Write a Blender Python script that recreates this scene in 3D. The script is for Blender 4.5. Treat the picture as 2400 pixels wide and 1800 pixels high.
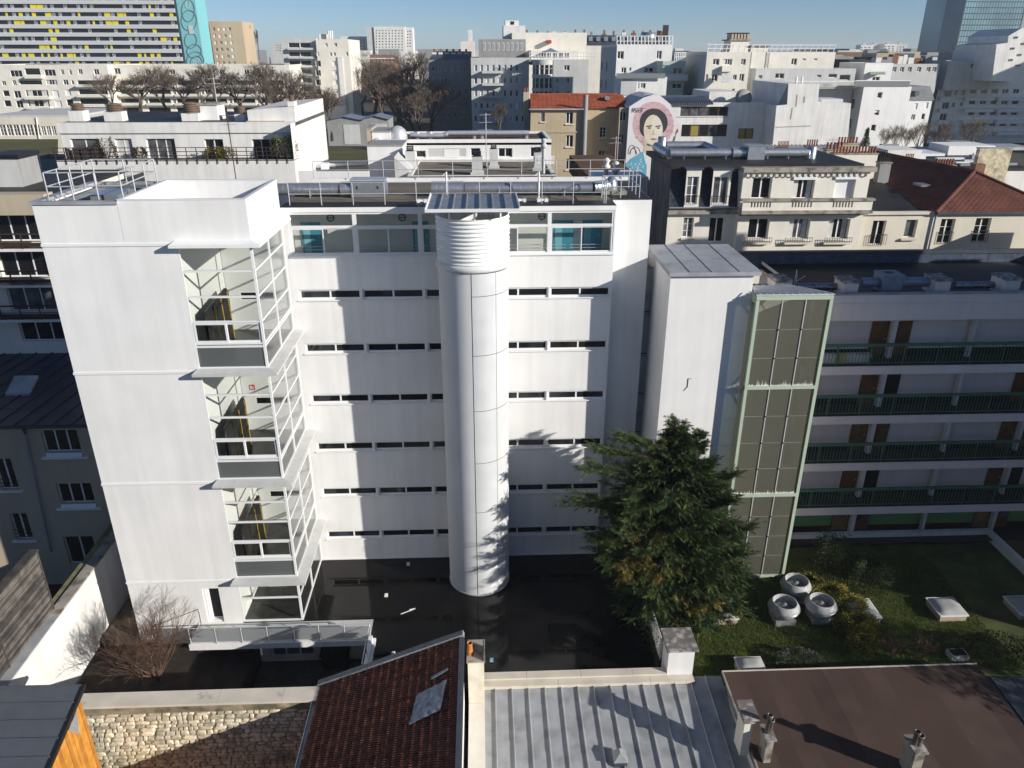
import bpy, math, random
from mathutils import Vector, Matrix
from math import sin, cos, pi, radians, tan, atan2, hypot, sqrt
RND = random.Random(11)
S = bpy.context.scene
for o in list(bpy.data.objects): bpy.data.objects.remove(o)
COL = S.collection

# ---------------------------------------------------------------- camera
F, PITCH, YAW, ROLL, H = 1773.5, .413200, .0412853, .0010249, 28.4      # focal length in px of the 2400 px wide photograph
_w = Vector((sin(YAW)*cos(PITCH), cos(YAW)*cos(PITCH), -sin(PITCH)))
_r0 = Vector((cos(YAW), -sin(YAW), 0)); _u0 = _r0.cross(_w)
_r = _r0*cos(ROLL) + _u0*sin(ROLL); _u = _u0*cos(ROLL) - _r0*sin(ROLL)
CAM = Vector((0, 0, H))
cd = bpy.data.cameras.new('camera'); cam = bpy.data.objects.new('camera', cd); COL.objects.link(cam)
m = Matrix.Identity(4)
for i, c in enumerate((_r, _u, -_w)):
    for k in range(3): m[k][i] = c[k]
m.translation = CAM; cam.matrix_world = m
cd.sensor_width = 36; cd.lens = F/2400*36; cd.clip_start = .1; cd.clip_end = 12000
S.camera = cam
# a pixel gives a direction; the wall, roof or ground it touches gives the distance
def ray(x, y): return _w + _r*((x-1200)/F) - _u*((y-900)/F)
def oY(x, y, Y): d = ray(x, y); return CAM + d*(Y/d.y)
def oZ(x, y, Z): d = ray(x, y); return CAM + d*((Z-H)/d.z)
def oX(x, y, X): d = ray(x, y); return CAM + d*(X/d.x)

# ---------------------------------------------------------------- sky, sun, exposure
SUN_AZ, SUN_EL = 60.0, 20.0            # the sun stands behind the camera to the right
TOSUN = Vector((sin(radians(SUN_AZ))*cos(radians(SUN_EL)), -cos(radians(SUN_AZ))*cos(radians(SUN_EL)), sin(radians(SUN_EL))))
W = bpy.data.worlds.new('World'); S.world = W; W.use_nodes = True
nt = W.node_tree; bg = nt.nodes['Background']; sky = nt.nodes.new('ShaderNodeTexSky')
sky.sky_type = 'NISHITA'; sky.sun_disc = False; sky.sun_elevation = radians(SUN_EL)
sky.sun_rotation = atan2(TOSUN.x, TOSUN.y); sky.altitude = 1500; sky.air_density = .75; sky.dust_density = .8; sky.ozone_density = 4.0
nt.links.new(sky.outputs[0], bg.inputs[0]); bg.inputs[1].default_value = .08
sl = bpy.data.lights.new('sun', 'SUN'); sl.energy = 4.7; sl.angle = radians(.53); sl.color = (1, .955, .885)
sun = bpy.data.objects.new('sun', sl); COL.objects.link(sun); sun.location = (60, -40, 60)
sun.rotation_euler = (-TOSUN).to_track_quat('-Z', 'Y').to_euler()
S.view_settings.view_transform = 'Standard'; S.view_settings.look = 'None'; S.view_settings.gamma = 1
S.view_settings.exposure = .27; S.view_settings.use_curve_mapping = False
S.render.engine = 'CYCLES'
cy = S.cycles; cy.use_denoising = True; cy.max_bounces = 8; cy.diffuse_bounces = 3; cy.glossy_bounces = 4
cy.transparent_max_bounces = 24; cy.transmission_bounces = 4; cy.volume_bounces = 0; cy.blur_glossy = .2; cy.sample_clamp_indirect = 40
cy.use_adaptive_sampling = True; cy.adaptive_threshold = .015

# ---------------------------------------------------------------- materials
MATS = {}
def mat(name, col, rough=.8, var=.06, scale=.6, streak=0., bump=0., bscale=20., metal=0., spec=.3, fine=0., col2=None, mixscale=.5, mixlo=.5, mixhi=.65):
    """procedural surface: base colour, broad mottling, rain streaks down walls, fine grain, bump"""
    if name in MATS: return MATS[name]
    M = bpy.data.materials.new(name); M.use_nodes = True; n = M.node_tree.nodes; L = M.node_tree.links
    b = n['Principled BSDF']; b.inputs['Roughness'].default_value = rough; b.inputs['Metallic'].default_value = metal
    b.inputs['Specular IOR Level'].default_value = spec
    g = n.new('ShaderNodeNewGeometry')
    def noise(sc, det=4, vec=None):
        t = n.new('ShaderNodeTexNoise'); t.inputs['Scale'].default_value = sc; t.inputs['Detail'].default_value = det
        L.new(vec or g.outputs['Position'], t.inputs['Vector']); return t.outputs['Fac']
    def ramp(src, a, c, lo=.35, hi=.65):
        r = n.new('ShaderNodeMapRange'); r.inputs[1].default_value = lo; r.inputs[2].default_value = hi
        r.inputs[3].default_value = a; r.inputs[4].default_value = c; L.new(src, r.inputs[0]); return r.outputs[0]
    def mul(a, c):
        k = n.new('ShaderNodeMath'); k.operation = 'MULTIPLY'; L.new(a, k.inputs[0]); L.new(c, k.inputs[1]); return k.outputs[0]
    f = ramp(noise(scale), 1-var, 1+var)
    if streak:
        mp = n.new('ShaderNodeMapping'); mp.inputs['Scale'].default_value = (2.2, 2.2, .12); L.new(g.outputs['Position'], mp.inputs[0])
        f = mul(f, ramp(noise(1.0, 5, mp.outputs[0]), 1-streak, 1+streak*.4, .3, .6))
    if fine: f = mul(f, ramp(noise(scale*40+25, 2), 1-fine, 1+fine))
    base = n.new('ShaderNodeRGB'); base.outputs[0].default_value = (*col, 1); src = base.outputs[0]
    if col2:
        mx = n.new('ShaderNodeMix'); mx.data_type = 'RGBA'; mx.inputs[6].default_value = (*col, 1); mx.inputs[7].default_value = (*col2, 1)
        L.new(ramp(noise(mixscale, 6), 0, 1, mixlo, mixhi), mx.inputs[0]); src = mx.outputs[2]
    vm = n.new('ShaderNodeVectorMath'); vm.operation = 'SCALE'; L.new(src, vm.inputs[0]); L.new(f, vm.inputs['Scale'])
    L.new(vm.outputs[0], b.inputs['Base Color'])
    if bump:
        bp = n.new('ShaderNodeBump'); bp.inputs['Strength'].default_value = bump; bp.inputs['Distance'].default_value = .02
        L.new(noise(bscale, 5), bp.inputs['Height']); L.new(bp.outputs[0], b.inputs['Normal'])
    MATS[name] = M; return M
def glass(name, tint=(.93, .95, .93), rough=.02, refl=1.0, ior=1.5, solid=0., scol=(.4, .42, .42)):
    """window pane: light passes straight through, the surface reflects by angle; solid > 0 = frosted share"""
    M = bpy.data.materials.new(name); M.use_nodes = True; n = M.node_tree.nodes; L = M.node_tree.links
    n.remove(n['Principled BSDF']); out = n['Material Output']
    tr = n.new('ShaderNodeBsdfTransparent'); tr.inputs[0].default_value = (*tint, 1)
    gl = n.new('ShaderNodeBsdfGlossy'); gl.inputs['Roughness'].default_value = rough
    fr = n.new('ShaderNodeLayerWeight'); fr.inputs[0].default_value = .5; pw = n.new('ShaderNodeMath'); pw.operation = 'POWER'; pw.inputs[1].default_value = 5; L.new(fr.outputs['Facing'], pw.inputs[0])
    k = n.new('ShaderNodeMath'); k.operation = 'MULTIPLY_ADD'; k.inputs[1].default_value = .96*min(refl, 1); k.inputs[2].default_value = .04*refl; k.use_clamp = True; L.new(pw.outputs[0], k.inputs[0])
    a = tr.outputs[0]
    if solid:
        df = n.new('ShaderNodeBsdfDiffuse'); df.inputs[0].default_value = (*scol, 1)
        tl = n.new('ShaderNodeBsdfTranslucent'); tl.inputs[0].default_value = (*scol, 1)
        m1 = n.new('ShaderNodeMixShader'); m1.inputs[0].default_value = .4; L.new(df.outputs[0], m1.inputs[1]); L.new(tl.outputs[0], m1.inputs[2])
        m2 = n.new('ShaderNodeMixShader'); m2.inputs[0].default_value = solid; L.new(a, m2.inputs[1]); L.new(m1.outputs[0], m2.inputs[2]); a = m2.outputs[0]
    mx = n.new('ShaderNodeMixShader'); L.new(k.outputs[0], mx.inputs[0]); L.new(a, mx.inputs[1]); L.new(gl.outputs[0], mx.inputs[2])
    L.new(mx.outputs[0], out.inputs[0]); MATS[name] = M; return M
def leafmat(name, rough=.65, trans=.25):
    M = bpy.data.materials.new(name); M.use_nodes = True; n = M.node_tree.nodes; L = M.node_tree.links
    b = n['Principled BSDF']; b.inputs['Roughness'].default_value = rough; b.inputs['Specular IOR Level'].default_value = .25
    at = n.new('ShaderNodeAttribute'); at.attribute_name = 'tint'; L.new(at.outputs['Color'], b.inputs['Base Color'])
    tl = n.new('ShaderNodeBsdfTranslucent'); L.new(at.outputs['Color'], tl.inputs[0])
    mx = n.new('ShaderNodeMixShader'); mx.inputs[0].default_value = trans
    L.new(b.outputs[0], mx.inputs[1]); L.new(tl.outputs[0], mx.inputs[2]); L.new(mx.outputs[0], n['Material Output'].inputs[0])
    MATS[name] = M; return M

WHITE = mat('white_render', (.80, .788, .765), .85, .035, .45, .055, .05, 45, fine=.015)
WHITE_OLD = mat('weathered_white_render', (.74, .72, .68), .9, .07, .5, .10, .05, 40)
WHITE_PAINT = mat('white_paint', (.82, .82, .80), .45, .015, .5)
CREAM = mat('cream_render', (.70, .645, .53), .9, .05, .5, .05, .05, 50)
CREAM2 = mat('pale_cream_render', (.76, .72, .63), .9, .05, .5, .05, .05, 50)
BEIGE = mat('beige_render', (.50, .41, .27), .9, .09, .3, .09, .06, 40)
BEIGE2 = mat('brown_beige_render', (.46, .385, .285), .9, .06, .3, .06, .06, 40)
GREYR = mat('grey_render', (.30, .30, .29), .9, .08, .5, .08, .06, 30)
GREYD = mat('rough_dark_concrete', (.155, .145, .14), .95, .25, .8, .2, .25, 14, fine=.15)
PALEG = mat('pale_grey_render', (.55, .55, .53), .9, .05, .4, .08)
PINKW = mat('pinkish_white_render', (.76, .67, .63), .9, .04, .4, .04)  # pink pushed up for the warm light bounced onto the shaded galleries
GLASSD = mat('dark_window_glass', (.012, .014, .016), .06, .2, .8, spec=.6)
GLASSM = mat('curtained_window_glass', (.10, .105, .11), .08, .5, 1.2, spec=.6)
CURTAIN = mat('white_curtain', (.55, .55, .53), .9, .15, 3)
GLASS = glass('clear_glass', rough=.015, refl=1.5)
GLASSIDE = glass('reflective_side_glass', rough=.22, refl=7)
GLASSGREY = glass('frosted_grey_glass', rough=.12, solid=.82, scol=(.20, .215, .215))
GLASSTERR = glass('frosted_terrace_glass', rough=.15, solid=.86, scol=(.36, .38, .39))
ZINC = mat('old_zinc', (.40, .41, .425), .5, .10, 1.2, 0, .03, 8, metal=.15, fine=.05, col2=(.31, .315, .325), mixscale=1.1)
ZINCD = mat('dark_zinc', (.085, .10, .125), .45, .10, 1.0, 0, .03, 10, metal=.4)
GALV = mat('galvanised_steel', (.50, .52, .545), .32, .08, 3, 0, .03, 10, metal=.75)
STEELW = mat('pale_painted_steel', (.56, .57, .58), .4, .05, 2, metal=.3)
ALU = mat('white_aluminium', (.78, .78, .77), .38, .02, 1)
BITUMEN = mat('black_bitumen', (.022, .021, .020), .55, .25, .5, 0, .08, 30, fine=.2)
GRAVEL = mat('roof_gravel', (.17, .145, .11), .95, .2, .6, 0, .6, 45, fine=.35)
BROWNROOF = mat('brown_roofing_felt', (.075, .046, .037), .85, .10, .4, 0, .12, 90, fine=.18)
TILE = mat('dark_clay_tile', (.125, .040, .024), .75, .35, 2.2, 0, .15, 30, col2=(.035, .025, .024), mixscale=1.3, mixlo=.40, mixhi=.62)
TILER = mat('orange_clay_tile', (.33, .085, .038), .8, .2, 1.0, 0, .1, 30)
TILEB = mat('brown_clay_tile', (.14, .052, .036), .8, .2, 1.0, 0, .1, 30)
BLACK = mat('black_paint', (.015, .015, .016), .5, .1, 2)
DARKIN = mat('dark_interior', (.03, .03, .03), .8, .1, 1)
BROWNMET = mat('brown_painted_metal', (.055, .032, .026), .5, .15, 2)
GREENFR = mat('pale_green_paint', (.45, .53, .41), .5, .04, 1)
GREENRAIL = mat('green_rail_paint', (.075, .16, .11), .5, .1, 1)
GREENWALL = mat('green_wall_paint', (.17, .34, .12), .85, .06, .6)
DOORBR = mat('brown_wood_door', (.17, .075, .03), .55, .12, 3)
DOORDK = mat('dark_wood_door', (.035, .022, .02), .5, .15, 3)
DOORBLUE = mat('blue_door', (.06, .26, .34), .5, .05, 2)
WOODY = mat('honey_timber', (.62, .27, .045), .55, .16, 2.5, fine=.1)
WOODG = mat('weathered_grey_timber', (.062, .054, .049), .85, .35, 2.2, fine=.3)
CONC = mat('weathered_concrete', (.34, .31, .26), .95, .18, 1.2, .1, .2, 20, col2=(.14, .125, .10), mixscale=1.8)
COPING = mat('pale_stone_coping', (.66, .60, .50), .9, .08, 1.0, 0, .1, 20, col2=(.36, .29, .21), mixscale=1.1, mixlo=.64, mixhi=.78)
MOSSCAP = mat('lichen_covered_concrete', (.20, .18, .16), .95, .2, 2, 0, .25, 25, col2=(.42, .39, .38), mixscale=3.2, mixlo=.48, mixhi=.6)
MORTAR = mat('lime_mortar', (.30, .25, .17), .95, .2, 1.2, .1, .4, 18)
STONE = mat('pale_rubble_stone', (.60, .52, .36), .9, .25, 3.0, 0, .35, 16, fine=.1, col2=(.33, .29, .20), mixscale=.9)
TERRAC = mat('terracotta', (.26, .095, .05), .8, .15, 3)
SOIL = mat('dark_soil', (.030, .022, .017), .95, .3, 1.5, 0, .5, 10)
GRASSG = mat('lawn_ground', (.075, .095, .024), .95, .3, .7, 0, .5, 25, col2=(.075, .06, .03), mixscale=.8)
ASPH = mat('asphalt', (.05, .05, .052), .9, .15, .4)
PAVE = mat('worn_paving', (.13, .105, .075), .9, .2, 1.2, 0, .2, 20)
BARK = mat('bare_bark', (.06, .046, .036), .9, .25, 3)
BARKF = mat('grey_brown_twigs', (.135, .10, .075), .9, .2, .5)
NET = mat('black_netting_sheet', (.018, .018, .018), .42, .4, 2.5, 0, .5, 5)
TAPE = mat('yellow_tape', (.72, .42, .03), .6, .1, 3)
LEAF = leafmat('leaf_tint')

# ---------------------------------------------------------------- mesh helpers
class MB:
    def __init__(s): s.v = []; s.f = []; s.mi = []; s.k = 0
    def add(s, vs, fs, mi=0):
        o = len(s.v); s.v += [tuple(p) for p in vs]; s.f += [tuple(i+o for i in f) for f in fs]; s.mi += [mi]*len(fs); return s
    def box(s, x0, x1, y0, y1, z0, z1, mi=0):
        return s.add([(x, y, z) for z in (z0, z1) for y in (y0, y1) for x in (x0, x1)],
                     [(0, 2, 3, 1), (4, 5, 7, 6), (0, 1, 5, 4), (2, 6, 7, 3), (0, 4, 6, 2), (1, 3, 7, 5)], mi)
    def quad(s, a, b, c, d, mi=0): return s.add([a, b, c, d], [(0, 1, 2, 3)], mi)
    def prism(s, pts, ext, mi=0):
        n = len(pts); e = Vector(ext); P = [Vector(p) for p in pts]
        return s.add(P + [p+e for p in P], [tuple(range(n))[::-1], tuple(range(n, 2*n))] + [(i, (i+1) % n, n+(i+1) % n, n+i) for i in range(n)], mi)
    def bar(s, p, q, w, h=None, up=(0, 0, 1), mi=0):
        p = Vector(p); q = Vector(q); d = (q-p).normalized(); u = Vector(up)
        if abs(d.dot(u)) > .99: u = Vector((0, 1, 0))
        a = d.cross(u).normalized()*w/2; b = a.cross(d).normalized()*(h or w)/2
        P = [p-a-b, p+a-b, p+a+b, p-a+b]; return s.add(P + [x+(q-p) for x in P], [(3, 2, 1, 0), (4, 5, 6, 7), (0, 1, 5, 4), (1, 2, 6, 5), (2, 3, 7, 6), (3, 0, 4, 7)], mi)
    def tube(s, p, q, r, r2=None, n=8, cap=True, mi=0):
        p = Vector(p); q = Vector(q); d = (q-p).normalized(); u = Vector((0, 0, 1)) if abs(d.z) < .95 else Vector((1, 0, 0))
        a = d.cross(u).normalized(); b = d.cross(a); r2 = r if r2 is None else r2
        c = [(cos(2*pi*i/n), sin(2*pi*i/n)) for i in range(n)]
        vs = [p+a*x*r+b*y*r for x, y in c] + [q+a*x*r2+b*y*r2 for x, y in c]
        fs = [(i, (i+1) % n, n+(i+1) % n, n+i) for i in range(n)]
        if cap: fs += [tuple(range(n))[::-1], tuple(range(n, 2*n))]
        return s.add(vs, fs, mi)
    def lathe(s, prof, c=(0, 0, 0), n=24, a0=0, a1=2*pi, mi=0, closed=True):
        full = abs(a1-a0-2*pi) < 1e-6; k = n if full else n+1
        vs = [(c[0]+r*cos(a0+(a1-a0)*i/n), c[1]+r*sin(a0+(a1-a0)*i/n), c[2]+z) for r, z in prof for i in range(k)]
        fs = []
        for j in range(len(prof)-1):
            for i in range(n):
                i2 = (i+1) % k; fs.append((j*k+i, j*k+i2, (j+1)*k+i2, (j+1)*k+i))
        return s.add(vs, fs, mi)
    def mesh(s, name, mats, smooth=False):
        me = bpy.data.meshes.new(name); me.from_pydata(s.v, [], s.f)
        for M in (mats if isinstance(mats, (list, tuple)) else [mats]): me.materials.append(M)
        if any(s.mi): me.polygons.foreach_set('material_index', s.mi)
        if smooth: me.polygons.foreach_set('use_smooth', [True]*len(s.f))
        me.update(); return me
    def build(s, name, mats, parent=None, smooth=False, **kw): return ob(name, s.mesh(name, mats, smooth), parent, **kw)
def ob(name, me, parent=None, M=None, label=None, cat=None, group=None, kind=None):
    o = bpy.data.objects.new(name, me); COL.objects.link(o)
    if M is not None: o.matrix_basis = M
    if parent is not None: o.parent = parent; o.matrix_parent_inverse = parent.matrix_basis.inverted()
    return tag(o, label, cat, group, kind)
def tag(o, label=None, cat=None, group=None, kind=None):
    for k, v in (('label', label), ('category', cat), ('group', group), ('kind', kind)):
        if v: o[k] = v
    return o
def thing(name, label, cat, loc=(0, 0, 0), group=None):
    return ob(name, None, None, Matrix.Translation(Vector(loc)), label, cat, group)
_UNIT = {}
def B(name, M, parent, x0, x1, y0, y1, z0, z1, **kw):
    """a box-shaped part; alike boxes share one mesh"""
    k = M.name
    if k not in _UNIT: _UNIT[k] = MB().box(-.5, .5, -.5, .5, -.5, .5).mesh('block_' + k, M)
    T = Matrix.Translation(((x0+x1)/2, (y0+y1)/2, (z0+z1)/2)) @ Matrix.Diagonal((abs(x1-x0), abs(y1-y0), abs(z1-z0), 1))
    return ob(name, _UNIT[k], parent, T, **kw)
_TUBE = {}
def TB(name, M, parent, p, q, r, **kw):
    """a round bar; alike bars share one mesh"""
    k = M.name
    if k not in _TUBE: _TUBE[k] = MB().tube((0, 0, 0), (0, 0, 1), 1, n=8).mesh('rod_' + k, M, True)
    p = Vector(p); q = Vector(q); d = q-p
    T = Matrix.Translation(p) @ d.to_track_quat('Z', 'Y').to_matrix().to_4x4() @ Matrix.Diagonal((r, r, d.length, 1))
    return ob(name, _TUBE[k], parent, T, **kw)
class PL:
    """a wall plane: O a point on it, U along it, N pointing into the building"""
    def __init__(s, O, U=(1, 0, 0), N=(0, 1, 0)): s.O = Vector(O); s.U = Vector(U); s.N = Vector(N)
    def p(s, u, n, z): return s.O + s.U*u + s.N*n + Vector((0, 0, z))
    def M(s, u, n, z):
        T = Matrix.Identity(4); p = s.p(u, n, z)
        for k in range(3): T[k][0] = s.U[k]; T[k][1] = s.N[k]; T[k][3] = p[k]
        return T
def front(Y): return PL((0, Y, 0))
def right(X): return PL((X, 0, 0), (0, 1, 0), (-1, 0, 0))      # faces +X, u = Y
def left(X): return PL((X, 0, 0), (0, -1, 0), (1, 0, 0))        # faces -X, u = -Y
def wall(name, M, parent, pl, u0, u1, z0, z1, holes=(), dep=.18, thick=.0, **kw):
    """wall face with real openings and their reveals"""
    b = MB(); us = sorted({u0, u1, *[h[0] for h in holes], *[h[1] for h in holes]}); zs = sorted({z0, z1, *[h[2] for h in holes], *[h[3] for h in holes]})
    us = [u for u in us if u0-1e-6 <= u <= u1+1e-6]; zs = [z for z in zs if z0-1e-6 <= z <= z1+1e-6]
    for a, c in zip(us, us[1:]):
        run = None
        for i in range(len(zs)):
            if i < len(zs)-1:
                um, zm = (a+c)/2, (zs[i]+zs[i+1])/2; solid = not any(h[0] < um < h[1] and h[2] < zm < h[3] for h in holes)
            else: solid = False
            if solid and run is None: run = zs[i]
            if not solid and run is not None: b.quad(pl.p(a, 0, run), pl.p(c, 0, run), pl.p(c, 0, zs[i]), pl.p(a, 0, zs[i])); run = None
    for h in holes:
        a, c, e, g = h[:4]
        q = [pl.p(a, 0, e), pl.p(c, 0, e), pl.p(c, 0, g), pl.p(a, 0, g)]; r = [pl.p(a, dep, e), pl.p(c, dep, e), pl.p(c, dep, g), pl.p(a, dep, g)]
        for i in range(4): b.quad(q[i], r[i], r[(i+1) % 4], q[(i+1) % 4])
    return b.build(name, M, parent, **kw)
_WIN = {}
def winmesh(w, h, kind):
    k = (round(w, 2), round(h, 2), kind)
    if k in _WIN: return _WIN[k]
    w, h = k[0], k[1]; b = MB(); g = MB(); t = .06 if w > .7 else .045
    if kind in ('far', 'fard', 'farc'): t = .09
    b.box(0, w, 0, .05, 0, t); b.box(0, w, 0, .05, h-t, h); b.box(0, t, 0, .05, t, h-t); b.box(w-t, w, 0, .05, t, h-t)
    def vert(x, tt=t): b.box(x-tt/2, x+tt/2, .002, .048, t, h-t)
    if kind == 'slide2': b.box(t, w-t, 0, .05, t, t+.05); b.box(t, w-t, 0, .05, h-t-.04, h-t); b.box(t, t+.03, .001, .049, t, h-t); b.box(w-t-.03, w-t, .001, .049, t, h-t)
    def hor(z, tt=.04): b.box(t, w-t, .004, .046, z-tt/2, z+tt/2)
    if kind in ('case', 'casec', 'bars', 'far', 'farc'): vert(w/2, .09 if kind[:3] != 'far' else .1)
    if kind == 'slide2': vert(w/2, .09)
    if kind == 'tri': vert(w/3, .08); vert(2*w/3, .08)
    if kind == 'bars':
        for q in (.33, .66): hor(h*q, .03)
    if kind == 'blind': b.box(t, w-t, .004, .04, t, h-t)
    if kind == 'halfblind': b.box(t, w-t, .004, .03, h*.5, h-t)
    g.quad((t*.6, .03, t*.6), (w-t*.6, .03, t*.6), (w-t*.6, .03, h-t*.6), (t*.6, .03, h-t*.6))
    if kind in ('casec', 'farc', 'curt'):
        for x0, x1 in ((.08, .30), (.70, .92)): g.quad((w*x0, .027, t), (w*x1, .027, t), (w*x1, .027, h-t), (w*x0, .027, h-t), 1)
    _WIN[k] = (b, g, {}); return _WIN[k]
def win(parent, pl, u0, u1, z0, z1, kind='case', rec=.14, frame=None, pane=None, far=False, name='window'):
    """a window set back in its opening: frame, with the pane as its own piece (far ones: one mesh, two materials)"""
    frame = frame or ALU; pane = pane or GLASSD; b, g, cache = winmesh(u1-u0, z1-z0, kind); key = (frame.name, pane.name, far)
    if key not in cache:
        if far:
            c = MB(); c.add(b.v, b.f, 0); c.add(g.v, g.f, 1)
            c.mi = [0]*len(b.f) + [1+q for q in g.mi]; cache[key] = (c.mesh('window', [frame, pane, CURTAIN]), None)
        else: cache[key] = (b.mesh('window', frame), g.mesh('pane', [pane, CURTAIN]))
    T = pl.M(u0, rec, z0); me, pm = cache[key]; o = ob(name, me, parent, T)
    if pm is not None: ob('pane', pm, o, T)
    return o
def grid(u0, u1, n, z0, dz, m, w, h, skip=()):
    st = (u1-u0)/n
    return [(u0+st*(i+.5)-w/2, u0+st*(i+.5)+w/2, z0+dz*j, z0+dz*j+h) for j in range(m) for i in range(n) if (i, j) not in skip]
def parapet(parent, M, x0, x1, y0, y1, z0, z1, t=.25, cap=None):
    b = MB(); b.box(x0, x1, y0, y0+t, z0, z1); b.box(x0, x1, y1-t, y1, z0, z1); b.box(x0, x0+t, y0+t, y1-t, z0, z1); b.box(x1-t, x1, y0+t, y1-t, z0, z1)
    return b.build('parapet', M, parent)
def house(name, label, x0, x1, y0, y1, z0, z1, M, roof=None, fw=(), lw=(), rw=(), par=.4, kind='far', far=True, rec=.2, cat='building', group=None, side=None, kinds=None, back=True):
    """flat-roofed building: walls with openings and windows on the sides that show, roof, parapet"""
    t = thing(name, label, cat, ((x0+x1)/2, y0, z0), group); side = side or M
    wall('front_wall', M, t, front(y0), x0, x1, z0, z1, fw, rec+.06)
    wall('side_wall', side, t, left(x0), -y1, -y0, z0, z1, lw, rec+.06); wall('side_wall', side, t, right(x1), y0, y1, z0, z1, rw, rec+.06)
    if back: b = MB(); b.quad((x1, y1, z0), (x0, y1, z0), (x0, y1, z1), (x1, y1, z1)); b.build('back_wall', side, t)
    B('roof', roof or GRAVEL, t, x0+.02, x1-.02, y0+.02, y1-.02, z1-.5, z1-.3)
    if par: parapet(t, M, x0-.004, x1+.004, y0-.004, y1+.004, z1-.002, z1-.002+par)
    for pl, ws in ((front(y0), fw), (left(x0), lw), (right(x1), rw)):
        for i, q in enumerate(ws):
            kd = q[4] if len(q) > 4 else (RND.choice(kinds) if kinds else kind)
            win(t, pl, *q[:4], kd, rec, far=far)
    return t
def rails(parent, M, pts, zs, r, name='rail'):
    for a, c in zip(pts, pts[1:]):
        for z in zs: TB(name, M, parent, Vector(a)+Vector((0, 0, z)), Vector(c)+Vector((0, 0, z)), r)
def railing(name, label, M, pts, h=1.05, n=6, r=.022, mid=(.5,), cat='railing', group=None, parent=None, rp=None):
    """guard rail: each post and each rail is a part"""
    t = parent or thing(name, label, cat, pts[0], group)
    for a, c in zip(pts, pts[1:]):
        a, c = Vector(a), Vector(c); k = max(1, round((c-a).length/((sum((Vector(q)-Vector(p)).length for p, q in zip(pts, pts[1:])))/n)))
        for i in range(k): p = a+(c-a)*i/k; TB('post', M, t, p, p+Vector((0, 0, h)), rp or r*1.15)
    p = Vector(pts[-1]); TB('post', M, t, p, p+Vector((0, 0, h)), rp or r*1.15)
    rails(t, M, pts, [h]+[h*q for q in mid], r)
    return t
# ---------------------------------------------------------------- ground, decks
def tz(Y): 
    t = min(1, max(0, (Y-58)/85)); return -4 + 13.5*t*t*(3-2*t)
b = MB(); ys = [-300, -60, 0, 20, 45, 58, 66, 75, 85, 95, 105, 115, 125, 135, 143, 200, 320, 600, 1200, 2500, 3400]; xs = [-2800, -1200, -500, -150, -60, 0, 60, 150, 500, 1200, 2800]
for y in ys:
    for x in xs: b.v.append((x, y, tz(y)))
n = len(xs)
for j in range(len(ys)-1):
    for i in range(n-1): b.f.append((j*n+i, j*n+i+1, (j+1)*n+i+1, (j+1)*n+i))
b.mi = [0]*len(b.f)
b.build('ground', mat('city_ground', (.075, .07, .055), .95, .35, .05, 0, 0, col2=(.05, .06, .03), mixscale=.03), kind='structure')
DECK = mat('wet_black_deck', (.007, .0065, .006), .16, .3, .6, 0, .02, 6, spec=.28)
n_ = DECK.node_tree.nodes; L_ = DECK.node_tree.links
tn = n_.new('ShaderNodeTexNoise'); tn.inputs['Scale'].default_value = .35; tn.inputs['Detail'].default_value = 6; gg = n_.new('ShaderNodeNewGeometry'); L_.new(gg.outputs['Position'], tn.inputs['Vector'])
mr = n_.new('ShaderNodeMapRange'); mr.inputs[1].default_value = .42; mr.inputs[2].default_value = .62; mr.inputs[3].default_value = .03; mr.inputs[4].default_value = .17
L_.new(tn.outputs['Fac'], mr.inputs[0]); L_.new(mr.outputs[0], n_['Principled BSDF'].inputs['Roughness'])
MB().box(-6.1, 8.75, 27.9, 38.6, -3.9, 0).add([(-10.1, 31.6, 0), (-6.1, 31.6, 0), (-6.1, 38.6, 0), (-10.1, 38.6, 0)], [(0, 1, 2, 3)]).build('courtyard_roof_deck', DECK, kind='structure')
MB().box(8.75, 31.9, 25.5, 39.1, -3.9, 0).build('garden_roof', GRASSG, kind='structure')
MB().box(-21.0, -12.6, 26.4, 33.0, -3.9, -1.3).build('sunken_garden_soil', SOIL, kind='structure')
MB().box(-12.6, -6.1, 26.4, 33.2, -3.9, -2.8).build('sunken_patio', PAVE, kind='structure')
MB().box(-21.0, -18.0, 33.0, 40, -3.9, -.98).build('garden_path', PAVE, kind='structure')
MB().box(-60, -21.4, 18, 44, -3.9, -1.6).build('neighbour_yard', SOIL, kind='structure')

# ---------------------------------------------------------------- main white building
Y0 = 38.45; XL, XR = -9.98, 6.87
wb = thing('white_building', 'long white modern building with rows of slit windows and a glazed top floor', 'building', (-1.5, Y0, 0))
GLASSW = mat('brownish_dark_glass', (.022, .019, .015), .07, .5, 1.5, spec=.6); GLASSW2 = mat('reflecting_dark_glass', (.03, .034, .038), .04, .6, .9, spec=.9)
rows = [16.50-3*i for i in range(6)]; bays = [(-9.53+3.28*k, -9.53+3.28*k+3.2) for k in range(5)]
holes = [(a, c, z, z+.56) for z in rows for a, c in bays] + [(-9.66, 6.79, 18.86, 21.02)]
wall('front_wall', WHITE, wb, front(Y0), XL, XR, 0.06, 21.06, holes, .16)
B('skirting', ALU, wb, XL, XR+.02, Y0-.03, Y0+.05, -.01, .10)
for z in rows:
    o = B('sill', WHITE_PAINT, wb, -9.60, 6.84, Y0-.07, Y0+.10, z-.055, z-.005)
    for a, c in bays: win(wb, front(Y0), a, c, z, z+.56, 'slide2', .10, pane=RND.choice((GLASSD, GLASSD, GLASSW, GLASSW2)))
B('core_wall', DARKIN, wb, XL+.05, XR-.05, Y0+.30, 46.4, 0, 18.55)
wall('side_wall', WHITE, wb, right(XR), Y0, 39.6, 0, 21.06)
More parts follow.
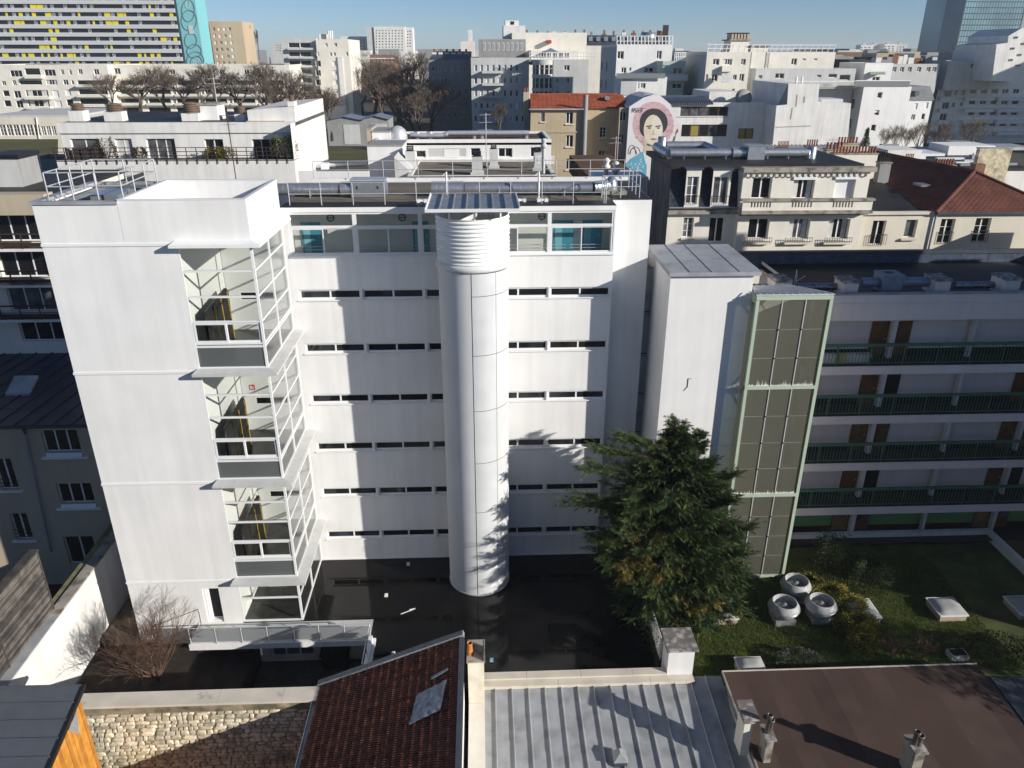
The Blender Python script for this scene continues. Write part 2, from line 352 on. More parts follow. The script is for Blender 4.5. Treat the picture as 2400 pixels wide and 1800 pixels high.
wall('set_back_wall', WHITE, wb, front(39.6), XR, 8.93, 0, 21.37); wall('side_wall', WHITE, wb, right(8.93), 39.6, 46.5, 0, 21.37)
wall('side_wall', WHITE, wb, left(XL), -46.5, -Y0, 0, 21.06)
B('corridor_floor', PALEG, wb, XL+.06, XR-.06, Y0+.2, 39.6, 18.56, 18.6)
IN = mat('corridor_wall', (.62, .62, .58), .9, .03, .6)
wall('corridor_wall', IN, wb, front(39.55), XL+.05, XR-.05, 18.6, 21.05)
for px0, px1, k in ((707.6, 753, 0), (968, 1006, 1), (1296.5, 1343, 2), (1364, 1410, 3)):
    a = oY(px0, 555, 39.5).x; c = oY(px1, 555, 39.5).x
    d = B('door', DOORBLUE, wb, a, c, 39.49, 39.545, 18.6, 20.35); B('panel', mat('pale_blue_panel', (.20, .45, .52), .4, .03, 1), d, a+.1, a+(c-a)*.45, 39.48, 39.49, 18.7, 20.2); B('handle', GALV, d, c-.15, c-.10, 39.45, 39.49, 19.55, 19.62)
for px, py in ((774, 511), (942, 510), (1270, 507)):
    p = oY(px, py, 39.5); b = MB(); b.lathe([(.15, 0), (.19, 0), (.19, .05), (.15, .05), (.15, 0)], n=20); b.box(-.15, .15, -.015, .015, .01, .04)
    b.build('wall_lamp', BLACK, wb).matrix_basis = Matrix.Translation((p.x, 39.54, p.z)) @ Matrix.Rotation(pi/2, 4, 'X')
for z in (19.05, 19.22): TB('inner_rail', STEELW, wb, (XL+.3, Y0+.45, z), (XR-.2, Y0+.45, z), .018)
# top floor glazing: one framed bay after another, panes as pieces
for k in range(5):
    a = -9.66+3.29*k; c = a+3.29; b = MB()
    for x in (a+.05, c-.05): b.box(x-.05, x+.05, Y0+.02, Y0+.12, 18.86, 21.02)
    b.box(a, c, Y0+.015, Y0+.125, 20.24, 20.38); b.box(a, c, Y0+.015, Y0+.125, 20.95, 21.02); b.box(a, c, Y0+.015, Y0+.125, 18.86, 18.93)
    mx = (a+c)/2
    for x0, x1, dy in ((a+.1, mx+.04, .03), (mx-.04, c-.1, .075)):
        t = .05; b.box(x0, x1, Y0+dy, Y0+dy+.04, 18.93, 18.99); b.box(x0, x1, Y0+dy, Y0+dy+.04, 20.18, 20.235)
        b.box(x0, x0+t, Y0+dy, Y0+dy+.04, 18.99, 20.18); b.box(x1-t, x1, Y0+dy, Y0+dy+.04, 18.99, 20.18)
    o = b.build('window', ALU, wb)
    for x0, x1, z0, z1, y in ((a+.1, c-.1, 20.38, 20.95, .07), (a+.15, mx-.01, 18.99, 20.18, .05), (mx+.01, c-.15, 18.99, 20.18, .095)):
        MB().quad((x0, Y0+y, z0), (x1, Y0+y, z0), (x1, Y0+y, z1), (x0, Y0+y, z1)).build('pane', GLASS, o)
B('sill', WHITE_PAINT, wb, -9.72, 6.9, Y0-.09, Y0+.02, 18.79, 18.855)
B('roof_slab', WHITE, wb, XL-.04, XR+.02, Y0-.05, 46.5, 21.065, 21.30)
B('roof_edge_strip', BITUMEN, wb, XL, XR, Y0+.02, 39.75, 21.302, 21.33); B('roof_gravel', GRAVEL, wb, XL, XR, 39.76, 46.3, 21.302, 21.325)
B('roof_edge_strip', BITUMEN, wb, XR+.02, 8.90, 39.66, 46.4, 21.30, 21.34); B('back_parapet', WHITE, wb, XL, 8.93, 46.32, 46.52, 21.31, 21.55)
# joint filler between the buildings
gp = thing('zinc_joint_strip', 'narrow grey zinc flashing strip in the gap between the white buildings', 'flashing', (9.15, 40.2, 0))
for z in range(7):
    B('sheet', ZINC, gp, 8.94, 9.42, 40.2, 40.3, z*2.52, z*2.52+2.48); B('fold', ZINCD, gp, 8.94, 9.42, 40.17, 40.2, z*2.52+2.44, z*2.52+2.50)
B('gravel_ledge', GRAVEL, gp, 8.94, 9.42, 40.3, 44, 17.2, 17.5)

# roof guard rails
railing('roof_railing', 'steel guard rail along the front roof edge of the long white building', STEELW, [(-9.6, 38.95, 21.33), (6.3, 38.95, 21.33)], 1.1, 10, .02)
railing('roof_railing', 'steel guard rail along the back roof edge behind the ventilation ducts', STEELW, [(-9.8, 46.2, 21.55), (8.6, 46.2, 21.55)], 1.0, 9, .02)
railing('roof_railing', 'short steel guard rail at the roof corner beside the grey gable', STEELW, [(6.4, 38.95, 21.33), (6.4, 40.4, 21.33), (8.4, 40.4, 21.35), (8.4, 43.5, 21.35)], 1.15, 6, .025)
# ventilation duct on the roof
dt = thing('ventilation_duct', 'long galvanised spiral duct with a fan box along the white roof', 'duct', (-2, 41.3, 21.33))
def spiral(name, M, parent, p, q, r, ring=.5, n=16):
    """duct run with raised joint rings"""
    p, q = Vector(p), Vector(q); L = (q-p).length; k = max(1, int(L/ring)); prof = []
    for i in range(k):
        z = L*i/k; prof += [(r, z+L/k*.02), (r, z+L/k*.90), (r*1.02, z+L/k*.92), (r*1.02, z+L/k)]
    prof += [(r, L), (.01, L)]; prof = [(.01, 0)] + prof
    b = MB(); b.lathe(prof, n=n+8); o = b.build(name, M, parent); T = Matrix.Translation(p) @ (q-p).to_track_quat('Z', 'Y').to_matrix().to_4x4()
    o.matrix_basis = T; return o
dz = 21.75
for x0, x1, r in ((-12.4, -7.5, .30), (-7.4, -4.95, .37), (-2.6, -.9, .36), (-.8, 3.0, .29), (3.1, 6.0, .27)): spiral('duct_section', GALV, dt, (x0, 41.3, dz), (x1, 41.3, dz), r, .28)
a = oY(824, 470, 40.9); c = oY(901, 424, 40.9)
fb = B('fan_box', GALV, dt, a.x, c.x, 40.9, 42.0, 21.36, c.z)
B('lid', STEELW, fb, a.x-.05, c.x+.05, 40.85, 42.05, c.z, c.z+.05); B('handle', BLACK, fb, a.x+.3, a.x+.36, 40.87, 40.9, 21.8, 21.95); B('handle', BLACK, fb, c.x-.4, c.x-.34, 40.87, 40.9, 21.8, 21.95)
spiral('duct_section', GALV, dt, (6.05, 41.3, dz), (6.9, 41.6, dz+.02), .33, .2); b = MB(); b.lathe([(.34, 0), (.36, .3), (.30, .62), (.14, .8), (.0, .82)], (7.1, 41.7, 21.45), 16); b.build('elbow', GALV, dt, True)
B('plinth', CONC, dt, 6.5, 7.9, 41.2, 42.2, 21.345, 21.55)
for x in (-9, -6, -1.8, 1.0, 4.5): b = MB(); b.bar((x, 41.0, 21.34), (x, 41.0, 21.75), .04); b.bar((x, 41.6, 21.34), (x, 41.6, 21.75), .04); b.bar((x, 40.98, 21.42), (x, 41.62, 21.42), .04); b.build('support', STEELW, dt)
for x, y, lb in ((-3.0, 39.5, 'white plastic cable block on the roof left of the chimney cap'), (2.1, 39.5, 'white plastic cable block behind the right end of the chimney cap'), (3.2, 39.5, 'white plastic cable block beside the railing foot near the roof corner')):
    b = MB(); b.box(x-.28, x-.1, y-.12, y+.12, 21.335, 21.50); b.box(x+.1, x+.28, y-.12, y+.12, 21.335, 21.50); b.box(x-.1, x+.1, y-.1, y+.1, 21.38, 21.49); b.build('roof_block', WHITE_PAINT, label=lb, cat='block')
for x, lb in ((-1.75, 'white steel fall arrest post standing left of the duct joint'), (3.05, 'white steel fall arrest post standing right of the duct joint')):
    b = MB(); b.tube((x, 40.2, 21.33), (x, 40.2, 22.75), .05); b.tube((x, 40.2, 22.72), (x-.22, 40.2, 22.55), .03); b.lathe([(.16, 0), (.16, .03), (.0, .03)], (x, 40.2, 21.33), 12); b.build('anchor_post', WHITE_PAINT, label=lb, cat='post')

# ---------------------------------------------------------------- stair tower
YT, TX0, TXB, TX1 = 33.0, -18.88, -13.22, -9.98
tw = thing('stair_tower', 'white stair tower with glazed corner bays and a blank wall', 'building', (-14.4, YT, -1))
CAN = [20.78, 14.79, 8.85, 2.86]
dr = (-15.08, -14.22, .1, 2.36)
wall('front_wall', WHITE, tw, front(YT), TX0, TXB, -3.0, 20.84, [dr], .5); wall('front_wall', WHITE, tw, front(YT), TX0, -15.32, 20.84, 22.55)
wall('side_wall', WHITE, tw, left(TX0), -38.45, -YT, -3.0, 22.55)
for z in CAN: B('string_course', WHITE_PAINT, tw, TX0-.03, TXB-.1, YT-.035, YT+.05, z-.07, z+.05); B('shadow_gap', PALEG, tw, TX0-.005, TXB-.1, YT-.012, YT+.02, z-.10, z-.072)  # thin grey strip put in as the shadow line below each course
B('panel_joint', PALEG, tw, -15.36, -15.345, YT-.006, YT+.01, 20.9, 22.5)
d = B('door', DARKIN, tw, dr[0], dr[1], YT+.42, YT+.47, dr[2], dr[3]); b = MB()
b.box(dr[0], dr[0]+.12, YT+.05, YT+.40, .1, 2.36); b.box(dr[0]+.14, dr[0]+.2, YT+.2, YT+.41, .1, 2.36); b.box(dr[0], dr[1], YT+.1, YT+.41, 2.28, 2.36); b.box(dr[0], dr[1], YT+.1, YT+.41, .1, .16); b.build('frame', ALU, d)
MB().quad((TX1, 38.44, -3), (TX0, 38.44, -3), (TX0, 38.44, 22.5), (TX1, 38.44, 22.5)).build('back_wall', WHITE, tw)
# roof of the blank part, with zinc edge and walkway rails
B('roof', ZINC, tw, TX0+.1, -15.4, YT+.1, 38.4, 22.0, 22.35); b = MB()
for x0, x1, y0, y1 in ((TX0-.1, -15.32, YT-.08, YT+.28), (TX0-.1, TX0+.25, YT+.28, 38.5), (-15.6, -15.32, YT+.28, 38.5), (TX0+.25, -15.6, 38.2, 38.5)): b.box(x0, x1, y0, y1, 22.5, 22.62)
b.build('zinc_edge', ZINC, tw); B('roof_hatch', GLASSTERR, tw, -17.2, -16.0, 34.6, 36.4, 22.36, 22.62); B('roof_mat', BITUMEN, tw, -17.9, -15.7, 33.6, 38.1, 22.352, 22.37)
railing('walkway_railing', 'bent steel guard rail around the roof hatch of the stair tower', STEELW, [(-18.5, 33.7, 22.55), (-18.5, 38.1, 22.55), (-15.6, 38.1, 22.55), (-15.45, 33.9, 22.55), (-18.5, 33.7, 22.55)], 1.15, 12, .028)
# open white well on top of the bays
b = MB(); b.box(-15.32, TX1, YT, YT+.14, 20.84, 22.66); b.box(-15.32, -15.18, YT+.14, 38.4, 20.84, 22.66); b.box(TX1-.14, TX1, YT+.14, 38.4, 20.84, 22.66); b.box(-15.18, TX1-.14, 38.26, 38.4, 20.84, 22.66); b.box(-15.18, TX1-.14, YT+.14, 38.26, 20.84, 21.2)
b.build('roof_well', WHITE, tw); B('coping', ALU, tw, -15.34, TX1+.02, YT-.02, YT+.16, 22.66, 22.70); B('coping', ALU, tw, TX1-.16, TX1+.02, YT+.16, 38.42, 22.66, 22.70); B('coping', ALU, tw, -15.34, -15.16, YT+.16, 38.42, 22.66, 22.70); B('coping', ALU, tw, -15.16, TX1-.16, 38.24, 38.42, 22.66, 22.70)
b = MB(); b.lathe([(.12, 0), (.16, .05), (.16, .16), (.05, .2), (0, .2)], (-11.2, 37.4, 21.2), 12); b.build('roof_drain', BLACK, tw)
# interior of the glazed shaft
STIN = mat('stairwell_wall', (.72, .72, .69), .9, .02, .5); FLOORR = mat('dark_rubber_floor', (.035, .035, .030), .22, .3, 2.0, 0, .05, 20, spec=.5)
wall('inner_wall', STIN, tw, right(TXB-.02), YT+.05, 38.4, 0, 20.8); wall('inner_wall', STIN, tw, front(38.40), TXB, TX1+.1, 0, 20.8, [(-12.6, -10.75, z, z+.56) for z in (16.5, 10.5, 4.5)], .03)
for z in (16.5, 10.5, 4.5): win(tw, front(38.40), -12.6, -10.75, z, z+.56, 'slide2', .0, pane=GLASSD)
B('floor', FLOORR, tw, TXB, TX1-.06, YT+.1, 38.39, -.1, .02)
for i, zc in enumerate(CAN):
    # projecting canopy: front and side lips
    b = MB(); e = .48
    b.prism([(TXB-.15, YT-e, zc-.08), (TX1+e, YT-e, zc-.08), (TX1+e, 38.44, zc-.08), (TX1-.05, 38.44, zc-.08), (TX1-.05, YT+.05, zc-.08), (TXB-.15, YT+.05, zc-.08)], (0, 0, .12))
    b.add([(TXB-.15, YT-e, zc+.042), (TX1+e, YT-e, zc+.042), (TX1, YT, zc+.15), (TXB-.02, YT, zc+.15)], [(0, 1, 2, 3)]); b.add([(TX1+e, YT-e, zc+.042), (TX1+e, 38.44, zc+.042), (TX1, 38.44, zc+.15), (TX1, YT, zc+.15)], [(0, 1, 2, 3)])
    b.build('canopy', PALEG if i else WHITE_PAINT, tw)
    if i: B('floor', FLOORR, tw, TXB, TX1-.06, YT+.08, 38.39, zc+.02, zc+.16)
    top = zc-.08; bot = (CAN[i+1]+.14) if i < 3 else .08
    lv = [top-1.15, top-2.33, top-3.50, top-4.55, top-4.70] if i < 3 else [top-1.15]
    fr = MB().box(TX1-.11, TX1, YT, YT+.11, bot, top).build('bay_frame', ALU, tw)      # corner post
    B('jamb', ALU, fr, TXB, TXB+.09, YT, YT+.10, bot, top); B('jamb', ALU, fr, TX1-.10, TX1, 38.33, 38.43, bot, top)
    for z in lv + [bot+.03]:
        B('transom', ALU, fr, TXB+.09, TX1-.11, YT+.01, YT+.09, z-.045, z+.045); B('transom', ALU, fr, TX1-.09, TX1-.01, YT+.11, 38.33, z-.04, z+.04)
    ym = YT+2.75; B('mullion', ALU, fr, TX1-.095, TX1-.005, ym-.04, ym+.04, bot, top)
    zz = [top] + lv + [bot]
    for j in range(len(zz)-1):
        z1, z0 = zz[j]-.04, zz[j+1]+.04
        if z1-z0 < .2: continue
        slide = (i < 3 and j == 3); opaque = (i < 3 and j == len(zz)-2)
        if slide:
            mx = (TXB+TX1)/2-.05
            for x0, x1, dy in ((TXB+.12, mx+.04, .02), (mx-.04, TX1-.14, .06)):
                q = MB(); q.box(x0, x1, YT+dy, YT+dy+.04, z0, z0+.1); q.box(x0, x1, YT+dy, YT+dy+.04, z1-.1, z1); q.box(x0, x0+.09, YT+dy, YT+dy+.04, z0+.1, z1-.1); q.box(x1-.09, x1, YT+dy, YT+dy+.04, z0+.1, z1-.1)
                o = q.build('window', ALU, tw); MB().quad((x0+.07, YT+dy+.02, z0+.08), (x1-.07, YT+dy+.02, z0+.08), (x1-.07, YT+dy+.02, z1-.08), (x0+.07, YT+dy+.02, z1-.08)).build('pane', GLASS, o)
        else: MB().quad((TXB+.09, YT+.05, z0), (TX1-.11, YT+.05, z0), (TX1-.11, YT+.05, z1), (TXB+.09, YT+.05, z1)).build('pane', GLASSGREY if opaque else GLASS, tw)
        for y0, y1 in ((YT+.11, ym-.04), (ym+.04, 38.33)):
            MB().quad((TX1-.05, y0, z0), (TX1-.05, y1, z0), (TX1-.05, y1, z1), (TX1-.05, y0, z1)).build('pane', GLASSIDE, tw)
    if i < 3:       # stair flight draped in black sheet with yellow tape lines
        zf = CAN[i+1]+.16; X = -12.72
        st = thing('stair_flight', ['stair balustrade draped in black sheet with yellow tape, top bay of the tower', 'stair balustrade draped in black sheet with yellow tape, middle bay of the tower', 'stair balustrade draped in black sheet with yellow tape, lower bay of the tower'][i], 'stairs', (X, 35, zf))
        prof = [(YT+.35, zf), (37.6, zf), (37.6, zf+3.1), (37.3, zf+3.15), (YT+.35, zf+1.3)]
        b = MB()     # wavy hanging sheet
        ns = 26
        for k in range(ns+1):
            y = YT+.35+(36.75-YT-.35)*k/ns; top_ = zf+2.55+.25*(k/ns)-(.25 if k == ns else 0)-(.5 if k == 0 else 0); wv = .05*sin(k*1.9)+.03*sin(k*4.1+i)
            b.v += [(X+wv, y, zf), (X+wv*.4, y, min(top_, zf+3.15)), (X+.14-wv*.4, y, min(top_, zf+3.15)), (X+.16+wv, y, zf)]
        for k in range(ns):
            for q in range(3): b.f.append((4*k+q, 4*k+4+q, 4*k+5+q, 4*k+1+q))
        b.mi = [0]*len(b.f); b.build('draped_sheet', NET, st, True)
        for y in (34.5, 35.5, 36.5):
            tp = zf+2.5+.2*(y-34)/3; MB().bar((X+.22, y, zf+.05), (X+.17, y, tp), .04, .02).build('tape', TAPE, st)
        b = MB()
        for k in range(9): b.box(TXB+.02, X-.02, YT+.6+k*.28, YT+.9+k*.28, zf+k*.17, zf+k*.17+.17)
        b.build('steps', PALEG, st)
        sg = B('sign', mat('red_sign', (.6, .04, .05), .5, .05, 2), None, -12.75, -12.50, 38.36, 38.385, zf+2.45, zf+2.75) if i else None
        if sg:
            tag(sg, 'small red safety sign by the slit window in the tower ' + ('middle bay' if i == 1 else 'lower bay'), 'sign')
            b = MB(); b.box(-12.72, -12.66, 38.34, 38.36, zf+2.50, zf+2.70); b.box(-12.62, -12.55, 38.34, 38.36, zf+2.52, zf+2.56); b.box(-12.62, -12.55, 38.34, 38.36, zf+2.60, zf+2.64); b.build('marking', WHITE_PAINT, sg)
# lowest bay interior: low furniture
b = MB(); b.box(-12.6, -11.6, 36.0, 36.6, .02, .5); b.box(-12.6, -11.6, 36.5, 36.6, .5, 1.0); b.box(-11.5, -10.8, 36.2, 36.7, .02, .8); b.build('bench_seat', PALEG, label='pale low bench inside the ground floor bay of the tower', cat='bench')

# terrace in front of the tower
te = thing('terrace', 'white terrace slab with frosted glass railing at the foot of the stair tower', 'terrace', (-10.8, 31.4, 0))
B('slab', WHITE, te, -15.6, -6.12, 31.4, 33.0, -.36, -.01); B('paving', PALEG, te, -15.5, -6.2, 31.5, 32.98, -.008, .012)
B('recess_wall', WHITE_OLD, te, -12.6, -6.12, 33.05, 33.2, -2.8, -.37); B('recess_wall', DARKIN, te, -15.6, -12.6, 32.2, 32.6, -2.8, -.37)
wl = win(te, front(32.95), -11.9, -9.6, -2.3, -.5, 'tri', 0, pane=GLASSM)
te_r = railing('', '', STEELW, [(-15.45, 33.0, 0), (-15.5, 31.48, 0), (-6.15, 31.48, 0), (-6.15, 28.6, 0)], 1.02, 10, .028, (), parent=te)
for k in range(7):
    x0 = -15.4+k*1.32; MB().quad((x0+.04, 31.47, .12), (x0+1.28, 31.47, .12), (x0+1.28, 31.47, .88), (x0+.04, 31.47, .88)).build('pane', GLASSTERR, te)
B('deck_edge_wall', WHITE_PAINT, te, -6.22, -6.02, 28.2, 31.38, -2.8, .32); B('edge_flashing', ALU, te, -6.02, -5.86, 28.2, 31.4, .005, .14)
MB().lathe([(.16, 0), (.24, .15), (.26, .4), (.22, .42), (.02, .36)], (-10.6, 29.9, -2.8), 14).build('garden_pot', WHITE_OLD, None, True, label='pale round pot standing in the dark sunken patio', cat='pot')
# low post bench
bx_ = thing('storage_box', 'dark storage chest against the patio wall under the terrace', 'chest', (-8.4, 32.6, -2.8))
B('body', mat('dark_box', (.02, .02, .02), .6, .1, 1), bx_, -9.1, -7.7, 32.3, 32.95, -2.8, -1.9); B('lid', BLACK, bx_, -9.2, -7.6, 32.2, 33.0, -1.9, -1.8)

# ---------------------------------------------------------------- round vent shaft with corrugated head and cap
CX, CY, CR = -.40, 36.42, 1.73
cs = thing('ventilation_tower', 'round white vent tower with corrugated head and ribbed metal cap', 'vent tower', (CX, CY, 0))
PAN = mat('pale_grey_cladding', (.60, .61, .61), .55, .05, .8, .05); PAN2 = mat('light_shaft_paint', (.70, .70, .69), .6, .03, .6, .03)
sl_ = -pi/2-.06; rv = -pi/2+.66
b = MB(); b.lathe([(CR, 0), (CR, 18.85)], (CX, CY, 0), 48, sl_-2*pi+1.4+.02, sl_-.012); b.build('shaft_shell', PAN2, cs, True)
MB().lathe([(CR-.06, 0), (CR-.06, 18.85)], (CX, CY, 0), 48).build('shaft_core', BLACK, cs, True)
zs = [.03, 2.58, 5.61, 8.64, 11.67, 14.70, 17.73, 18.84]
for z0, z1 in zip(zs, zs[1:]):
    for a0, a1 in ((sl_+.012, rv-.006), (rv+.006, rv+.72)):
        q = MB(); q.lathe([(CR+.012, z0+.012), (CR+.012, z1-.012)], (CX, CY, 0), 10, a0, a1); q.build('cladding_panel', PAN, cs, True)
b = MB(); b.lathe([(CR+.02, 0), (CR+.04, .02), (CR+.04, .1), (CR, .12)], (CX, CY, 0), 48); b.build('base_ring', ZINC, cs, True)
b = MB(); b.lathe([(CR-.03, 18.85), (CR+.10, 18.9), (CR+.11, 19.12), (CR+.03, 19.2), (CR-.05, 19.2)], (CX, CY, 0), 48); b.build('collar', PAN2, cs, True)
prof = [(CR-.05, 19.2)]
for k in range(11):
    for j in range(8): t = j/8; prof.append((CR-.0+.055*sin(2*pi*t), 19.2+.195*(k+t)))
prof += [(CR+.03, 21.36), (CR-.05, 21.36), (CR-.09, 19.3)]
MB().lathe(prof, (CX, CY, 0), 64).build('corrugated_head', WHITE_PAINT, cs, True)
MB().lathe([(0, 19.6), (CR-.09, 19.6)], (CX, CY, 0), 32).build('inner_floor', DARKIN, cs)
c0, c1, cyf, cyb = -2.50, 1.79, 34.22, 38.25
b = MB(); b.box(c0, c1, cyf, cyb, 21.90, 21.93); b.box(c0, c1, cyf-.03, cyf, 21.83, 21.98); cp_ = b.build('cap', ALU, cs)
CAPM = mat('weathered_ribbed_sheet', (.30, .31, .32), .4, .2, 3, metal=.4, fine=.15)
for k in range(8):
    x = c0+.03+k*(c1-c0-.06)/7; q = MB(); q.prism([(x-.05, cyf, 21.93), (x+.05, cyf, 21.93), (x+.02, cyf, 22.04), (x-.02, cyf, 22.04)], (0, cyb-cyf, 0)); q.build('rib', ALU if k in (0, 7) else CAPM, cp_)
for k in range(7): x = c0+.1+k*(c1-c0-.06)/7; B('sheet', CAPM, cp_, x, x+.5, cyf+.01, cyb, 21.932, 21.945)
for a in (-2.3, -1.5, -.6, 1.0, 2.4): TB('post', ALU, cs, (CX+(CR-.14)*cos(a), CY+(CR-.14)*sin(a), 20.5), (CX+(CR-.14)*cos(a), CY+(CR-.14)*sin(a), 21.9), .045)
# small things on the deck
for px, py, lb in ((905, 1395, 'small white cube lying on the wet black roof between tower and vent'), (957, 1322, 'small pale cube on the wet black roof close to the facade'), (922, 1532, 'small grey cube on the wet roof beside the tiled gable'), (1152, 1547, 'small turquoise scrap on the wet roof beside the chimney pot')):
    p = oZ(px, py, .06); b = MB(); b.box(p.x-.09, p.x+.09, p.y-.09, p.y+.09, .002, .13); b.box(p.x-.06, p.x+.06, p.y-.06, p.y+.06, .13, .15)
    b.build('roof_litter', mat('turquoise_scrap', (.2, .45, .5), .6) if 'turq' in lb else WHITE_OLD, label=lb, cat='debris')
p = oZ(955, 1433, .02); b = MB(); b.bar(p+Vector((-.35, -.2, 0)), p+Vector((.3, .15, 0)), .05, .02); b.bar(p+Vector((.1, .12, .01)), p+Vector((.42, .22, .01)), .07, .02); b.build('scrap_strip', WHITE_PAINT, label='torn white strip lying on the wet black roof', cat='debris')

# ---------------------------------------------------------------- plain white block and green glazed lift shaft
BY = 36.35
wk = thing('white_block', 'windowless white block with a sloping zinc lid between the two buildings', 'building', (11.5, BY, 0))
wall('front_wall', WHITE, wk, front(BY), 9.42, 13.62, 0, 18.2); wall('side_wall', WHITE, wk, left(9.42), -41.6, -BY, 0, 18.3); wall('side_wall', WHITE, wk, right(13.62), BY, 41.6, 0, 18.3)
rf = MB(); rf.prism([(9.30, BY-.22, 18.22), (9.30, BY-.22, 18.42), (9.30, 41.75, 18.50), (9.30, 41.75, 18.30)], (4.62, 0, 0)); rf = rf.build('zinc_lid', ZINC, wk)
for x in (10.3, 11.4, 12.8): MB().bar((x, BY-.2, 18.43), (x, 41.7, 18.51), .02, .02).build('joint', ZINCD, rf)
b = MB(); b.bar((10.83, BY-.02, 12.1), (10.83, BY-.02, 12.6), .02); b.bar((10.83, BY-.02, 12.6), (10.98, BY-.02, 12.6), .02); b.tube((10.83, BY-.02, 12.15), (10.65, BY-.02, 11.9), .012); b.build('wall_hook', BLACK, wk)
SY = 35.65; SX0, SX1 = 13.66, 17.56
ls = thing('lift_shaft', 'tall glazed lift shaft with pale green frame and cross bracing', 'lift shaft', ((SX0+SX1)/2, SY, 0))
SHG = glass('wired_shaft_glass', tint=(.55, .57, .48), rough=.25, solid=.5, scol=(.31, .30, .235)); SHB = 37.6
tiers = [(.22, 5.62), (5.78, 12.22), (12.38, 17.08)]
b = MB(); b.box(SX0, SX0+.16, SY, SY+.16, .05, 17.08); b.box(SX1-.17, SX1, SY, SY+.16, .05, 17.08)
for z in (5.70, 12.30, 17.19): b.box(SX0, SX1, SY-.005, SY+.165, z-.09, z+.10)
b.box(SX0, SX1, SY, SY+.12, .05, .2); sfr = b.build('green_frame', GREENFR, ls)
B('green_frame', GREENFR, ls, SX0-.01, SX0+.10, SY+.17, BY-.01, 16.9, 17.25)
for z0, z1, nr in ((.22, 5.62, 4), (5.78, 12.22, 4), (12.38, 17.08, 3)):
    w3 = (SX1-SX0-.33)/3; hz = (z1-z0)/nr
    for i in range(3):
        for j in range(nr):
            x = SX0+.16+i*w3; z = z0+j*hz; MB().quad((x+.012, SY+.07, z+.012), (x+w3-.012, SY+.07, z+.012), (x+w3-.012, SY+.07, z+hz-.012), (x+.012, SY+.07, z+hz-.012)).build('pane', SHG, ls)
        if i: B('glazing_bar', PALEG, ls, SX0+.16+i*w3-.022, SX0+.16+i*w3+.022, SY+.03, SY+.10, z0, z1)
    for j in range(1, nr):
        B('glazing_bar', GREYR, ls, SX0+.16, SX1-.17, SY+.075, SY+.10, z0+j*hz-.015, z0+j*hz+.015)
        for i in (1, 2): B('clamp', BLACK, ls, SX0+.16+i*w3-.05, SX0+.16+i*w3+.03, SY+.02, SY+.06, z0+j*hz-.04, z0+j*hz+.04)
    for p, q in (((SX0+.25, z0+.1), (SX1-.25, z1-.1)), ((SX1-.25, z0+.1), (SX0+.25, z1-.1))): TB('brace', GREYR, ls, (p[0], SY+.30, p[1]), (q[0], SY+.30, q[1]), .04)
    if z0 > 5:       # lime runs along the foot of the upper glazing tiers
        q = MB(); n = 90; rr = random.Random(int(z0))
        for k in range(n):
            x = SX0+.2+(SX1-SX0-.42)*k/n; hh = .05+.16*rr.random()+(.22 if rr.random() < .1 else 0); q.add([(x, SY+.062, z0), (x+.05, SY+.062, z0), (x+.025, SY+.062, z0+hh)], [(0, 1, 2)])
        q.build('lime_stain', WHITE_OLD, ls, kind='stuff')
    q = MB(); q.quad((SX0+.05, BY, z0), (SX0+.05, SY+.16, z0), (SX0+.05, SY+.16, z1), (SX0+.05, BY, z1)); q.build('side_pane', SHG, ls)
B('inner_wall', PALEG, ls, SX0+.2, SX1-.2, SHB, SHB+.1, .05, 17.0); wall('side_wall', PALEG, ls, right(SX1-.03), SY+.17, SHB, .05, 17.05)
rp = [oZ(1773, 693, 17.3), oZ(1957, 691, 17.3), oZ(1851, 671, 17.3), oZ(1762, 672, 17.3)]
b = MB(); b.prism(rp, (0, 0, .06)); rfo = b.build('ribbed_roof', STEELW, ls)
for k in range(12):
    t = (k+.5)/12; p = rp[0].lerp(rp[1], t); q = p + (rp[2]-rp[1])*min(1, 1.0)
    if q.x < rp[3].x: s_ = (p.x-rp[3].x+.15)/max(.01, (p.x-q.x)); q = p.lerp(q, max(.25, min(1, s_)))
    MB().bar(p+Vector((0, 0, .09)), q+Vector((0, 0, .09)), .05, .05).build('rib', STEELW, rfo)
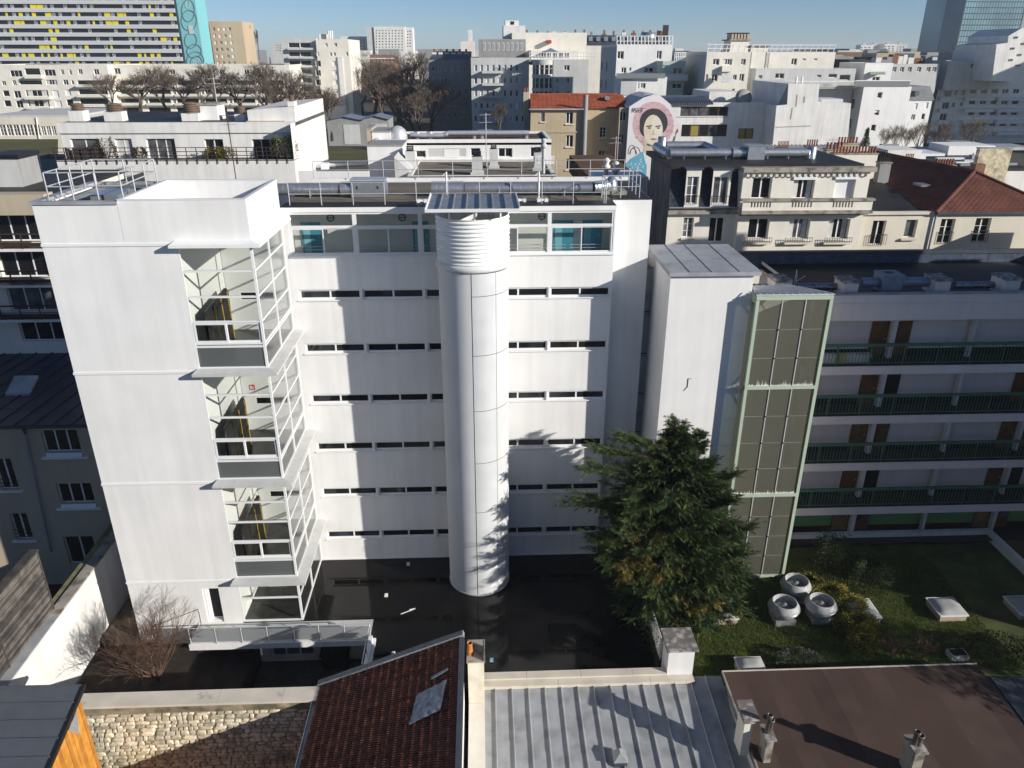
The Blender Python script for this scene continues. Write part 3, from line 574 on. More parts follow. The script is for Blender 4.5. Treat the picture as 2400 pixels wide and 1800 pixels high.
# ---------------------------------------------------------------- balcony building on the right
AY = 38.40; AX0, AX1 = 17.62, 37.0
ab = thing('balcony_building', 'apartment block with open access balconies, green railings and brown doors', 'building', (26, AY, 0))
fl = [12.35, 9.24, 6.13, 3.02, .30]
wall('parapet_band', PINKW, ab, front(AY), AX0, AX1, 14.96, 16.45); B('parapet_cap', ZINC, ab, AX0, AX1, AY-.06, AY+.3, 16.452, 16.52); B('moulding', PINKW, ab, AX0, AX1, AY-.05, AY-.003, 15.90, 15.98)
B('soffit', PINKW, ab, AX0, AX1, AY, 39.9, 14.96, 15.0)
DOORS = [(DOORBR, DOORBR), (DOORBR, DOORDK), (mat('ochre_wood_door', (.16, .09, .03), .6, .2, 3), MATS['ochre_wood_door']), (DOORBR, DOORDK), (mat('tan_wood_door', (.28, .15, .06), .6, .15, 3), None)]
for i, z in enumerate(fl):
    top = ([14.96]+[q-.56 for q in fl])[i]
    wall('gallery_wall', PINKW if i < 4 else GREENWALL, ab, front(39.9), AX0, AX1, z, top)
    B('gallery_floor', mat('dark_gallery_floor', (.05, .045, .04), .8, .1, 1), ab, AX0, AX1, AY+.02, 39.9, z-.05, z)
    if i < 4: B('slab', PINKW, ab, AX0, AX1, AY-.02, 39.95, z-.56, z-.055)
    B('skirting', BLACK if i < 4 else mat('dark_red_skirting', (.06, .02, .018), .7), ab, AX0, AX1, 39.86, 39.895, z, z+(.42 if i < 4 else .35))
    for a, c, k in ((22.12, 23.10, 0), (23.42, 24.44, 1), (31.38, 32.3, 0), (32.6, 33.6, 1)):
        M_ = DOORS[i][k] or GLASSM
        d = B('door', M_, ab, a, c, 39.80, 39.86, z+.02, z+2.1); B('handle', GALV, d, (c-.16 if k == 0 else a+.08), (c-.10 if k == 0 else a+.14), 39.76, 39.80, z+1.0, z+1.12); B('frame', WHITE_OLD if i < 4 else DOORBR, d, a-.06, c+.06, 39.87, 39.89, z+.02, z+2.18)
        if M_ is GLASSM: B('panel', DOORBR, d, a, c, 39.78, 39.80, z+.02, z+.8); B('rail', WHITE_OLD, d, a+.1, c-.1, 39.78, 39.80, z+1.3, z+1.36)
    for a, c in ((23.14, 23.40), (27.80, 27.98), (32.34, 32.56)): B('post', WHITE_OLD, ab, a, c, 39.45, 39.75, z, top)
    if i == 4: continue
    zt = z+1.28; B('handrail', GREENRAIL, ab, AX0, AX1, AY+.0, AY+.10, zt-.17, zt); B('bottom_rail', GREENRAIL, ab, AX0, AX1, AY+.03, AY+.07, z+.10, z+.14)
    for k in range(72): x = AX0+.1+k*.192; B('baluster', GREENRAIL, ab, x-.011, x+.011, AY+.035, AY+.065, z+.14, zt-.17)
    for k in range(9): x = AX0+.2+k*1.9; B('stanchion', GREENRAIL, ab, x-.022, x+.022, AY+.02, AY+.08, z-.04, zt-.17)
    q = MB()
    for k in range(28): x = AX0+.1+(72+k)*.192; q.box(x-.011, x+.011, AY+.035, AY+.065, z+.14, zt-.17)
    q.build('balusters', GREENRAIL, ab, kind='stuff')
B('roof', BITUMEN, ab, AX0, AX1, AY+.3, 46.0, 15.9, 16.2); wall('side_wall', PINKW, ab, left(AX0), -46, -39.9, 0, 16.4)
zp0, zp1 = oY(2000, 617, 46).z, oY(2000, 588, 46).z
for k in range(13): x = 13.7+k*1.85; B('zinc_parapet', mat('blue_grey_zinc', (.10, .125, .17), .4, .2, 2.5, metal=.4, fine=.2), ab, x, x+1.83, 46.0, 46.12, zp0-.6, zp1-.22); B('zinc_cap', ZINCD, ab, x, x+1.84, 45.94, 46.3, zp1-.22, zp1)
for px0, px1, py0, py1, lb in ((1812, 1855, 656, 705, 'pinkish chimney stack on the balcony roof behind the lift shaft'), (1975, 2015, 659, 690, 'white chimney stack on the dark roof left of the fan unit'), (2190, 2232, 654, 686, 'white chimney stack on the dark roof right of the fan unit'), (2350, 2396, 652, 684, 'white chimney stack at the far end of the dark roof')):
    a = oY(px0, py1, 39.0); c = oY(px1, py0, 39.0); t = thing('chimney_stack', lb, 'chimney', (a.x, 39.3, 16.2)); B('stack', PINKW, t, a.x, c.x, 39.0, 40.2, 16.2, c.z-.12); B('cap', MOSSCAP, t, a.x-.06, c.x+.06, 38.94, 40.26, c.z-.12, c.z)
t = thing('fan_unit', 'grey fan unit with round ducts on the dark balcony roof', 'fan unit', (22, 39.6, 16.2)); GALVB = mat('dull_galvanised', (.24, .28, .34), .5, .1, 2, metal=.3)
a = oY(2064, 688, 39.3); c = oY(2120, 645, 39.3); fbx = B('casing', GALVB, t, a.x, c.x, 39.3, 40.4, 16.3, c.z); B('grille', BLACK, fbx, a.x+.35, c.x-.35, 39.7, 40.1, c.z, c.z+.012); B('lid', GALVB, fbx, a.x-.04, c.x+.04, 39.26, 40.44, c.z-.06, c.z-.004)
spiral('duct', GALVB, t, (oY(2016, 670, 39.8).x, 39.8, 16.75), (a.x-.02, 39.8, 16.75), .27, .4); spiral('duct', GALVB, t, (c.x+.02, 39.8, 16.75), (oY(2187, 670, 39.8).x, 39.8, 16.75), .27, .4)
for px0, px1, lb in ((1765, 1812, 'ribbed foil duct left of the pinkish chimney stack'), (1857, 1965, 'ribbed foil duct between the pinkish and white chimney stacks'), (2235, 2345, 'ribbed foil duct leading to the far white chimney stack')):
    p = oY(px0, 668, 39.9); q = oY(px1, 668, 39.9); o = spiral('foil_duct', mat('crumpled_foil', (.22, .23, .25), .3, .4, 6, 0, .5, 14, metal=.7), None, (p.x, 39.9, 16.5), (q.x, 39.9, 16.5), .2, .11, 12); tag(o, lb, 'duct')
p = oY(1862, 664, 39.4); b = MB(); b.tube(p, p+Vector((.02, 0, .75)), .025); b.tube(p+Vector((.1, 0, .0)), p+Vector((.06, 0, .6)), .02); b.tube(p+Vector((.08, 0, .1)), p+Vector((.55, 0, .42)), .02); b.build('vent_bracket', STEELW, label='thin bent metal bracket on the dark roof behind the lift shaft', cat='bracket')
for px, py, w, z, M_, lb in ((1943, 838, .85, 12.35, PALEG, 'grey planter box behind the top green railing'), (1972, 828, .5, 12.35, mat('yellow_bucket', (.45, .42, .18), .6), 'yellowish tub behind the top green railing'), (2010, 838, 1.3, 12.35, PALEG, 'long pale planter box behind the top green railing')):
    p = oY(px, py, 38.8); b = MB(); b.prism([(p.x-w/2, 38.65, z), (p.x+w/2, 38.65, z), (p.x+w/2+.05, 38.6, z+.55), (p.x-w/2-.05, 38.6, z+.55)], (0, .4, 0)); b.build('planter', M_, label=lb, cat='planter')
kb = MB(); kb.box(17.4, 32.2, 39.0, 39.3, 0, .6); kb.box(31.9, 32.2, 25.5, 39.0, 0, .6); kb.build('garden_kerb', WHITE_OLD, label='long white kerb wall edging the roof garden', cat='wall')

# ---------------------------------------------------------------- roof garden things
for (c4, lb, hz) in (([(1660, 1406), (1712, 1404), (1732, 1448), (1670, 1452)], 'acrylic dome skylight in the sunlit grass beside the conifer', .45), ([(2032, 1402), (2036, 1402), (2068, 1447), (2040, 1449)], 'acrylic dome skylight half hidden behind the yellow green hedge', .45),
                 ([(2178, 1400), (2235, 1400), (2265, 1442), (2205, 1444)], 'acrylic dome skylight in the shaded lawn with a sun patch on it', .45), ([(1720, 1540), (1780, 1538), (1798, 1572), (1735, 1574)], 'dark dome skylight tucked behind the brown felt roof', .55), ([(2371, 1396), (2425, 1396), (2450, 1440), (2392, 1440)], 'acrylic dome skylight at the far end of the shaded lawn', .4)):
    P = [oZ(x, y, hz) for x, y in c4]; x0, x1 = min(p.x for p in P), max(p.x for p in P); y0, y1 = min(p.y for p in P), max(p.y for p in P)
    if x1-x0 < 1.2: x0 = x1-1.35
    t = thing('skylight', lb, 'skylight', ((x0+x1)/2, (y0+y1)/2, 0)); B('kerb', mat('beige_upstand', (.45, .36, .26), .9, .1, 1), t, x0+.06, x1-.06, y0+.06, y1-.06, 0, hz-.08)
    B('frame', ALU, t, x0, x1, y0, y1, hz-.08, hz); q = MB(); n = 10
    for j in range(n+1):
        for i in range(n+1):
            u, v = i/n, j/n; k = (1-(2*u-1)**4)*(1-(2*v-1)**4); q.v.append((x0+.07+(x1-x0-.14)*u, y0+.07+(y1-y0-.14)*v, hz+.004+.17*k))
    for j in range(n):
        for i in range(n): q.f.append((j*(n+1)+i, j*(n+1)+i+1, (j+1)*(n+1)+i+1, (j+1)*(n+1)+i))
    q.mi = [0]*len(q.f); q.build('dome', mat('milky_acrylic', (.42, .42, .40), .12, .08, 2, spec=.5), t, True)
for px, py, lb in ((1860, 1400, 'round bowl shaped roof fan beside the foot of the lift shaft'), (1832, 1452, 'round bowl shaped roof fan in full sun with a pale cone inside'), (1918, 1448, 'round bowl shaped roof fan against the yellow green hedge')):
    p = oZ(px, py, 0); t = thing('roof_fan', lb, 'roof fan', (p.x, p.y, 0)); r = .82; WF = mat('chipped_white_paint', (.42, .42, .41), .5, .15, 4, 0, .1, 20, col2=(.20, .21, .23), mixscale=4, mixlo=.56, mixhi=.66)  # white paint greyed to stand for partial shade; chips by noise
    B('base', GREYR, t, p.x-.55, p.x+.55, p.y-.55, p.y+.55, 0, .35)
    MB().lathe([(.50, .35), (.62, .45), (.80, .75), (.83, .88), (.80, 1.0), (.66, 1.22), (.62, 1.24), (.60, 1.2), (.62, .9), (.55, .7)], (p.x, p.y, 0), 32).build('bowl', WF, t, True)
    MB().lathe([(0, 1.12), (.12, 1.08), (.5, .80), (.56, .74)], (p.x, p.y, 0), 24).build('cone', mat('dusty_metal', (.22, .22, .21), .6, .3, 6), t, True)  # cone colour darkened for the shade inside the bowl
    MB().lathe([(.84, .86), (.86, .88), (.84, .90)], (p.x, p.y, 0), 32).build('seam', GALV, t, True)
p = oZ(2075, 1372, 0); t = thing('plant_pot', 'cream round plant pot standing on the lawn beside the dark bush', 'pot', (p.x, p.y, 0))
MB().lathe([(.26, 0), (.33, .1), (.36, .5), (.37, .56), (.33, .56), (.31, .45)], (p.x, p.y, 0), 24).build('pot', mat('cream_glaze', (.68, .62, .40), .45, .05, 1), t, True); MB().lathe([(0, .46), (.32, .46)], (p.x, p.y, 0), 20).build('soil', SOIL, t)
p = oZ(2242, 1540, 0); b = MB(); b.box(p.x-.45, p.x+.45, p.y-.3, p.y+.3, 0, .3); b.box(p.x-.35, p.x+.35, p.y-.2, p.y+.2, .3, .34, 1); b.build('roof_vent', [PALEG, BLACK], label='small pale box vent by the edge of the brown felt roof', cat='vent')
# ribbed fence between deck and garden, with the white chimney box
t = thing('slat_fence', 'short ribbed white fence between wet deck and garden behind the white chimney box', 'fence', (8.8, 30, 0))
for k in range(26): y = 29.4+k*.14; B('slat', WHITE_OLD, t, 8.78, 8.82, y, y+.09, 0, 1.15)
for z in (.2, 1.1): B('rail', WHITE_OLD, t, 8.825, 8.87, 29.35, 33.1, z, z+.06)
t = thing('chimney_box', 'square white chimney box with a lichen covered slab on top', 'chimney', (9.4, 28.3, .5)); B('stack', WHITE, t, 8.76, 10.02, 27.92, 29.0, 0, 2.14); B('slab', MOSSCAP, t, 8.60, 10.10, 27.60, 29.2, 2.14, 2.24); B('louvre', BLACK, t, 8.752, 8.758, 28.15, 28.85, 1.6, 2.1)

# ---------------------------------------------------------------- front parapet and zinc roof
pz = thing('parapet_wall', 'low cream parapet wall with stone coping between wet deck and zinc roof', 'wall', (4, 28, 0))
xs_ = [-.72, 1.9, 4.55, 7.1, 8.74]
for a, c in zip(xs_, xs_[1:]): B('coping', COPING, pz, a, c-.015, 27.88, 28.32, .46, .56)
for a, c in zip([-.72, 3.4, 7.9], [3.4, 7.9, 10.05]): B('flashing_course', COPING, pz, a, c-.015, 27.50, 27.88, .26, .44)
B('wall', CREAM, pz, -.72, 10.05, 27.6, 28.3, -2, .26); B('wall', CREAM, pz, -.72, 8.76, 27.9, 28.3, .26, .46)
zr = thing('zinc_roof', 'sunlit grey zinc roof with standing seams below the cream parapet', 'roof', (4.5, 24, -.3))
def zroof(y): return .22-(27.5-y)*.105
sx = -.45; st = .795; rr = random.Random(3)
for k in range(15):
    x0 = sx+k*st; cuts = [27.5, 27.5-rr.uniform(.9, 1.9), 27.5-rr.uniform(2.4, 3.6), 27.5-rr.uniform(4.2, 5.2), 19.5]
    x1 = x0+st
    if k >= 12: cuts[0] = 27.9
    for y1, y0 in zip(cuts, cuts[1:]):
        q = MB(); dz_ = rr.uniform(0, .008); q.prism([(x0+.02, y0, zroof(y0)+dz_), (x1-.02, y0, zroof(y0)+dz_), (x1-.02, y1+.03, zroof(y1)+dz_+.012), (x0+.02, y1+.03, zroof(y1)+dz_+.012)], (0, 0, -.03)); q.build('zinc_sheet', ZINC, zr)
    MB().bar((x0, 19.5, zroof(19.5)+.035), (x0, cuts[0], zroof(cuts[0])+.035), .06, .09).build('seam', ZINC, zr)
    MB().tube((x0, 19.5, zroof(19.5)+.08), (x0, cuts[0], zroof(cuts[0])+.08), .032, n=6).build('seam_roll', ZINC, zr)
B('wall', WHITE_OLD, zr, -.7, 11.4, 19.4, 27.45, -4, -1.0)
rv_ = thing('roof_vent', 'small hooded zinc vent box on the seamed zinc roof', 'vent', (4.6, 23.5, -.1)); p = oZ(1452, 1775, 0); B('box', ZINCD, rv_, p.x-.28, p.x+.28, p.y-.35, p.y+.2, -.6, .12)
MB().add([(p.x-.32, p.y-.4, .12), (p.x+.32, p.y-.4, .12), (p.x+.32, p.y+.25, .12), (p.x-.32, p.y+.25, .12), (p.x, p.y-.1, .38), (p.x, p.y+.2, .34)], [(0, 1, 4), (1, 2, 5, 4), (2, 3, 5), (3, 0, 4, 5)]).build('hood', ZINC, rv_)

# ---------------------------------------------------------------- tiled house in front
RY = 26.5; e0 = oY(752, 1605, RY); e1 = oY(1083, 1490, RY)
th = thing('tiled_house', 'house in front with a dark clay tile lean-to roof and grey verge', 'house', (-4, 22, 0)); sd = (e1-e0).normalized(); SLN = (e1-e0).length; nrm = Vector((-sd.z, 0, sd.x))
def rp_(u, y, h=0): return Vector((e0.x, y, e0.z)) + sd*u + nrm*h + Vector((0, 0, 0))
q = MB(); q.prism([rp_(-.1, RY-.1, -.08), rp_(SLN+.05, RY-.1, -.08), rp_(SLN+.05, 16, -.08), rp_(-.1, 16, -.08)], -nrm*.12); q.build('roof_deck', DARKIN, th)
q = MB(); q.bar(rp_(-.08, RY+.02, .06), rp_(SLN+.1, RY+.02, .06), .30, .2, up=nrm); q.build('verge', mat('grey_verge_mortar', (.25, .25, .24), .9, .12, 2), th)
B('wall', WHITE_OLD, th, e0.x+.12, e1.x, 16, RY-.12, -4, e0.z-.1); q = MB(); q.add([(e0.x+.12, RY-.125, e0.z-.2), (e1.x, RY-.125, e0.z-.2), (e1.x, RY-.125, e1.z-.2)], [(0, 1, 2)]); q.build('gable', WHITE_OLD, th); wall('side_wall', WHITE_OLD, th, right(e1.x+.02), 16, RY-.1, -4, e1.z-.15)
def halfgutter(name, M, parent, p, q_, r):
    b = MB(); p = Vector(p); q_ = Vector(q_); n = 8; d = (q_-p).normalized(); a = d.cross(Vector((0, 0, 1))).normalized()
    for e in (p, q_):
        for k in range(n+1): t = pi*k/n; b.v.append(e+a*cos(t)*r-Vector((0, 0, 1))*sin(t)*r)
    for k in range(n): b.f.append((k, k+1, n+2+k, n+1+k))
    b.mi = [0]*n; return b.build(name, M, parent, True)
halfgutter('gutter', ZINC, th, (e0.x-.12, RY, e0.z-.02), (e0.x-.12, 16, e0.z-.02), .09); B('gutter_lip', STEELW, th, e0.x-.225, e0.x-.205, 16, RY, e0.z-.03, e0.z)
tl = MB(); n = 6     # one interlocking clay tile: two rolls, lapped nose
TW, TL = .218, .455
for j in range(2):
    for i in range(n*2+1):
        y = TW*i/(n*2); h = .06*abs(sin(2*pi*i/(n*2)))
        tl.v.append((j*TL, y, h+.085*(1-j)))
for i in range(n*2): tl.f.append((i, i+1, n*2+2+i, n*2+1+i))
k0 = len(tl.v)
for i in range(n*2+1): y = TW*i/(n*2); tl.v.append((0, y, .0))
for i in range(n*2): tl.f.append((k0+i, k0+i+1, i+1, i))
tl.mi = [0]*len(tl.f)
tms = []
for c, nm in (((.28, .088, .044), 'red'), ((.24, .078, .041), 'brown'), ((.20, .066, .038), 'sooty')): tms.append(tl.mesh('tile', mat('clay_tile_' + nm, c, .72, .3, 3, 0, .2, 30)))
ncol = int(SLN/.385); far = MB(); cnt = 0; nrow = int((RY-.12-17.2)/TW)
rot = Matrix.Identity(4)
for k in range(3): rot[k][0] = sd[k]; rot[k][1] = (0, -1, 0)[k]; rot[k][2] = nrm[k]
rot = Matrix.Identity(4)
for k in range(3): rot[k][0] = sd[k]; rot[k][1] = (0, 1, 0)[k]; rot[k][2] = nrm[k]
for r_ in range(nrow):
    for c in range(ncol):
        y = RY-.14-(r_+1)*TW; u = c*.385+.02; T = Matrix.Translation(rp_(u, y, -.05+RND.uniform(-.006, .006))) @ rot
        if r_ < 27 and c < ncol and cnt < 300 and r_ < 22 - (0 if c < 14 else 8):
            k = RND.choice((0, 0, 1, 1, 1, 2)); ob('tile', tms[k], th, T); cnt += 1
        else: far.add([T @ Vector(v) for v in tl.v], tl.f)
far.build('tiles', MATS['clay_tile_brown'], th, kind='stuff')
zp = MB()    # crumpled zinc repair patch
A0 = rp_(SLN-1.75, RY-2.75, .03)
for j in range(7):
    for i in range(9): u = SLN-1.9+1.35*i/8-.04*j; y = RY-2.5-1.5*j/6-.25*(8-i)/8; zp.v.append(rp_(u, y, .17+RND.uniform(-.02, .03)))
for j in range(6):
    for i in range(8): zp.f.append((j*9+i, j*9+i+1, (j+1)*9+i+1, (j+1)*9+i))
zp.mi = [0]*len(zp.f); zp.build('zinc_patch', mat('blue_grey_flashing', (.26, .30, .36), .45, .2, 4, 0, .3, 10, metal=.3), th)
q = MB(); q.prism([rp_(SLN-1.3, RY-2.05, .16), rp_(SLN-.55, RY-1.85, .16), rp_(SLN-.53, RY-1.97, .16), rp_(SLN-1.3, RY-2.2, .16)], nrm*.02); q.build('zinc_patch', MATS['blue_grey_flashing'], th)
B('ridge_flashing', ZINCD, th, e1.x-.12, e1.x+.08, 16, RY-.1, e1.z+.0, e1.z+.05)
# chimney at the tiled gable
ch = thing('chimney', 'rendered cream chimney with one orange clay pot beside the tiled gable', 'chimney', (-.5, 26.6, 0))
c0_, c1_ = oY(1099, 1560, 26.3).x, oY(1134, 1560, 26.3).x; ztop = oY(1115, 1552, 26.3).z
B('stack', mat('cracked_cream_render', (.62, .57, .47), .9, .12, 1.2, .15, .15, 20), ch, c0_-.05, c1_, 26.3, 27.6, -.4, ztop); B('cap', CONC, ch, c0_-.1, c1_+.06, 26.24, 27.66, ztop, ztop+.07)
p = oY(1102, 1551, 26.7); MB().lathe([(.14, 0), (.15, .04), (.14, .1), (.115, .55), (.135, .6), (.135, .66), (.10, .66), (.09, .5)], (p.x, 26.75, ztop+.07), 20).build('pot', mat('orange_clay_pot', (.50, .20, .06), .7, .2, 5), ch, True)
B('side_plate', ZINCD, ch, c1_-.03, c1_+.02, 26.3, 27.2, ztop+.07, ztop+.45); B('wall', CREAM2, ch, c0_-.05, c1_, 22, 26.28, -.6, .7)
# ---------------------------------------------------------------- brown felt roof with its chimneys
br = thing('brown_roof', 'large flat brown felt roof with sheet joints and pale edge trim', 'roof', (17, 24, 0)); ZB = .95; FELT2 = mat('brown_felt_faded', (.084, .053, .043), .85, .14, .6, 0, .12, 90, fine=.2); FELT3 = mat('brown_felt_dark', (.066, .040, .033), .85, .14, .6, 0, .12, 90, fine=.2); f0 = oZ(1695, 1575, ZB); f1 = oZ(2290, 1557, ZB)
bz = lambda y: ZB-(f0.y-y)*.06
xs2 = [f0.x+(f1.x-f0.x)*k/13 for k in range(14)]
for a, c in zip(xs2, xs2[1:]): q = MB(); q.prism([(a, 15, bz(15)), (c, 15, bz(15)+.006), (c, f0.y, ZB+.006), (a, f0.y, ZB)], (0, 0, -.05)); q.build('felt_sheet', (BROWNROOF, FELT2, FELT3)[RND.randrange(3)], br);
B('edge_trim', COPING, br, f0.x-.05, f1.x, f0.y, f0.y+.07, ZB-.15, ZB+.03); MB().bar((f0.x-.03, f0.y, ZB-.04), (f0.x-.03, 15, bz(15)-.04), .07, .14).build('edge_trim', CONC, br)
B('wall', WHITE_OLD, br, f0.x+.05, f1.x-.05, 15, f0.y-.05, -4, bz(15)-.06)
b = MB(); y_ = f0.y; b.prism([(f1.x, 15, bz(15)-.1), (f1.x+7, 15, bz(15)-.6), (f1.x+7, y_-.5, .1), (f1.x, y_-.5, ZB-.3)], (0, 0, -.05)); b2 = b.build('side_roof', ZINCD, None, label='dark zinc roof strip beyond the brown felt roof', cat='roof')
for k in range(6): x = f1.x+.4+k*1.1; MB().bar((x, 15, bz(15)-.1-.07*(x-f1.x)), (x, y_-.5, ZB-.3-.12*(x-f1.x)+.05), .05, .07).build('seam', ZINCD, b2)
def stack(lb, px0, px1, pyt, pyb, Yf, dy, M_, capM, pots, bricky=None):
    a = oY(px0, pyb, Yf); c = oY(px1, pyt, Yf); t = thing('chimney', lb, 'chimney', ((a.x+c.x)/2, Yf, a.z)); B('stack', M_, t, a.x, c.x, Yf, Yf+dy, a.z-.6, c.z); B('cap', capM, t, a.x-.08, c.x+.08, Yf-.08, Yf+dy+.08, c.z, c.z+.08)
    for u, hh, r, M2 in pots:
        x = a.x+(c.x-a.x)*u; MB().lathe([(r, 0), (r*1.05, .05), (r*.95, .1), (r*.9, hh*.8), (r*1.15, hh*.82), (r*1.15, hh), (r*.85, hh), (r*.8, hh*.6)], (x, Yf+dy*.5, c.z+.08), 16).build('flue', M2, t, True)
    return t, a, c
PIPE = mat('sooty_metal', (.16, .15, .13), .5, .3, 5, metal=.5)
t, a, c = stack('tall cream chimney with a tilted slab cap beside the zinc roof', 1737, 1766, 1693, 1748, 23.2, .8, CREAM2, MOSSCAP, ()); B('slab', MOSSCAP, t, a.x-.12, c.x+.2, 23.05, 24.15, c.z+.22, c.z+.30)
for x in (a.x, c.x-.1): B('slab_foot', CONC, t, x, x+.12, 23.2, 24.0, c.z+.08, c.z+.22)
stack('short mossy chimney with two tall metal flues on the brown roof', 1788, 1815, 1735, 1790, 22.6, .7, CONC, MOSSCAP, ((.35, 1.0, .11, PIPE), (.65, .75, .12, PIPE)))
stack('low mossy chimney with two short flues on the brown roof', 2128, 2170, 1765, 1830, 21.6, .8, CONC, MOSSCAP, ((.3, .7, .12, PIPE), (.7, .5, .15, PIPE)))

# ---------------------------------------------------------------- rubble wall, party wall, fence, timber house on the left
SWY = 26.3; SZ = 1.97
sw = thing('rubble_wall', 'old rubble stone wall with pale coping beside the tiled house', 'wall', (-13, SWY, -4))
xe = -7.62; xw = -19.2
cuts = [xw, -16.4, -12.05, -9.2, xe]
for a, c in zip(cuts, cuts[1:]): B('coping', COPING, sw, a, c-.012, SWY-.76, SWY+.05, SZ-.12, SZ)
B('core', MORTAR, sw, xw, xe, SWY-.58, SWY-.05, -4, SZ-.12); B('render_band', mat('patchy_render', (.30, .255, .17), .95, .25, 1.6, .1, .4, 14, col2=(.12, .115, .06), mixscale=1.2), sw, xw, xe, SWY-.62, SWY-.581, SZ-.62, SZ-.121)
sms = []; rr = random.Random(5)
for v in range(7):
    q = MB(); pts = []
    n = 9
    for i in range(n): an = 2*pi*i/n+.2*rr.random(); r = .5*(.9+.14*rr.random()); cx_, cz_ = cos(an), sin(an); k = r/max(abs(cx_), abs(cz_))**.75; pts.append((max(-.5, min(.5, cx_*k)), max(-.5, min(.5, cz_*k))))
    for sc, d in ((1, 0), (.95, -.6), (.72, -.95+.1*rr.random())): q.v += [(x*sc, d, z*sc) for x, z in pts]
    q.v.append((0, -1, 0))
    for L in range(2): q.f += [(L*n+i, L*n+(i+1) % n, (L+1)*n+(i+1) % n, (L+1)*n+i) for i in range(n)]
    q.f += [(2*n+i, 2*n+(i+1) % n, 3*n) for i in range(n)]; q.mi = [0]*len(q.f)
    c = [(.66, .58, .43), (.70, .63, .48), (.50, .45, .34), (.62, .55, .40), (.40, .36, .27), (.68, .60, .44), (.56, .51, .41)][v]
    sms.append(q.mesh('stone', mat('rubble_stone_%d' % v, c, .92, .28, 4, 0, .5, 14, fine=.12)))
z = SZ-.66; cnt = 0; far = MB(); rowi = 0
while z > -2.6:
    hh = rr.uniform(.15, .32); x = xw+.1+rr.uniform(-.2, .1)
    while x < xe-.05:
        ww = rr.choice((rr.uniform(.18, .32), rr.uniform(.3, .75))); T = Matrix.Translation((x+ww/2, SWY-.575, z-hh/2+rr.uniform(-.02, .02))) @ Matrix.Rotation(rr.uniform(-.12, .12), 4, 'Y') @ Matrix.Diagonal((ww*.96, rr.uniform(.05, .11), hh*.95, 1)); me = rr.choice(sms)
        if cnt < 300: ob('stone', me, sw, T); cnt += 1
        else: far.add([T @ v.co for v in me.vertices], [tuple(f.vertices) for f in me.polygons])
        x += ww
    z -= hh; rowi += 1
if far.v: far.build('stones', STONE, sw, kind='stuff')
PWX = -21.2
pw = thing('party_wall', 'white garden wall with a sandy coping carrying the bare shrub shadow', 'wall', (PWX, 31, -1)); wall('face', WHITE_OLD, pw, right(PWX), 24, 44, -4, 2.82); B('wall', WHITE_OLD, pw, PWX-.45, PWX-.01, 24, 44, -4, 2.80)
for k in range(14): y = 30.6+k*.98; B('coping', CONC, pw, PWX-.50, PWX+.06, y, y+.965, 2.825, 2.92); B('coping_rise', mat('mossy_stone', (.20, .18, .09), .95, .3, 2, 0, .3, 15), pw, PWX-.95, PWX-.51, y, y+.96, 2.55, 2.83)
for k in range(3): y = 24+k*2.2; B('zinc_coping', ZINC, pw, PWX-.50, PWX+.06, y, y+2.19, 2.825, 2.90)
WOODG2 = mat('pale_grey_timber', (.12, .105, .092), .85, .35, 2.2, fine=.3); WOODY2 = mat('dark_honey_timber', (.46, .19, .035), .55, .16, 2.5, fine=.1)
fc = thing('timber_fence', 'tall weathered grey timber fence standing on the white garden wall', 'fence', (PWX-.6, 28, 2.9))
FX = PWX-.42; zt_ = 6.2; y1 = 31.0
for s_, (ya, yb) in enumerate(((24.0, 27.05), (27.15, 30.95))):
    for k in range(22): z = 2.92+k*.155; B('board', (WOODG, WOODG2)[RND.random() < .35], fc, FX-.02, FX+.015+(k % 2)*.02, ya, yb, z, z+.13)
for y in (24.0, 27.1, 31.0): B('post', WOODG, fc, FX-.06, FX+.05, y-.05, y+.05, 2.91, 6.4)
for y0, y1 in ((23.8, 27.5), (27.52, 31.1)): q = MB(); q.box(FX-.35, FX+.10, y0, y1, 6.4, 6.45); q.build('top_board', WOODG, fc)
b = MB()     # wire mesh behind
for k in range(40): b.bar((FX-.34, 24+k*.18, 6.45), (FX-.34, 24+k*.18, 6.72), .015)
b.bar((FX-.34, 24, 6.7), (FX-.34, 31.1, 6.7), .015); b.build('wire_mesh', BLACK, fc, kind='stuff')
# timber house with dark seamed roof
hs = thing('timber_house', 'small honey timber house with a dark grey seamed metal roof', 'house', (-20, 22, -3)); SEAM = mat('dark_grey_seamed_metal', (.12, .135, .155), .45, .06, 1.5, metal=.3)
R0 = oY(190, 1607, 25.0)     # top right corner of the roof
P = [Vector((R0.x-9, 25.0, R0.z+.12)), R0, Vector((R0.x+.0, 19.2, R0.z-1.6)), Vector((R0.x-9, 19.2, R0.z-1.6))]; rn = (P[1]-P[2]).cross(P[0]-P[1]).normalized()
nn = 8
for k in range(nn):
    a = P[1].lerp(P[2], k/nn); c = P[1].lerp(P[2], (k+1)/nn); dl = P[0]-P[1]; q = MB(); q.prism([a, c+(a-c)*.02, c+(a-c)*.02+dl, a+dl], Vector((0, 0, -.05))); q.build('roof_panel', SEAM, hs); MB().bar(a+Vector((0, 0, .03)), a+dl+Vector((0, 0, .03)), .05, .06).build('seam', SEAM, hs)
MB().bar(P[1]+Vector((.06, .1, -.06)), P[2]+Vector((.06, 0, -.06)), .16, .2).build('verge_board', BLACK, hs)
b = MB(); q0 = P[0].lerp(P[1], .52)+Vector((0, -1.5, -.35)); b.prism([q0, q0+Vector((.42, .02, 0)), q0+Vector((.38, .26, .08)), q0+Vector((.14, .34, .1))], (0, 0, .14)); b.build('vent_cap', SEAM, hs)
nb = 26
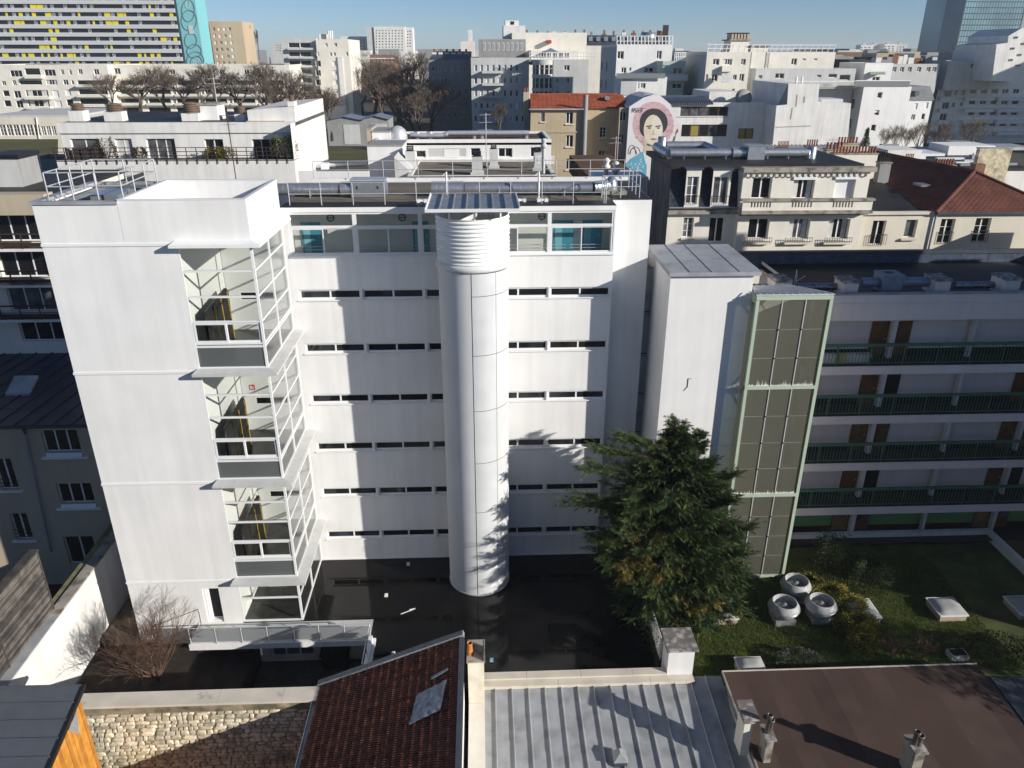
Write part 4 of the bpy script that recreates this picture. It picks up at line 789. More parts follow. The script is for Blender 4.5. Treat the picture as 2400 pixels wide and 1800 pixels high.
for k in range(nb):
    y = 25.0-.2-k*.22; t = (25.0-y)/5.8; zz_ = R0.z-1.6*t-.12; B('plank', (WOODY, WOODY2)[k % 3 == 0], hs, R0.x-.10, R0.x-.06-(k % 2)*.012, y-.200, y, -4, zz_)
for z in (-.2,): pass
tri = [(R0.x-.04, 24.35, R0.z-.75), (R0.x-.04, 23.55, R0.z-.95), (R0.x-.04, 24.05, R0.z-1.75)]
q = MB(); q.prism(tri, (.02, 0, 0)); wn = q.build('window', ZINC, hs); q = MB(); ctr = sum((Vector(p) for p in tri), Vector())/3; q.add([Vector(p).lerp(ctr, .14)+Vector((.024, 0, 0)) for p in tri], [(0, 1, 2)]); q.build('pane', mat('pale_sky_glass', (.25, .27, .28), .1, .1, 1), wn)  # sky reflection put into the pane as a flat pale colour
B('red_panel', mat('red_paint', (.35, .02, .04), .5), hs, R0.x-.055, R0.x-.03, 20.2, 21.3, R0.z-4.2, R0.z-2.2); B('wall', DARKIN, hs, R0.x-9, R0.x-.13, 19.3, 24.9, -4, R0.z-1.75)

# ---------------------------------------------------------------- beige house behind the garden wall, left
LY = 38.8
lh = thing('beige_house', 'two storey beige house with a dark zinc roof left of the stair tower', 'house', (-26, LY, -3)); LX1 = -20.0; zt0 = oY(100, 993, LY).z
def wpx(x0, y0, x1, y1, Y): a = oY(x0, y1, Y); c = oY(x1, y0, Y); return (min(a.x, c.x), max(a.x, c.x), a.z, c.z)
def wmid(x, y0, y1, w, Y): a = oY(x, y1, Y); c = oY(x, y0, Y); m_ = oY(x, (y0+y1)/2, Y).x; return (m_-w/2, m_+w/2, a.z, c.z)
W1 = wmid(143, 1008, 1060, 2.0, LY); W2 = wmid(177, 1133, 1180, 2.0, LY); W3 = wmid(190, 1257, 1322, 1.75, LY); W4 = wmid(14, 1075, 1148, 1.0, LY); W5 = wmid(50, 1203, 1265, 1.0, LY)
wall('front_wall', BEIGE2, lh, front(LY), -34, LX1, -4, zt0, [W1, W2, W3, W4, W5], .25)
for w_, k in ((W1, 'tri'), (W2, 'tri'), (W3, 'case'), (W4, 'case'), (W5, 'case')): win(lh, front(LY), *w_, k, .18)
for w_ in (W1, W2): B('sill', WHITE_PAINT, lh, w_[0]-.25, w_[1]+.3, LY-.18, LY+.1, w_[2]-.36, w_[2]-.26); b = MB(); b.add([(w_[0], LY+.02, w_[2]), (w_[1], LY+.02, w_[2]), (w_[1], LY-.1, w_[2]-.26), (w_[0], LY-.1, w_[2]-.26)], [(0, 1, 2, 3)]); b.build('sill_slope', WHITE_PAINT, lh)
for w_ in (W4, W5):
    B('sill', WHITE_PAINT, lh, w_[0]-.2, w_[1]+.2, LY-.15, LY+.1, w_[2]-.12, w_[2]-.01)
    for z in (.25, .5, .75): TB('guard_bar', BLACK, lh, (w_[0]-.05, LY-.06, w_[2]+z), (w_[1]+.05, LY-.06, w_[2]+z), .02)
xd = oY(62, 1010, LY).x; TB('downpipe', GALVB, lh, (xd, LY-.1, zt0-.2), (oY(122, 1290, LY).x, LY-.1, oY(122, 1290, LY).z), .06); b = MB(); b.lathe([(.06, -.4), (.14, 0), (.14, .12)], (xd, LY-.14, zt0-.15), 10); b.build('hopper', ZINCD, lh)
rt = oZ(100, 815, 11.5); RZ = mat('navy_zinc', (.045, .055, .085), .45, .15, 1.2, metal=.3); yb = 50.0; zb = oY(100, 815, yb).z
for k in range(14):
    x0 = -34.4+k*1.05; q = MB(); q.prism([(x0+.01, LY-.3, zt0+.05), (x0+1.04, LY-.3, zt0+.05), (x0+1.04+1.2, yb, zb), (x0+.01+1.2, yb, zb)], (0, 0, -.06)); q.build('zinc_sheet', RZ, lh); MB().bar((x0, LY-.3, zt0+.09), (x0+1.2, yb, zb+.04), .05, .07).build('seam', RZ, lh)
B('eaves', ZINCD, lh, -34.3, LX1+.05, LY-.38, LY-.06, zt0-.12, zt0+.0)
p = oZ(55, 918, zt0+(zb-zt0)*.42); q = MB(); q.prism([(p.x-.7, p.y-.6, p.z), (p.x+.7, p.y-.6, p.z), (p.x+.75, p.y+.6, p.z+.65), (p.x-.65, p.y+.6, p.z+.65)], (0, 0, .16)); q.build('skylight', ZINC, lh)
p = oZ(160, 1370, 0); q = MB(); q.box(-25.4, -23.2, 38.9, 40.4, -1.6, -.6); q.build('door_step', PALEG, label='pale step below the glazed garden door of the beige house', cat='step')
t = thing('garden_steps', 'black metal stair rail beside the beige house door', 'railing', (-26.6, 39.5, -1.6))
for k in range(4): TB('post', BLACK, t, (-27.2+k*.45, 39.7, -1.6+k*.22), (-27.2+k*.45, 39.7, -.6+k*.22), .025)
for z in (.45, .98): TB('rail', BLACK, t, (-27.2, 39.7, -1.6+z), (-25.85, 39.7, -.94+z), .025)
# apartment block with brown balconies
PY = 49.0
pb = thing('balcony_block', 'cream apartment block with brown balcony rails left of the stair tower', 'building', (-30, PY, -4)); xr = -27.0; ztp = oY(40, 464, PY).z
holes = []
for x, y0, y1, w in ((40, 497, 556, 3.0), (55, 582, 640, 3.1), (75, 665, 720, 3.1), (100, 745, 790, 3.0)): holes.append(wmid(x, y0, y1+9, w, PY+.0))
wall('front_wall', CREAM2, pb, front(PY), -40, xr, -4, ztp, holes, .3); wall('side_wall', CREAM2, pb, right(xr), PY, 60, -4, ztp); B('cornice', BEIGE2, pb, -40, xr+.3, PY-.9, PY+.2, ztp-.9, ztp+.35); B('roof', BITUMEN, pb, -40, xr+.25, PY+.21, 60, ztp, ztp+.2)
for i, h in enumerate(holes):
    win(pb, front(PY), *h, 'tri', .2, pane=GLASSM if i == 2 else GLASSD)
    if i == 3: continue
    z = h[2]+.05; B('balcony_slab', WHITE_OLD, pb, h[0]-2.6, xr+.02, PY-1.0, PY-.01, z-.5, z-.32); B('balcony_floor', BROWNMET, pb, h[0]-2.6, xr, PY-.96, PY-.02, z-.318, z-.30)
    for zz_ in (.15, .42, .85): B('balcony_rail', BROWNMET, pb, h[0]-2.6, xr+.03, PY-1.0, PY-.95, z-.3+zz_, z-.3+zz_+(.10 if zz_ == .85 else .2 if zz_ < .2 else .04))
    for k in range(5): x = xr-.4-k*1.25; B('balcony_post', BROWNMET, pb, x-.025, x+.025, PY-1.03, PY-.94, z-.32, z+.6)
# ---------------------------------------------------------------- cream building behind (dormers, pavilion, lower wing)
CYF = 52.0
def X_(px, py, Y): return oY(px, py, Y).x
def Z_(px, py, Y): return oY(px, py, Y).z
def R_(x0, y0, x1, y1, Y): 
    m = ((x0+x1)/2, (y0+y1)/2); return (X_(x0, m[1], Y), X_(x1, m[1], Y), Z_(m[0], y1, Y), Z_(m[0], y0, Y))
cb = thing('cream_building', 'cream mansard building with dormers, balustrade and roller blinds', 'building', (18, CYF, -4))
ax0 = X_(1567, 480, CYF); ax1 = X_(1737, 480, CYF); bx0 = X_(1738, 450, CYF-.6); bx1 = X_(2033, 450, CYF-.6); cx1 = X_(2186, 530, CYF)
zc1 = Z_(1650, 500, CYF); zr = Z_(1650, 388, CYF); BYF = CYF-.6
LW = [R_(1601, 510, 1625, 557, CYF), R_(1662, 510, 1697, 568, CYF)]
wall('front_wall', CREAM2, cb, front(CYF), ax0, ax1, -4, zc1, LW, .3)
win(cb, front(CYF), *LW[0], 'bars', .2, pane=GLASSM); win(cb, front(CYF), *LW[1], 'case', .2)
B('sill', COPING, cb, LW[0][0]-.1, LW[0][1]+.1, CYF-.12, CYF+.1, LW[0][2]-.14, LW[0][2]-.02)
B('cornice', CONC, cb, ax0-.05, ax1, CYF-.35, CYF+.1, zc1, zc1+.32); halfgutter('gutter', GALV, cb, (ax0, CYF-.45, zc1+.5), (ax1, CYF-.45, zc1+.5), .12)
SLATE = mat('black_slate', (.035, .038, .046), .5, .35, 6, 0, .3, 25); zs0 = zc1+.35
b = MB(); b.prism([(ax0, CYF-.1, zs0), (ax1, CYF-.1, zs0), (ax1, CYF+.75, zr), (ax0, CYF+.75, zr)], (0, .1, -.02)); b.build('slate_roof', SLATE, cb)
n = 14
for k in range(n):     # slate courses
    t0, t1 = k/n, (k+1)/n; b = MB(); b.add([(ax0, CYF-.125+.85*t0, zs0+(zr-zs0)*t0), (ax1, CYF-.125+.85*t0, zs0+(zr-zs0)*t0), (ax1, CYF-.105+.85*t1, zs0+(zr-zs0)*t1), (ax0, CYF-.105+.85*t1, zs0+(zr-zs0)*t1)], [(0, 1, 2, 3)]); b.build('slate_course', SLATE, cb)
for x0, x1 in ((1606, 1641), (1668, 1711)):
    q = R_(x0+3, 414, x1-5, 478, CYF-.25); dx0, dx1 = X_(x0, 445, CYF-.25), X_(x1, 445, CYF-.25); zt = Z_(x0, 398, CYF-.25)
    d = wall('dormer', CREAM2, cb, front(CYF-.25), dx0, dx1, zs0+.05, zt, [q], .2); win(d, front(CYF-.25), *q, 'bars' if x0 < 1650 else 'case', .15, pane=GLASSM)
    for xx in (dx0, dx1): b = MB(); b.quad((xx, CYF-.25, zs0), (xx, CYF+1, zs0), (xx, CYF+1, zt), (xx, CYF-.25, zt)); b.build('cheek', SLATE, d)
    B('dormer_roof', ZINCD, d, dx0-.1, dx1+.1, CYF-.35, CYF+1.2, zt, zt+.12); TB('guard', BLACK, d, (q[0]-.1, CYF-.4, q[2]+.55), (q[1]+.1, CYF-.4, q[2]+.55), .02)
    for k in range(8): x = q[0]-.08+(q[1]-q[0]+.16)*k/7; TB('guard', BLACK, d, (x, CYF-.4, q[2]), (x, CYF-.4, q[2]+.55), .012)
# side gable
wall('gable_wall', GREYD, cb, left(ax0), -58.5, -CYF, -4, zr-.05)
B('roof', BITUMEN, cb, ax0, bx1, CYF+.5, 60.5, zr-.3, zr)
# pavilion
zb2 = Z_(1880, 402, BYF); UP = [R_(1763, 417, 1808, 466, BYF), R_(1858, 420, 1908, 466, BYF), R_(1955, 419, 2003, 466, BYF)]; LO = [R_(1754, 513, 1802, 560, BYF), R_(1848, 513, 1897, 560, BYF), R_(1941, 513, 1990, 560, BYF)]
wall('front_wall', CREAM2, cb, front(BYF), bx0, bx1, -4, zb2, UP+LO, .35); wall('side_wall', CREAM2, cb, right(bx1), BYF, 60.5, -4, zb2); wall('side_wall', CREAM2, cb, left(bx0), -CYF-1, -BYF, -4, zb2)
for i, q in enumerate(UP): win(cb, front(BYF), *q, ('case', 'casec', 'blind')[i], .25); 
for i, q in enumerate(LO):
    win(cb, front(BYF), *q, ('case', 'casec', 'casec')[i], .25, pane=(GLASSD, GLASSM, GLASSD)[i]); B('sill', COPING, cb, q[0]-.25, q[1]+.2, BYF-.3, BYF-.01, q[2]-.32, q[2]-.18)
    g_ = MB(); 
    for k in range(12): x = q[0]-.25+(q[1]-q[0]+.45)*k/11; g_.bar((x, BYF-.3, q[2]-.18), (x, BYF-.3, q[2]+.14), .022)
    g_.bar((q[0]-.28, BYF-.3, q[2]+.14), (q[1]+.22, BYF-.3, q[2]+.14), .03); g_.bar((q[0]-.28, BYF-.3, q[2]-.1), (q[1]+.22, BYF-.3, q[2]-.1), .03); g_.build('window_guard', BLACK, cb)
for i in (1, 2): B('blind_box', WHITE_PAINT, cb, UP[i][0]-.06, UP[i][1]+.06, BYF-.12, BYF+.1, UP[i][3]-.02, UP[i][3]+.22)
B('cornice', CONC, cb, bx0-.15, bx1+.2, BYF-.4, BYF+.3, zb2, zb2+.3)
for k in range(22): x = bx0+.25+(bx1-bx0-.5)*k/21; B('modillion', CREAM2, cb, x-.09, x+.09, BYF-.2, BYF-.01, zb2-.30, zb2-.02)
zbal0, zbal1 = Z_(1880, 493, BYF-.8), Z_(1880, 466, BYF-.8)
bhol = []
for px in (1760, 1856, 1952):
    for k in range(7): q = R_(px+k*7.2, 470, px+4.2+k*7.2, 486, BYF-.8); bhol.append(q)
wall('balustrade', CREAM2, cb, front(BYF-.8), bx0-.1, bx1+.1, zbal0, zbal1-.15, bhol, .18); B('balustrade_core', GREYR, cb, bx0, bx1, BYF-.62, BYF-.55, zbal0, zbal1-.16)
B('balustrade_cap', CONC, cb, bx0-.2, bx1+.2, BYF-.92, BYF-.5, zbal1-.15, zbal1); B('balcony_slab', CONC, cb, bx0-.15, bx1+.15, BYF-.95, BYF-.01, zbal0-.22, zbal0)
B('cornice', CONC, cb, bx0-.1, bx1+.1, BYF-.45, BYF-.01, zbal0-.40, zbal0-.225)
# lower wing
zw = Z_(2100, 502, CYF); WW = [R_(2042, 517, 2073, 574, CYF), R_(2121, 515, 2148, 557, CYF)]
wall('front_wall', CREAM, cb, front(CYF), bx1, cx1, -4, zw, WW, .3); win(cb, front(CYF), *WW[0], 'case', .2); win(cb, front(CYF), *WW[1], 'plain', .2, pane=GLASSM); B('cornice', COPING, cb, bx1, cx1, CYF-.2, CYF+.2, zw, zw+.18); B('sill', COPING, cb, WW[1][0]-.2, WW[1][1]+.1, CYF-.2, CYF, WW[1][2]-.16, WW[1][2]-.04)
TB('guard', BLACK, cb, (WW[0][0]-.15, CYF-.15, WW[0][2]+.75), (WW[0][1]+.15, CYF-.15, WW[0][2]+.75), .025)
for k in range(9): x = WW[0][0]-.15+(WW[0][1]-WW[0][0]+.3)*k/8; TB('guard', BLACK, cb, (x, CYF-.15, WW[0][2]), (x, CYF-.15, WW[0][2]+.75), .014)
b = MB(); b.quad((bx1, CYF+.2, zw), (cx1, CYF+.2, zw), (cx1, 60, zw+.9), (bx1, 60, zw+1.4)); b.build('roof', BITUMEN, cb)
TB('downpipe', GALVB, cb, (cx1, CYF-.12, zw-.1), (cx1, CYF-.12, -3), .07)
# ducts on the cream building roof
t = thing('ventilation_duct', 'shiny galvanised duct with fan box on the dark mansard roof', 'duct', (16, 56, 22)); zz = zr+.45
p = [X_(1570, 350, 55.5), X_(1690, 355, 55.5), X_(1715, 355, 55.5), X_(1748, 350, 55.5), X_(1787, 350, 55.5), X_(1895, 352, 55.5)]; dzc = Z_(1650, 358, 55.5)
spiral('duct_section', GALV, t, (p[0], 55.5, dzc), (p[2]-.02, 55.5, dzc), .30, .45); spiral('duct_section', GALV, t, (p[2], 55.5, dzc), (p[3], 55.5, dzc), .40, .3); spiral('duct_section', GALV, t, (p[4], 55.5, dzc), (p[5], 55.5, dzc), .30, .45); fb = B('fan_box', GALV, t, p[3], p[4], 54.9, 56.1, dzc-.5, dzc+.5); B('lid', GALV, fb, p[3]-.05, p[4]+.05, 54.85, 56.15, dzc+.5, dzc+.55)
spiral('duct_section', GALV, t, (p[0], 55.5, dzc-.1), (p[0]-.3, 58.5, dzc+.1), .32, .4); spiral('duct_section', GALV, t, (p[0]+.4, 58.5, dzc+.2), (p[0]+3.3, 58.5, dzc+.2), .28, .4); spiral('duct_section', GALV, t, (p[0]+3.3, 58.5, dzc+.2), (p[2]-.6, 56, dzc), .27, .4); MB().lathe([(.33, 0), (.33, 1.1), (.3, 1.12), (.01, 1.12)], (p[0]+.1, 58.5, dzc-.3), 14).build('elbow', GALV, t, True); MB().lathe([(.33, 0), (.33, .9), (.3, .92), (.01, .92)], (p[5]+.25, 55.5, dzc-.5), 14).build('elbow', GALV, t, True)
for k in range(7): x = p[0]+1+(p[5]-p[0]-1)*k/6; b = MB(); b.bar((x, 55.2, zr), (x, 55.2, dzc-.2), .05); b.bar((x, 55.8, zr), (x, 55.8, dzc-.2), .05); b.bar((x, 55.15, zr+.03), (x, 55.85, zr+.03), .05); b.build('support', GALV, t)
# hip roofed house on the right
hh = thing('hip_roof_house', 'cream house with a brown tiled hip roof beside the mansard building', 'house', (34, CYF, -4)); hx0 = X_(2190, 530, CYF); hx1 = hx0+13; ze = Z_(2250, 500, CYF)
HW = [R_(2201, 513, 2234, 571, CYF), R_(2282, 511, 2318, 568, CYF)]
wall('front_wall', CREAM, hh, front(CYF), hx0, hx1, -4, ze, HW, .35); wall('side_wall', CREAM, hh, left(hx0), -66, -CYF, -4, ze)
for q in HW:
    win(hh, front(CYF), *q, 'bars', .22); TB('guard', BLACK, hh, (q[0], CYF-.08, q[2]+.85), (q[1], CYF-.08, q[2]+.85), .025)
    for k in range(9): x = q[0]+(q[1]-q[0])*k/8; TB('guard', BLACK, hh, (x, CYF-.08, q[2]), (x, CYF-.08, q[2]+.85), .014)
B('eaves', ZINCD, hh, hx0-.2, hx1, CYF-.35, CYF+.1, ze, ze+.16)
apx = oY(2284, 403, 55.6); apex = Vector((apx.x, 55.6, apx.z)); e_l = Vector((hx0-.3, CYF-.35, ze+.1)); e_r = Vector((apx.x*2-hx0+.3, CYF-.35, ze+.1)); bk = Vector((hx0-2.5, 66, ze+.1)); rbk = Vector((apx.x-1.5, 68, apx.z)); 
b = MB(); b.add([e_l, e_r, apex], [(0, 1, 2)]); b.add([e_l, apex, rbk, bk], [(0, 1, 2, 3)]); b.add([e_r, Vector((e_r.x, 66, ze)), rbk, apex], [(0, 1, 2, 3)]); b.build('roof', TILEB, hh)
q = MB(); n = 20       # tile courses on the two planes that show, one strip per course with round noses
def courses(q, A, Bv, C, D, n, rolls, lift=.05):
    """rows of tiles between eave A-B and ridge D-C"""
    nn = (Bv-A).cross(D-A).normalized(); nn = nn if nn.z > 0 else -nn
    for k in range(n):
        a0, a1 = A.lerp(D, k/n), Bv.lerp(C, k/n); b0, b1 = A.lerp(D, (k+1)/n), Bv.lerp(C, (k+1)/n); m_ = max(2, int((a1-a0).length/rolls))
        v = []
        for i in range(m_+1):
            t = i/m_; h = lift*(.5 if i % 2 else 1.0); v += [a0.lerp(a1, t)+nn*.01, a0.lerp(a1, t)+nn*h, b0.lerp(b1, t)+nn*.012]
        f = []
        for i in range(m_): f += [(3*i, 3*i+3, 3*i+4, 3*i+1), (3*i+1, 3*i+4, 3*i+5, 3*i+2)]
        q.add(v, f)
courses(q, e_l, e_r, apex, apex, 22, .2); courses(q, bk, e_l, apex, rbk, 22, .3); q.build('tiles', TILEB, hh, kind='stuff')
for p0, p1 in ((e_l, apex), (e_r, apex), (apex, rbk)):
    k = int((p1-p0).length/.42)
    for i in range(k): a = p0.lerp(p1, i/k); c = p0.lerp(p1, (i+1)/k); MB().tube(a+Vector((0, 0, .03)), c+Vector((0, 0, .05)), .13, .11, 7).build('ridge_tile', TILEB, hh)
a = e_l.lerp(bk, .25).lerp(apex.lerp(rbk, .25), .45); q = MB(); q.box(a.x-.4, a.x+.4, a.y-.6, a.y+.6, a.z+.05, a.z+.2); q.build('skylight', GALV, hh)
# stone gable and brick chimney behind the hip roof
t = thing('stone_gable', 'pale rubble gable wall with a brick chimney behind the hip roof', 'wall', (40, 70, 10)); GY = 70
a = oY(2300, 400, GY); c = oY(2370, 345, GY); B('wall', STONE, t, X_(2290, 380, GY), X_(2366, 380, GY), GY, GY+.5, 8, Z_(2330, 388-40, GY)); B('chimney', mat('dull_brick', (.22, .11, .07), .9, .2, 3), t, X_(2283, 380, GY-.4), X_(2306, 380, GY-.4), GY-.8, GY-.02, 10, Z_(2295, 384, GY-.5)); B('coping', ZINC, t, X_(2288, 380, GY), X_(2370, 380, GY), GY-.05, GY+.55, Z_(2330, 348, GY), Z_(2330, 346, GY))
def pots(parent, x0, x1, y, z, n, hh, r=.13, M_=None):
    for k in range(n): x = x0+(x1-x0)*(k+.5)/n; r = min(r, (x1-x0)/n*.36); MB().lathe([(r, 0), (r*.85, hh*.8), (r*1.05, hh), (r*.7, hh)], (x, y, z), 8).build('pot', M_ or TERRAC, parent)
for px0, px1, py, h_, Y, n, M_, lb in ((1825, 1852, 350, 2.0, 62, 8, None, 'row of clay chimney pots on a wall left of the mansard duct end'), (1893, 1920, 345, 2, 66, 5, None, 'row of clay pots on a stack above the striped zinc roof'), (1966, 2014, 338, 2, 70, 7, None, 'row of slender pots on a stack at the striped zinc ridge'), (1938, 1980, 352, 2, 64, 5, None, 'clay pots on a rendered stack in front of the striped zinc roof'), (1955, 2058, 362, 2, 62, 14, None, 'long cream chimney wall topped with many red clay pots'), (2064, 2090, 383, 2, 60, 6, BLACK, 'low chimney with dark pots beside the dark tiled roof'), (2125, 2145, 378, 2, 66, 5, None, 'small stack of clay pots above the dark tiled roof ridge'), (2196, 2240, 390, 2, 64, 7, None, 'low row of clay pots behind the dark tiled roof'), (2285, 2352, 385, 2, 72, 11, None, 'dark stack with thin pots above the stone gable')):
    a = oY(px0, py, Y); c = oY(px1, py, Y); t = thing('chimney_row', lb, 'chimney', (a.x, Y, a.z-2)); B('stack', CREAM2 if 'cream' in lb else (GREYR if 'dark' in lb else BEIGE2), t, a.x, c.x, Y, Y+.7, a.z-3, a.z-.0); B('cap', CONC, t, a.x-.06, c.x+.06, Y-.06, Y+.76, a.z, a.z+.08); pots(t, a.x, c.x, Y+.35, a.z+.08, n, .5, .15, M_)
# striped zinc roofs between
t = thing('low_zinc_roof', 'low zinc roofs with light standing seams behind the mansard building', 'roof', (32, 66, 18)); zz0 = Z_(1960, 372, 63); zz1 = Z_(1960, 340, 72)
xa, xb = X_(1850, 372, 63), X_(2050, 372, 63)
for k in range(18): x = xa+(xb-xa)*k/18; w = (xb-xa)/18; q = MB(); q.prism([(x+.02, 63, zz0), (x+w-.02, 63, zz0), (x+w+.8, 72, zz1), (x+.84, 72, zz1)], (0, 0, -.05)); q.build('zinc_sheet', ZINCD, t); MB().bar((x, 63, zz0+.05), (x+.82, 72, zz1+.05), .08, .1).build('seam', WHITE_OLD, t)
B('wall', WHITE_OLD, t, xa, xb, 63.2, 72, 0, zz0-.1)
t = thing('low_roof_terrace', 'jumble of low roofs with white trims and vents on the far right', 'roof', (45, 75, 14)); xa, xb = X_(2080, 378, 74), X_(2420, 378, 74)
zq = Z_(2200, 372, 74); B('roof', BITUMEN, t, xa, xb, 74, 92, zq-1.2, zq-.9); B('wall', WHITE_OLD, t, xa, xb, 74, 92, 0, zq-1.2)
for px0, px1, py0, py1, Y, M_ in ((2080, 2160, 352, 372, 80, WHITE_OLD), (2222, 2330, 342, 372, 84, WHITE), (2150, 2215, 360, 366, 82, ALU), (2330, 2420, 345, 352, 90, ZINC), (2260, 2310, 338, 345, 86, GREYR)): q = R_(px0, py0, px1, py1, Y); B('roof_box', M_, t, q[0], q[1], Y, Y+4, q[2], q[3])
rr = random.Random(9)
for k in range(26): x = rr.uniform(xa, xb); y = rr.uniform(75, 91); w = rr.uniform(.8, 3); B('roof_trim', rr.choice((ALU, ZINC, WHITE_OLD, GREYR)), t, x, x+w, y, y+rr.uniform(.15, .6), zq-.9, zq-.9+rr.uniform(.1, .6))
# ---------------------------------------------------------------- white terrace building behind the tower
TY = 62.0
tb = thing('terrace_building', 'white building with a planted roof terrace and round chimney cowls', 'building', (-22, TY, 0)); xa, xb = X_(133, 380, TY), X_(690, 380, TY); zl = Z_(400, 375, TY); zt = Z_(400, 312, TY+1.5); zu = Z_(400, 291, TY)
wall('front_wall', WHITE_OLD, tb, front(TY), xa, xb, -4, zl); wall('side_wall', WHITE_OLD, tb, right(xb), TY, 76, -4, zu); B('terrace_floor', BITUMEN, tb, xa, xb, TY, TY+1.6, zl-.1, zl-.02)
TWn = [R_(168, 325, 236, 372, TY+1.5), R_(272, 325, 312, 372, TY+1.5), R_(345, 325, 412, 372, TY+1.5), R_(481, 326, 525, 372, TY+1.5), R_(592, 326, 655, 372, TY+1.5)]
wall('upper_wall', WHITE_OLD, tb, front(TY+1.5), xa, xb-.3, zl-.05, zt, TWn, .25)
for i, q in enumerate(TWn): win(tb, front(TY+1.5), *q, ('case', 'casec', 'tri', 'case', 'tri')[i], .18, pane=(GLASSM, CURTAIN, GLASSM, GLASSD, GLASSD)[i])
B('fascia', WHITE_OLD, tb, xa-.1, xb, TY+1.42, TY+1.8, zt, zu); B('drip_line', GREYR, tb, xa-.1, xb, TY+1.40, TY+1.42, zt-.02, zt+.03); B('roof', BITUMEN, tb, xa, xb, TY+1.7, 76, zu-.3, zu-.02)
b = MB(); b.prism([(X_(575, 290, TY+1), TY+1.9, zu), (xb, TY+1.9, zu), (xb, TY+1.9, Z_(690, 250, TY+2)), (X_(575, 290, TY+1), TY+1.9, Z_(575, 258, TY+2))], (0, 12, 0)); b.build('roof_house', WHITE_OLD, tb)
q = R_(578, 283, 668, 293, TY+1.88); B('shaded_recess', BEIGE2, tb, q[0], q[1], TY+1.87, TY+1.9, q[2], q[3])  # flat plate in a darker colour stands in for the recess shade
RAILB = BROWNMET; 
for z in (.35, .65, .95): B('terrace_rail', RAILB, tb, xa-.1, xb-.5, TY-.05, TY, zl+z-.05, zl+z)
for k in range(24): x = xa+(xb-xa-.5)*k/23; B('rail_post', RAILB, tb, x-.03, x+.03, TY-.08, TY-.055, zl-.3, zl+.95)
q = R_(155, 345, 245, 372, TY+.3)
for k in range(16): x = q[0]+(q[1]-q[0])*k/16; B('screen_slat', WOODG, tb, x, x+(q[1]-q[0])/16*.9, TY+.2+.02*(k % 2), TY+.24+.02*(k % 2), zl, q[3]-.1*(k % 3))
LOUV = mat('brown_terracotta_cowl', (.17, .12, .085), .85, .15, 2)
for px0, px1, pyt, pyb, ph, lb in ((164, 192, 260, 285, 243, 'white chimney with a round louvred cowl at the left roof end'), (247, 283, 262, 292, 243, 'white chimney with a round louvred cowl second along the terrace roof'), (428, 463, 266, 292, 240, 'broad white chimney with a double louvred cowl in mid roof'), (552, 573, 268, 292, 250, 'white chimney with a round louvred cowl beside the sloping roof house'), (675, 688, 238, 252, 224, 'small white chimney with a louvred cowl on the raised roof end')):
    Y = TY+3; a = oY(px0, pyb, Y); c = oY(px1, pyt, Y); ht = Z_(px0, ph, Y); t = thing('chimney', lb, 'chimney', (a.x, Y, a.z)); B('stack', WHITE_OLD, t, a.x, c.x, Y, Y+1.1, zu-.3, c.z); n = 5; r = (c.x-a.x)*.46
    pf = []
    for k in range(n): z = (ht-c.z)*k/n; pf += [(r*.8, z), (r, z+.02), (r*.98, z+(ht-c.z)/n*.6), (r*.8, z+(ht-c.z)/n*.65)]
    MB().lathe(pf+[(r*.5, ht-c.z), (0, ht-c.z)], ((a.x+c.x)/2, Y+.55, c.z), 18).build('cowl', LOUV, t)
q = R_(470, 242, 510, 290, TY+4); t = thing('lift_housing', 'tall white roof box with overhanging lid on the terrace building', 'roof box', (q[0], TY+4, zu)); B('box', WHITE, t, q[0], q[1], TY+4, TY+6, zu-.3, q[3]-.15); B('lid', CONC, t, q[0]-.1, q[1]+.1, TY+3.9, TY+6.1, q[3]-.15, q[3])
def antenna(lb, px, pyb, pyt, Y, arms=4, M_=None, tv=True):
    a = oY(px, pyb, Y); zt_ = Z_(px, pyt, Y); t = thing('antenna', lb, 'antenna', a); M_ = M_ or BROWNMET; TB('mast', M_, t, a, (a.x, Y, zt_), .035)
    for k in range(arms):
        z = zt_-.15-(zt_-a.z)*.14*k; w = .5+.1*k; TB('arm', STEELW if k % 2 else M_, t, (a.x-w, Y, z), (a.x+w*.8, Y+.05, z+.03), .018)
        if tv:
            b = MB()
            for j in range(7): x = a.x-w+w*1.8*j/6; b.bar((x, Y-.22, z), (x, Y+.22, z), .015)
            b.build('elements', STEELW, t, kind='stuff')
antenna('rusty mast with a television aerial rising behind the stair tower roof', 553, 420, 265, 56, 2)
antenna('white television aerial above the lift housing', 512, 265, 180, TY+7, 2, STEELW)
antenna('slim aerial mast behind the gravel roof', 1140, 390, 265, 66, 3, STEELW)
antenna('aerial mast standing before the curved roof office', 1440, 400, 320, 70, 2, STEELW)
antenna('small aerial on the zinc roofs beside the clay pots', 1950, 345, 322, 68, 2, STEELW)
for px, pt, pb_, Y, lb in ((1290, 60, 95, 230, 'thin aerial left on the long zinc skyline roof'), (1386, 58, 90, 230, 'thin aerial in the middle of the long zinc skyline roof'), (1505, 58, 90, 230, 'branched aerial right on the long zinc skyline roof'), (1745, 45, 80, 240, 'thin mast above the brown roof box on the skyline'), (1581, 75, 105, 200, 'white antenna rod on the distant dark roofs'), (1875, 88, 122, 180, 'white tilted antenna rod on the long white block')): antenna(lb, px, pb_, pt, Y, 1, STEELW, False)
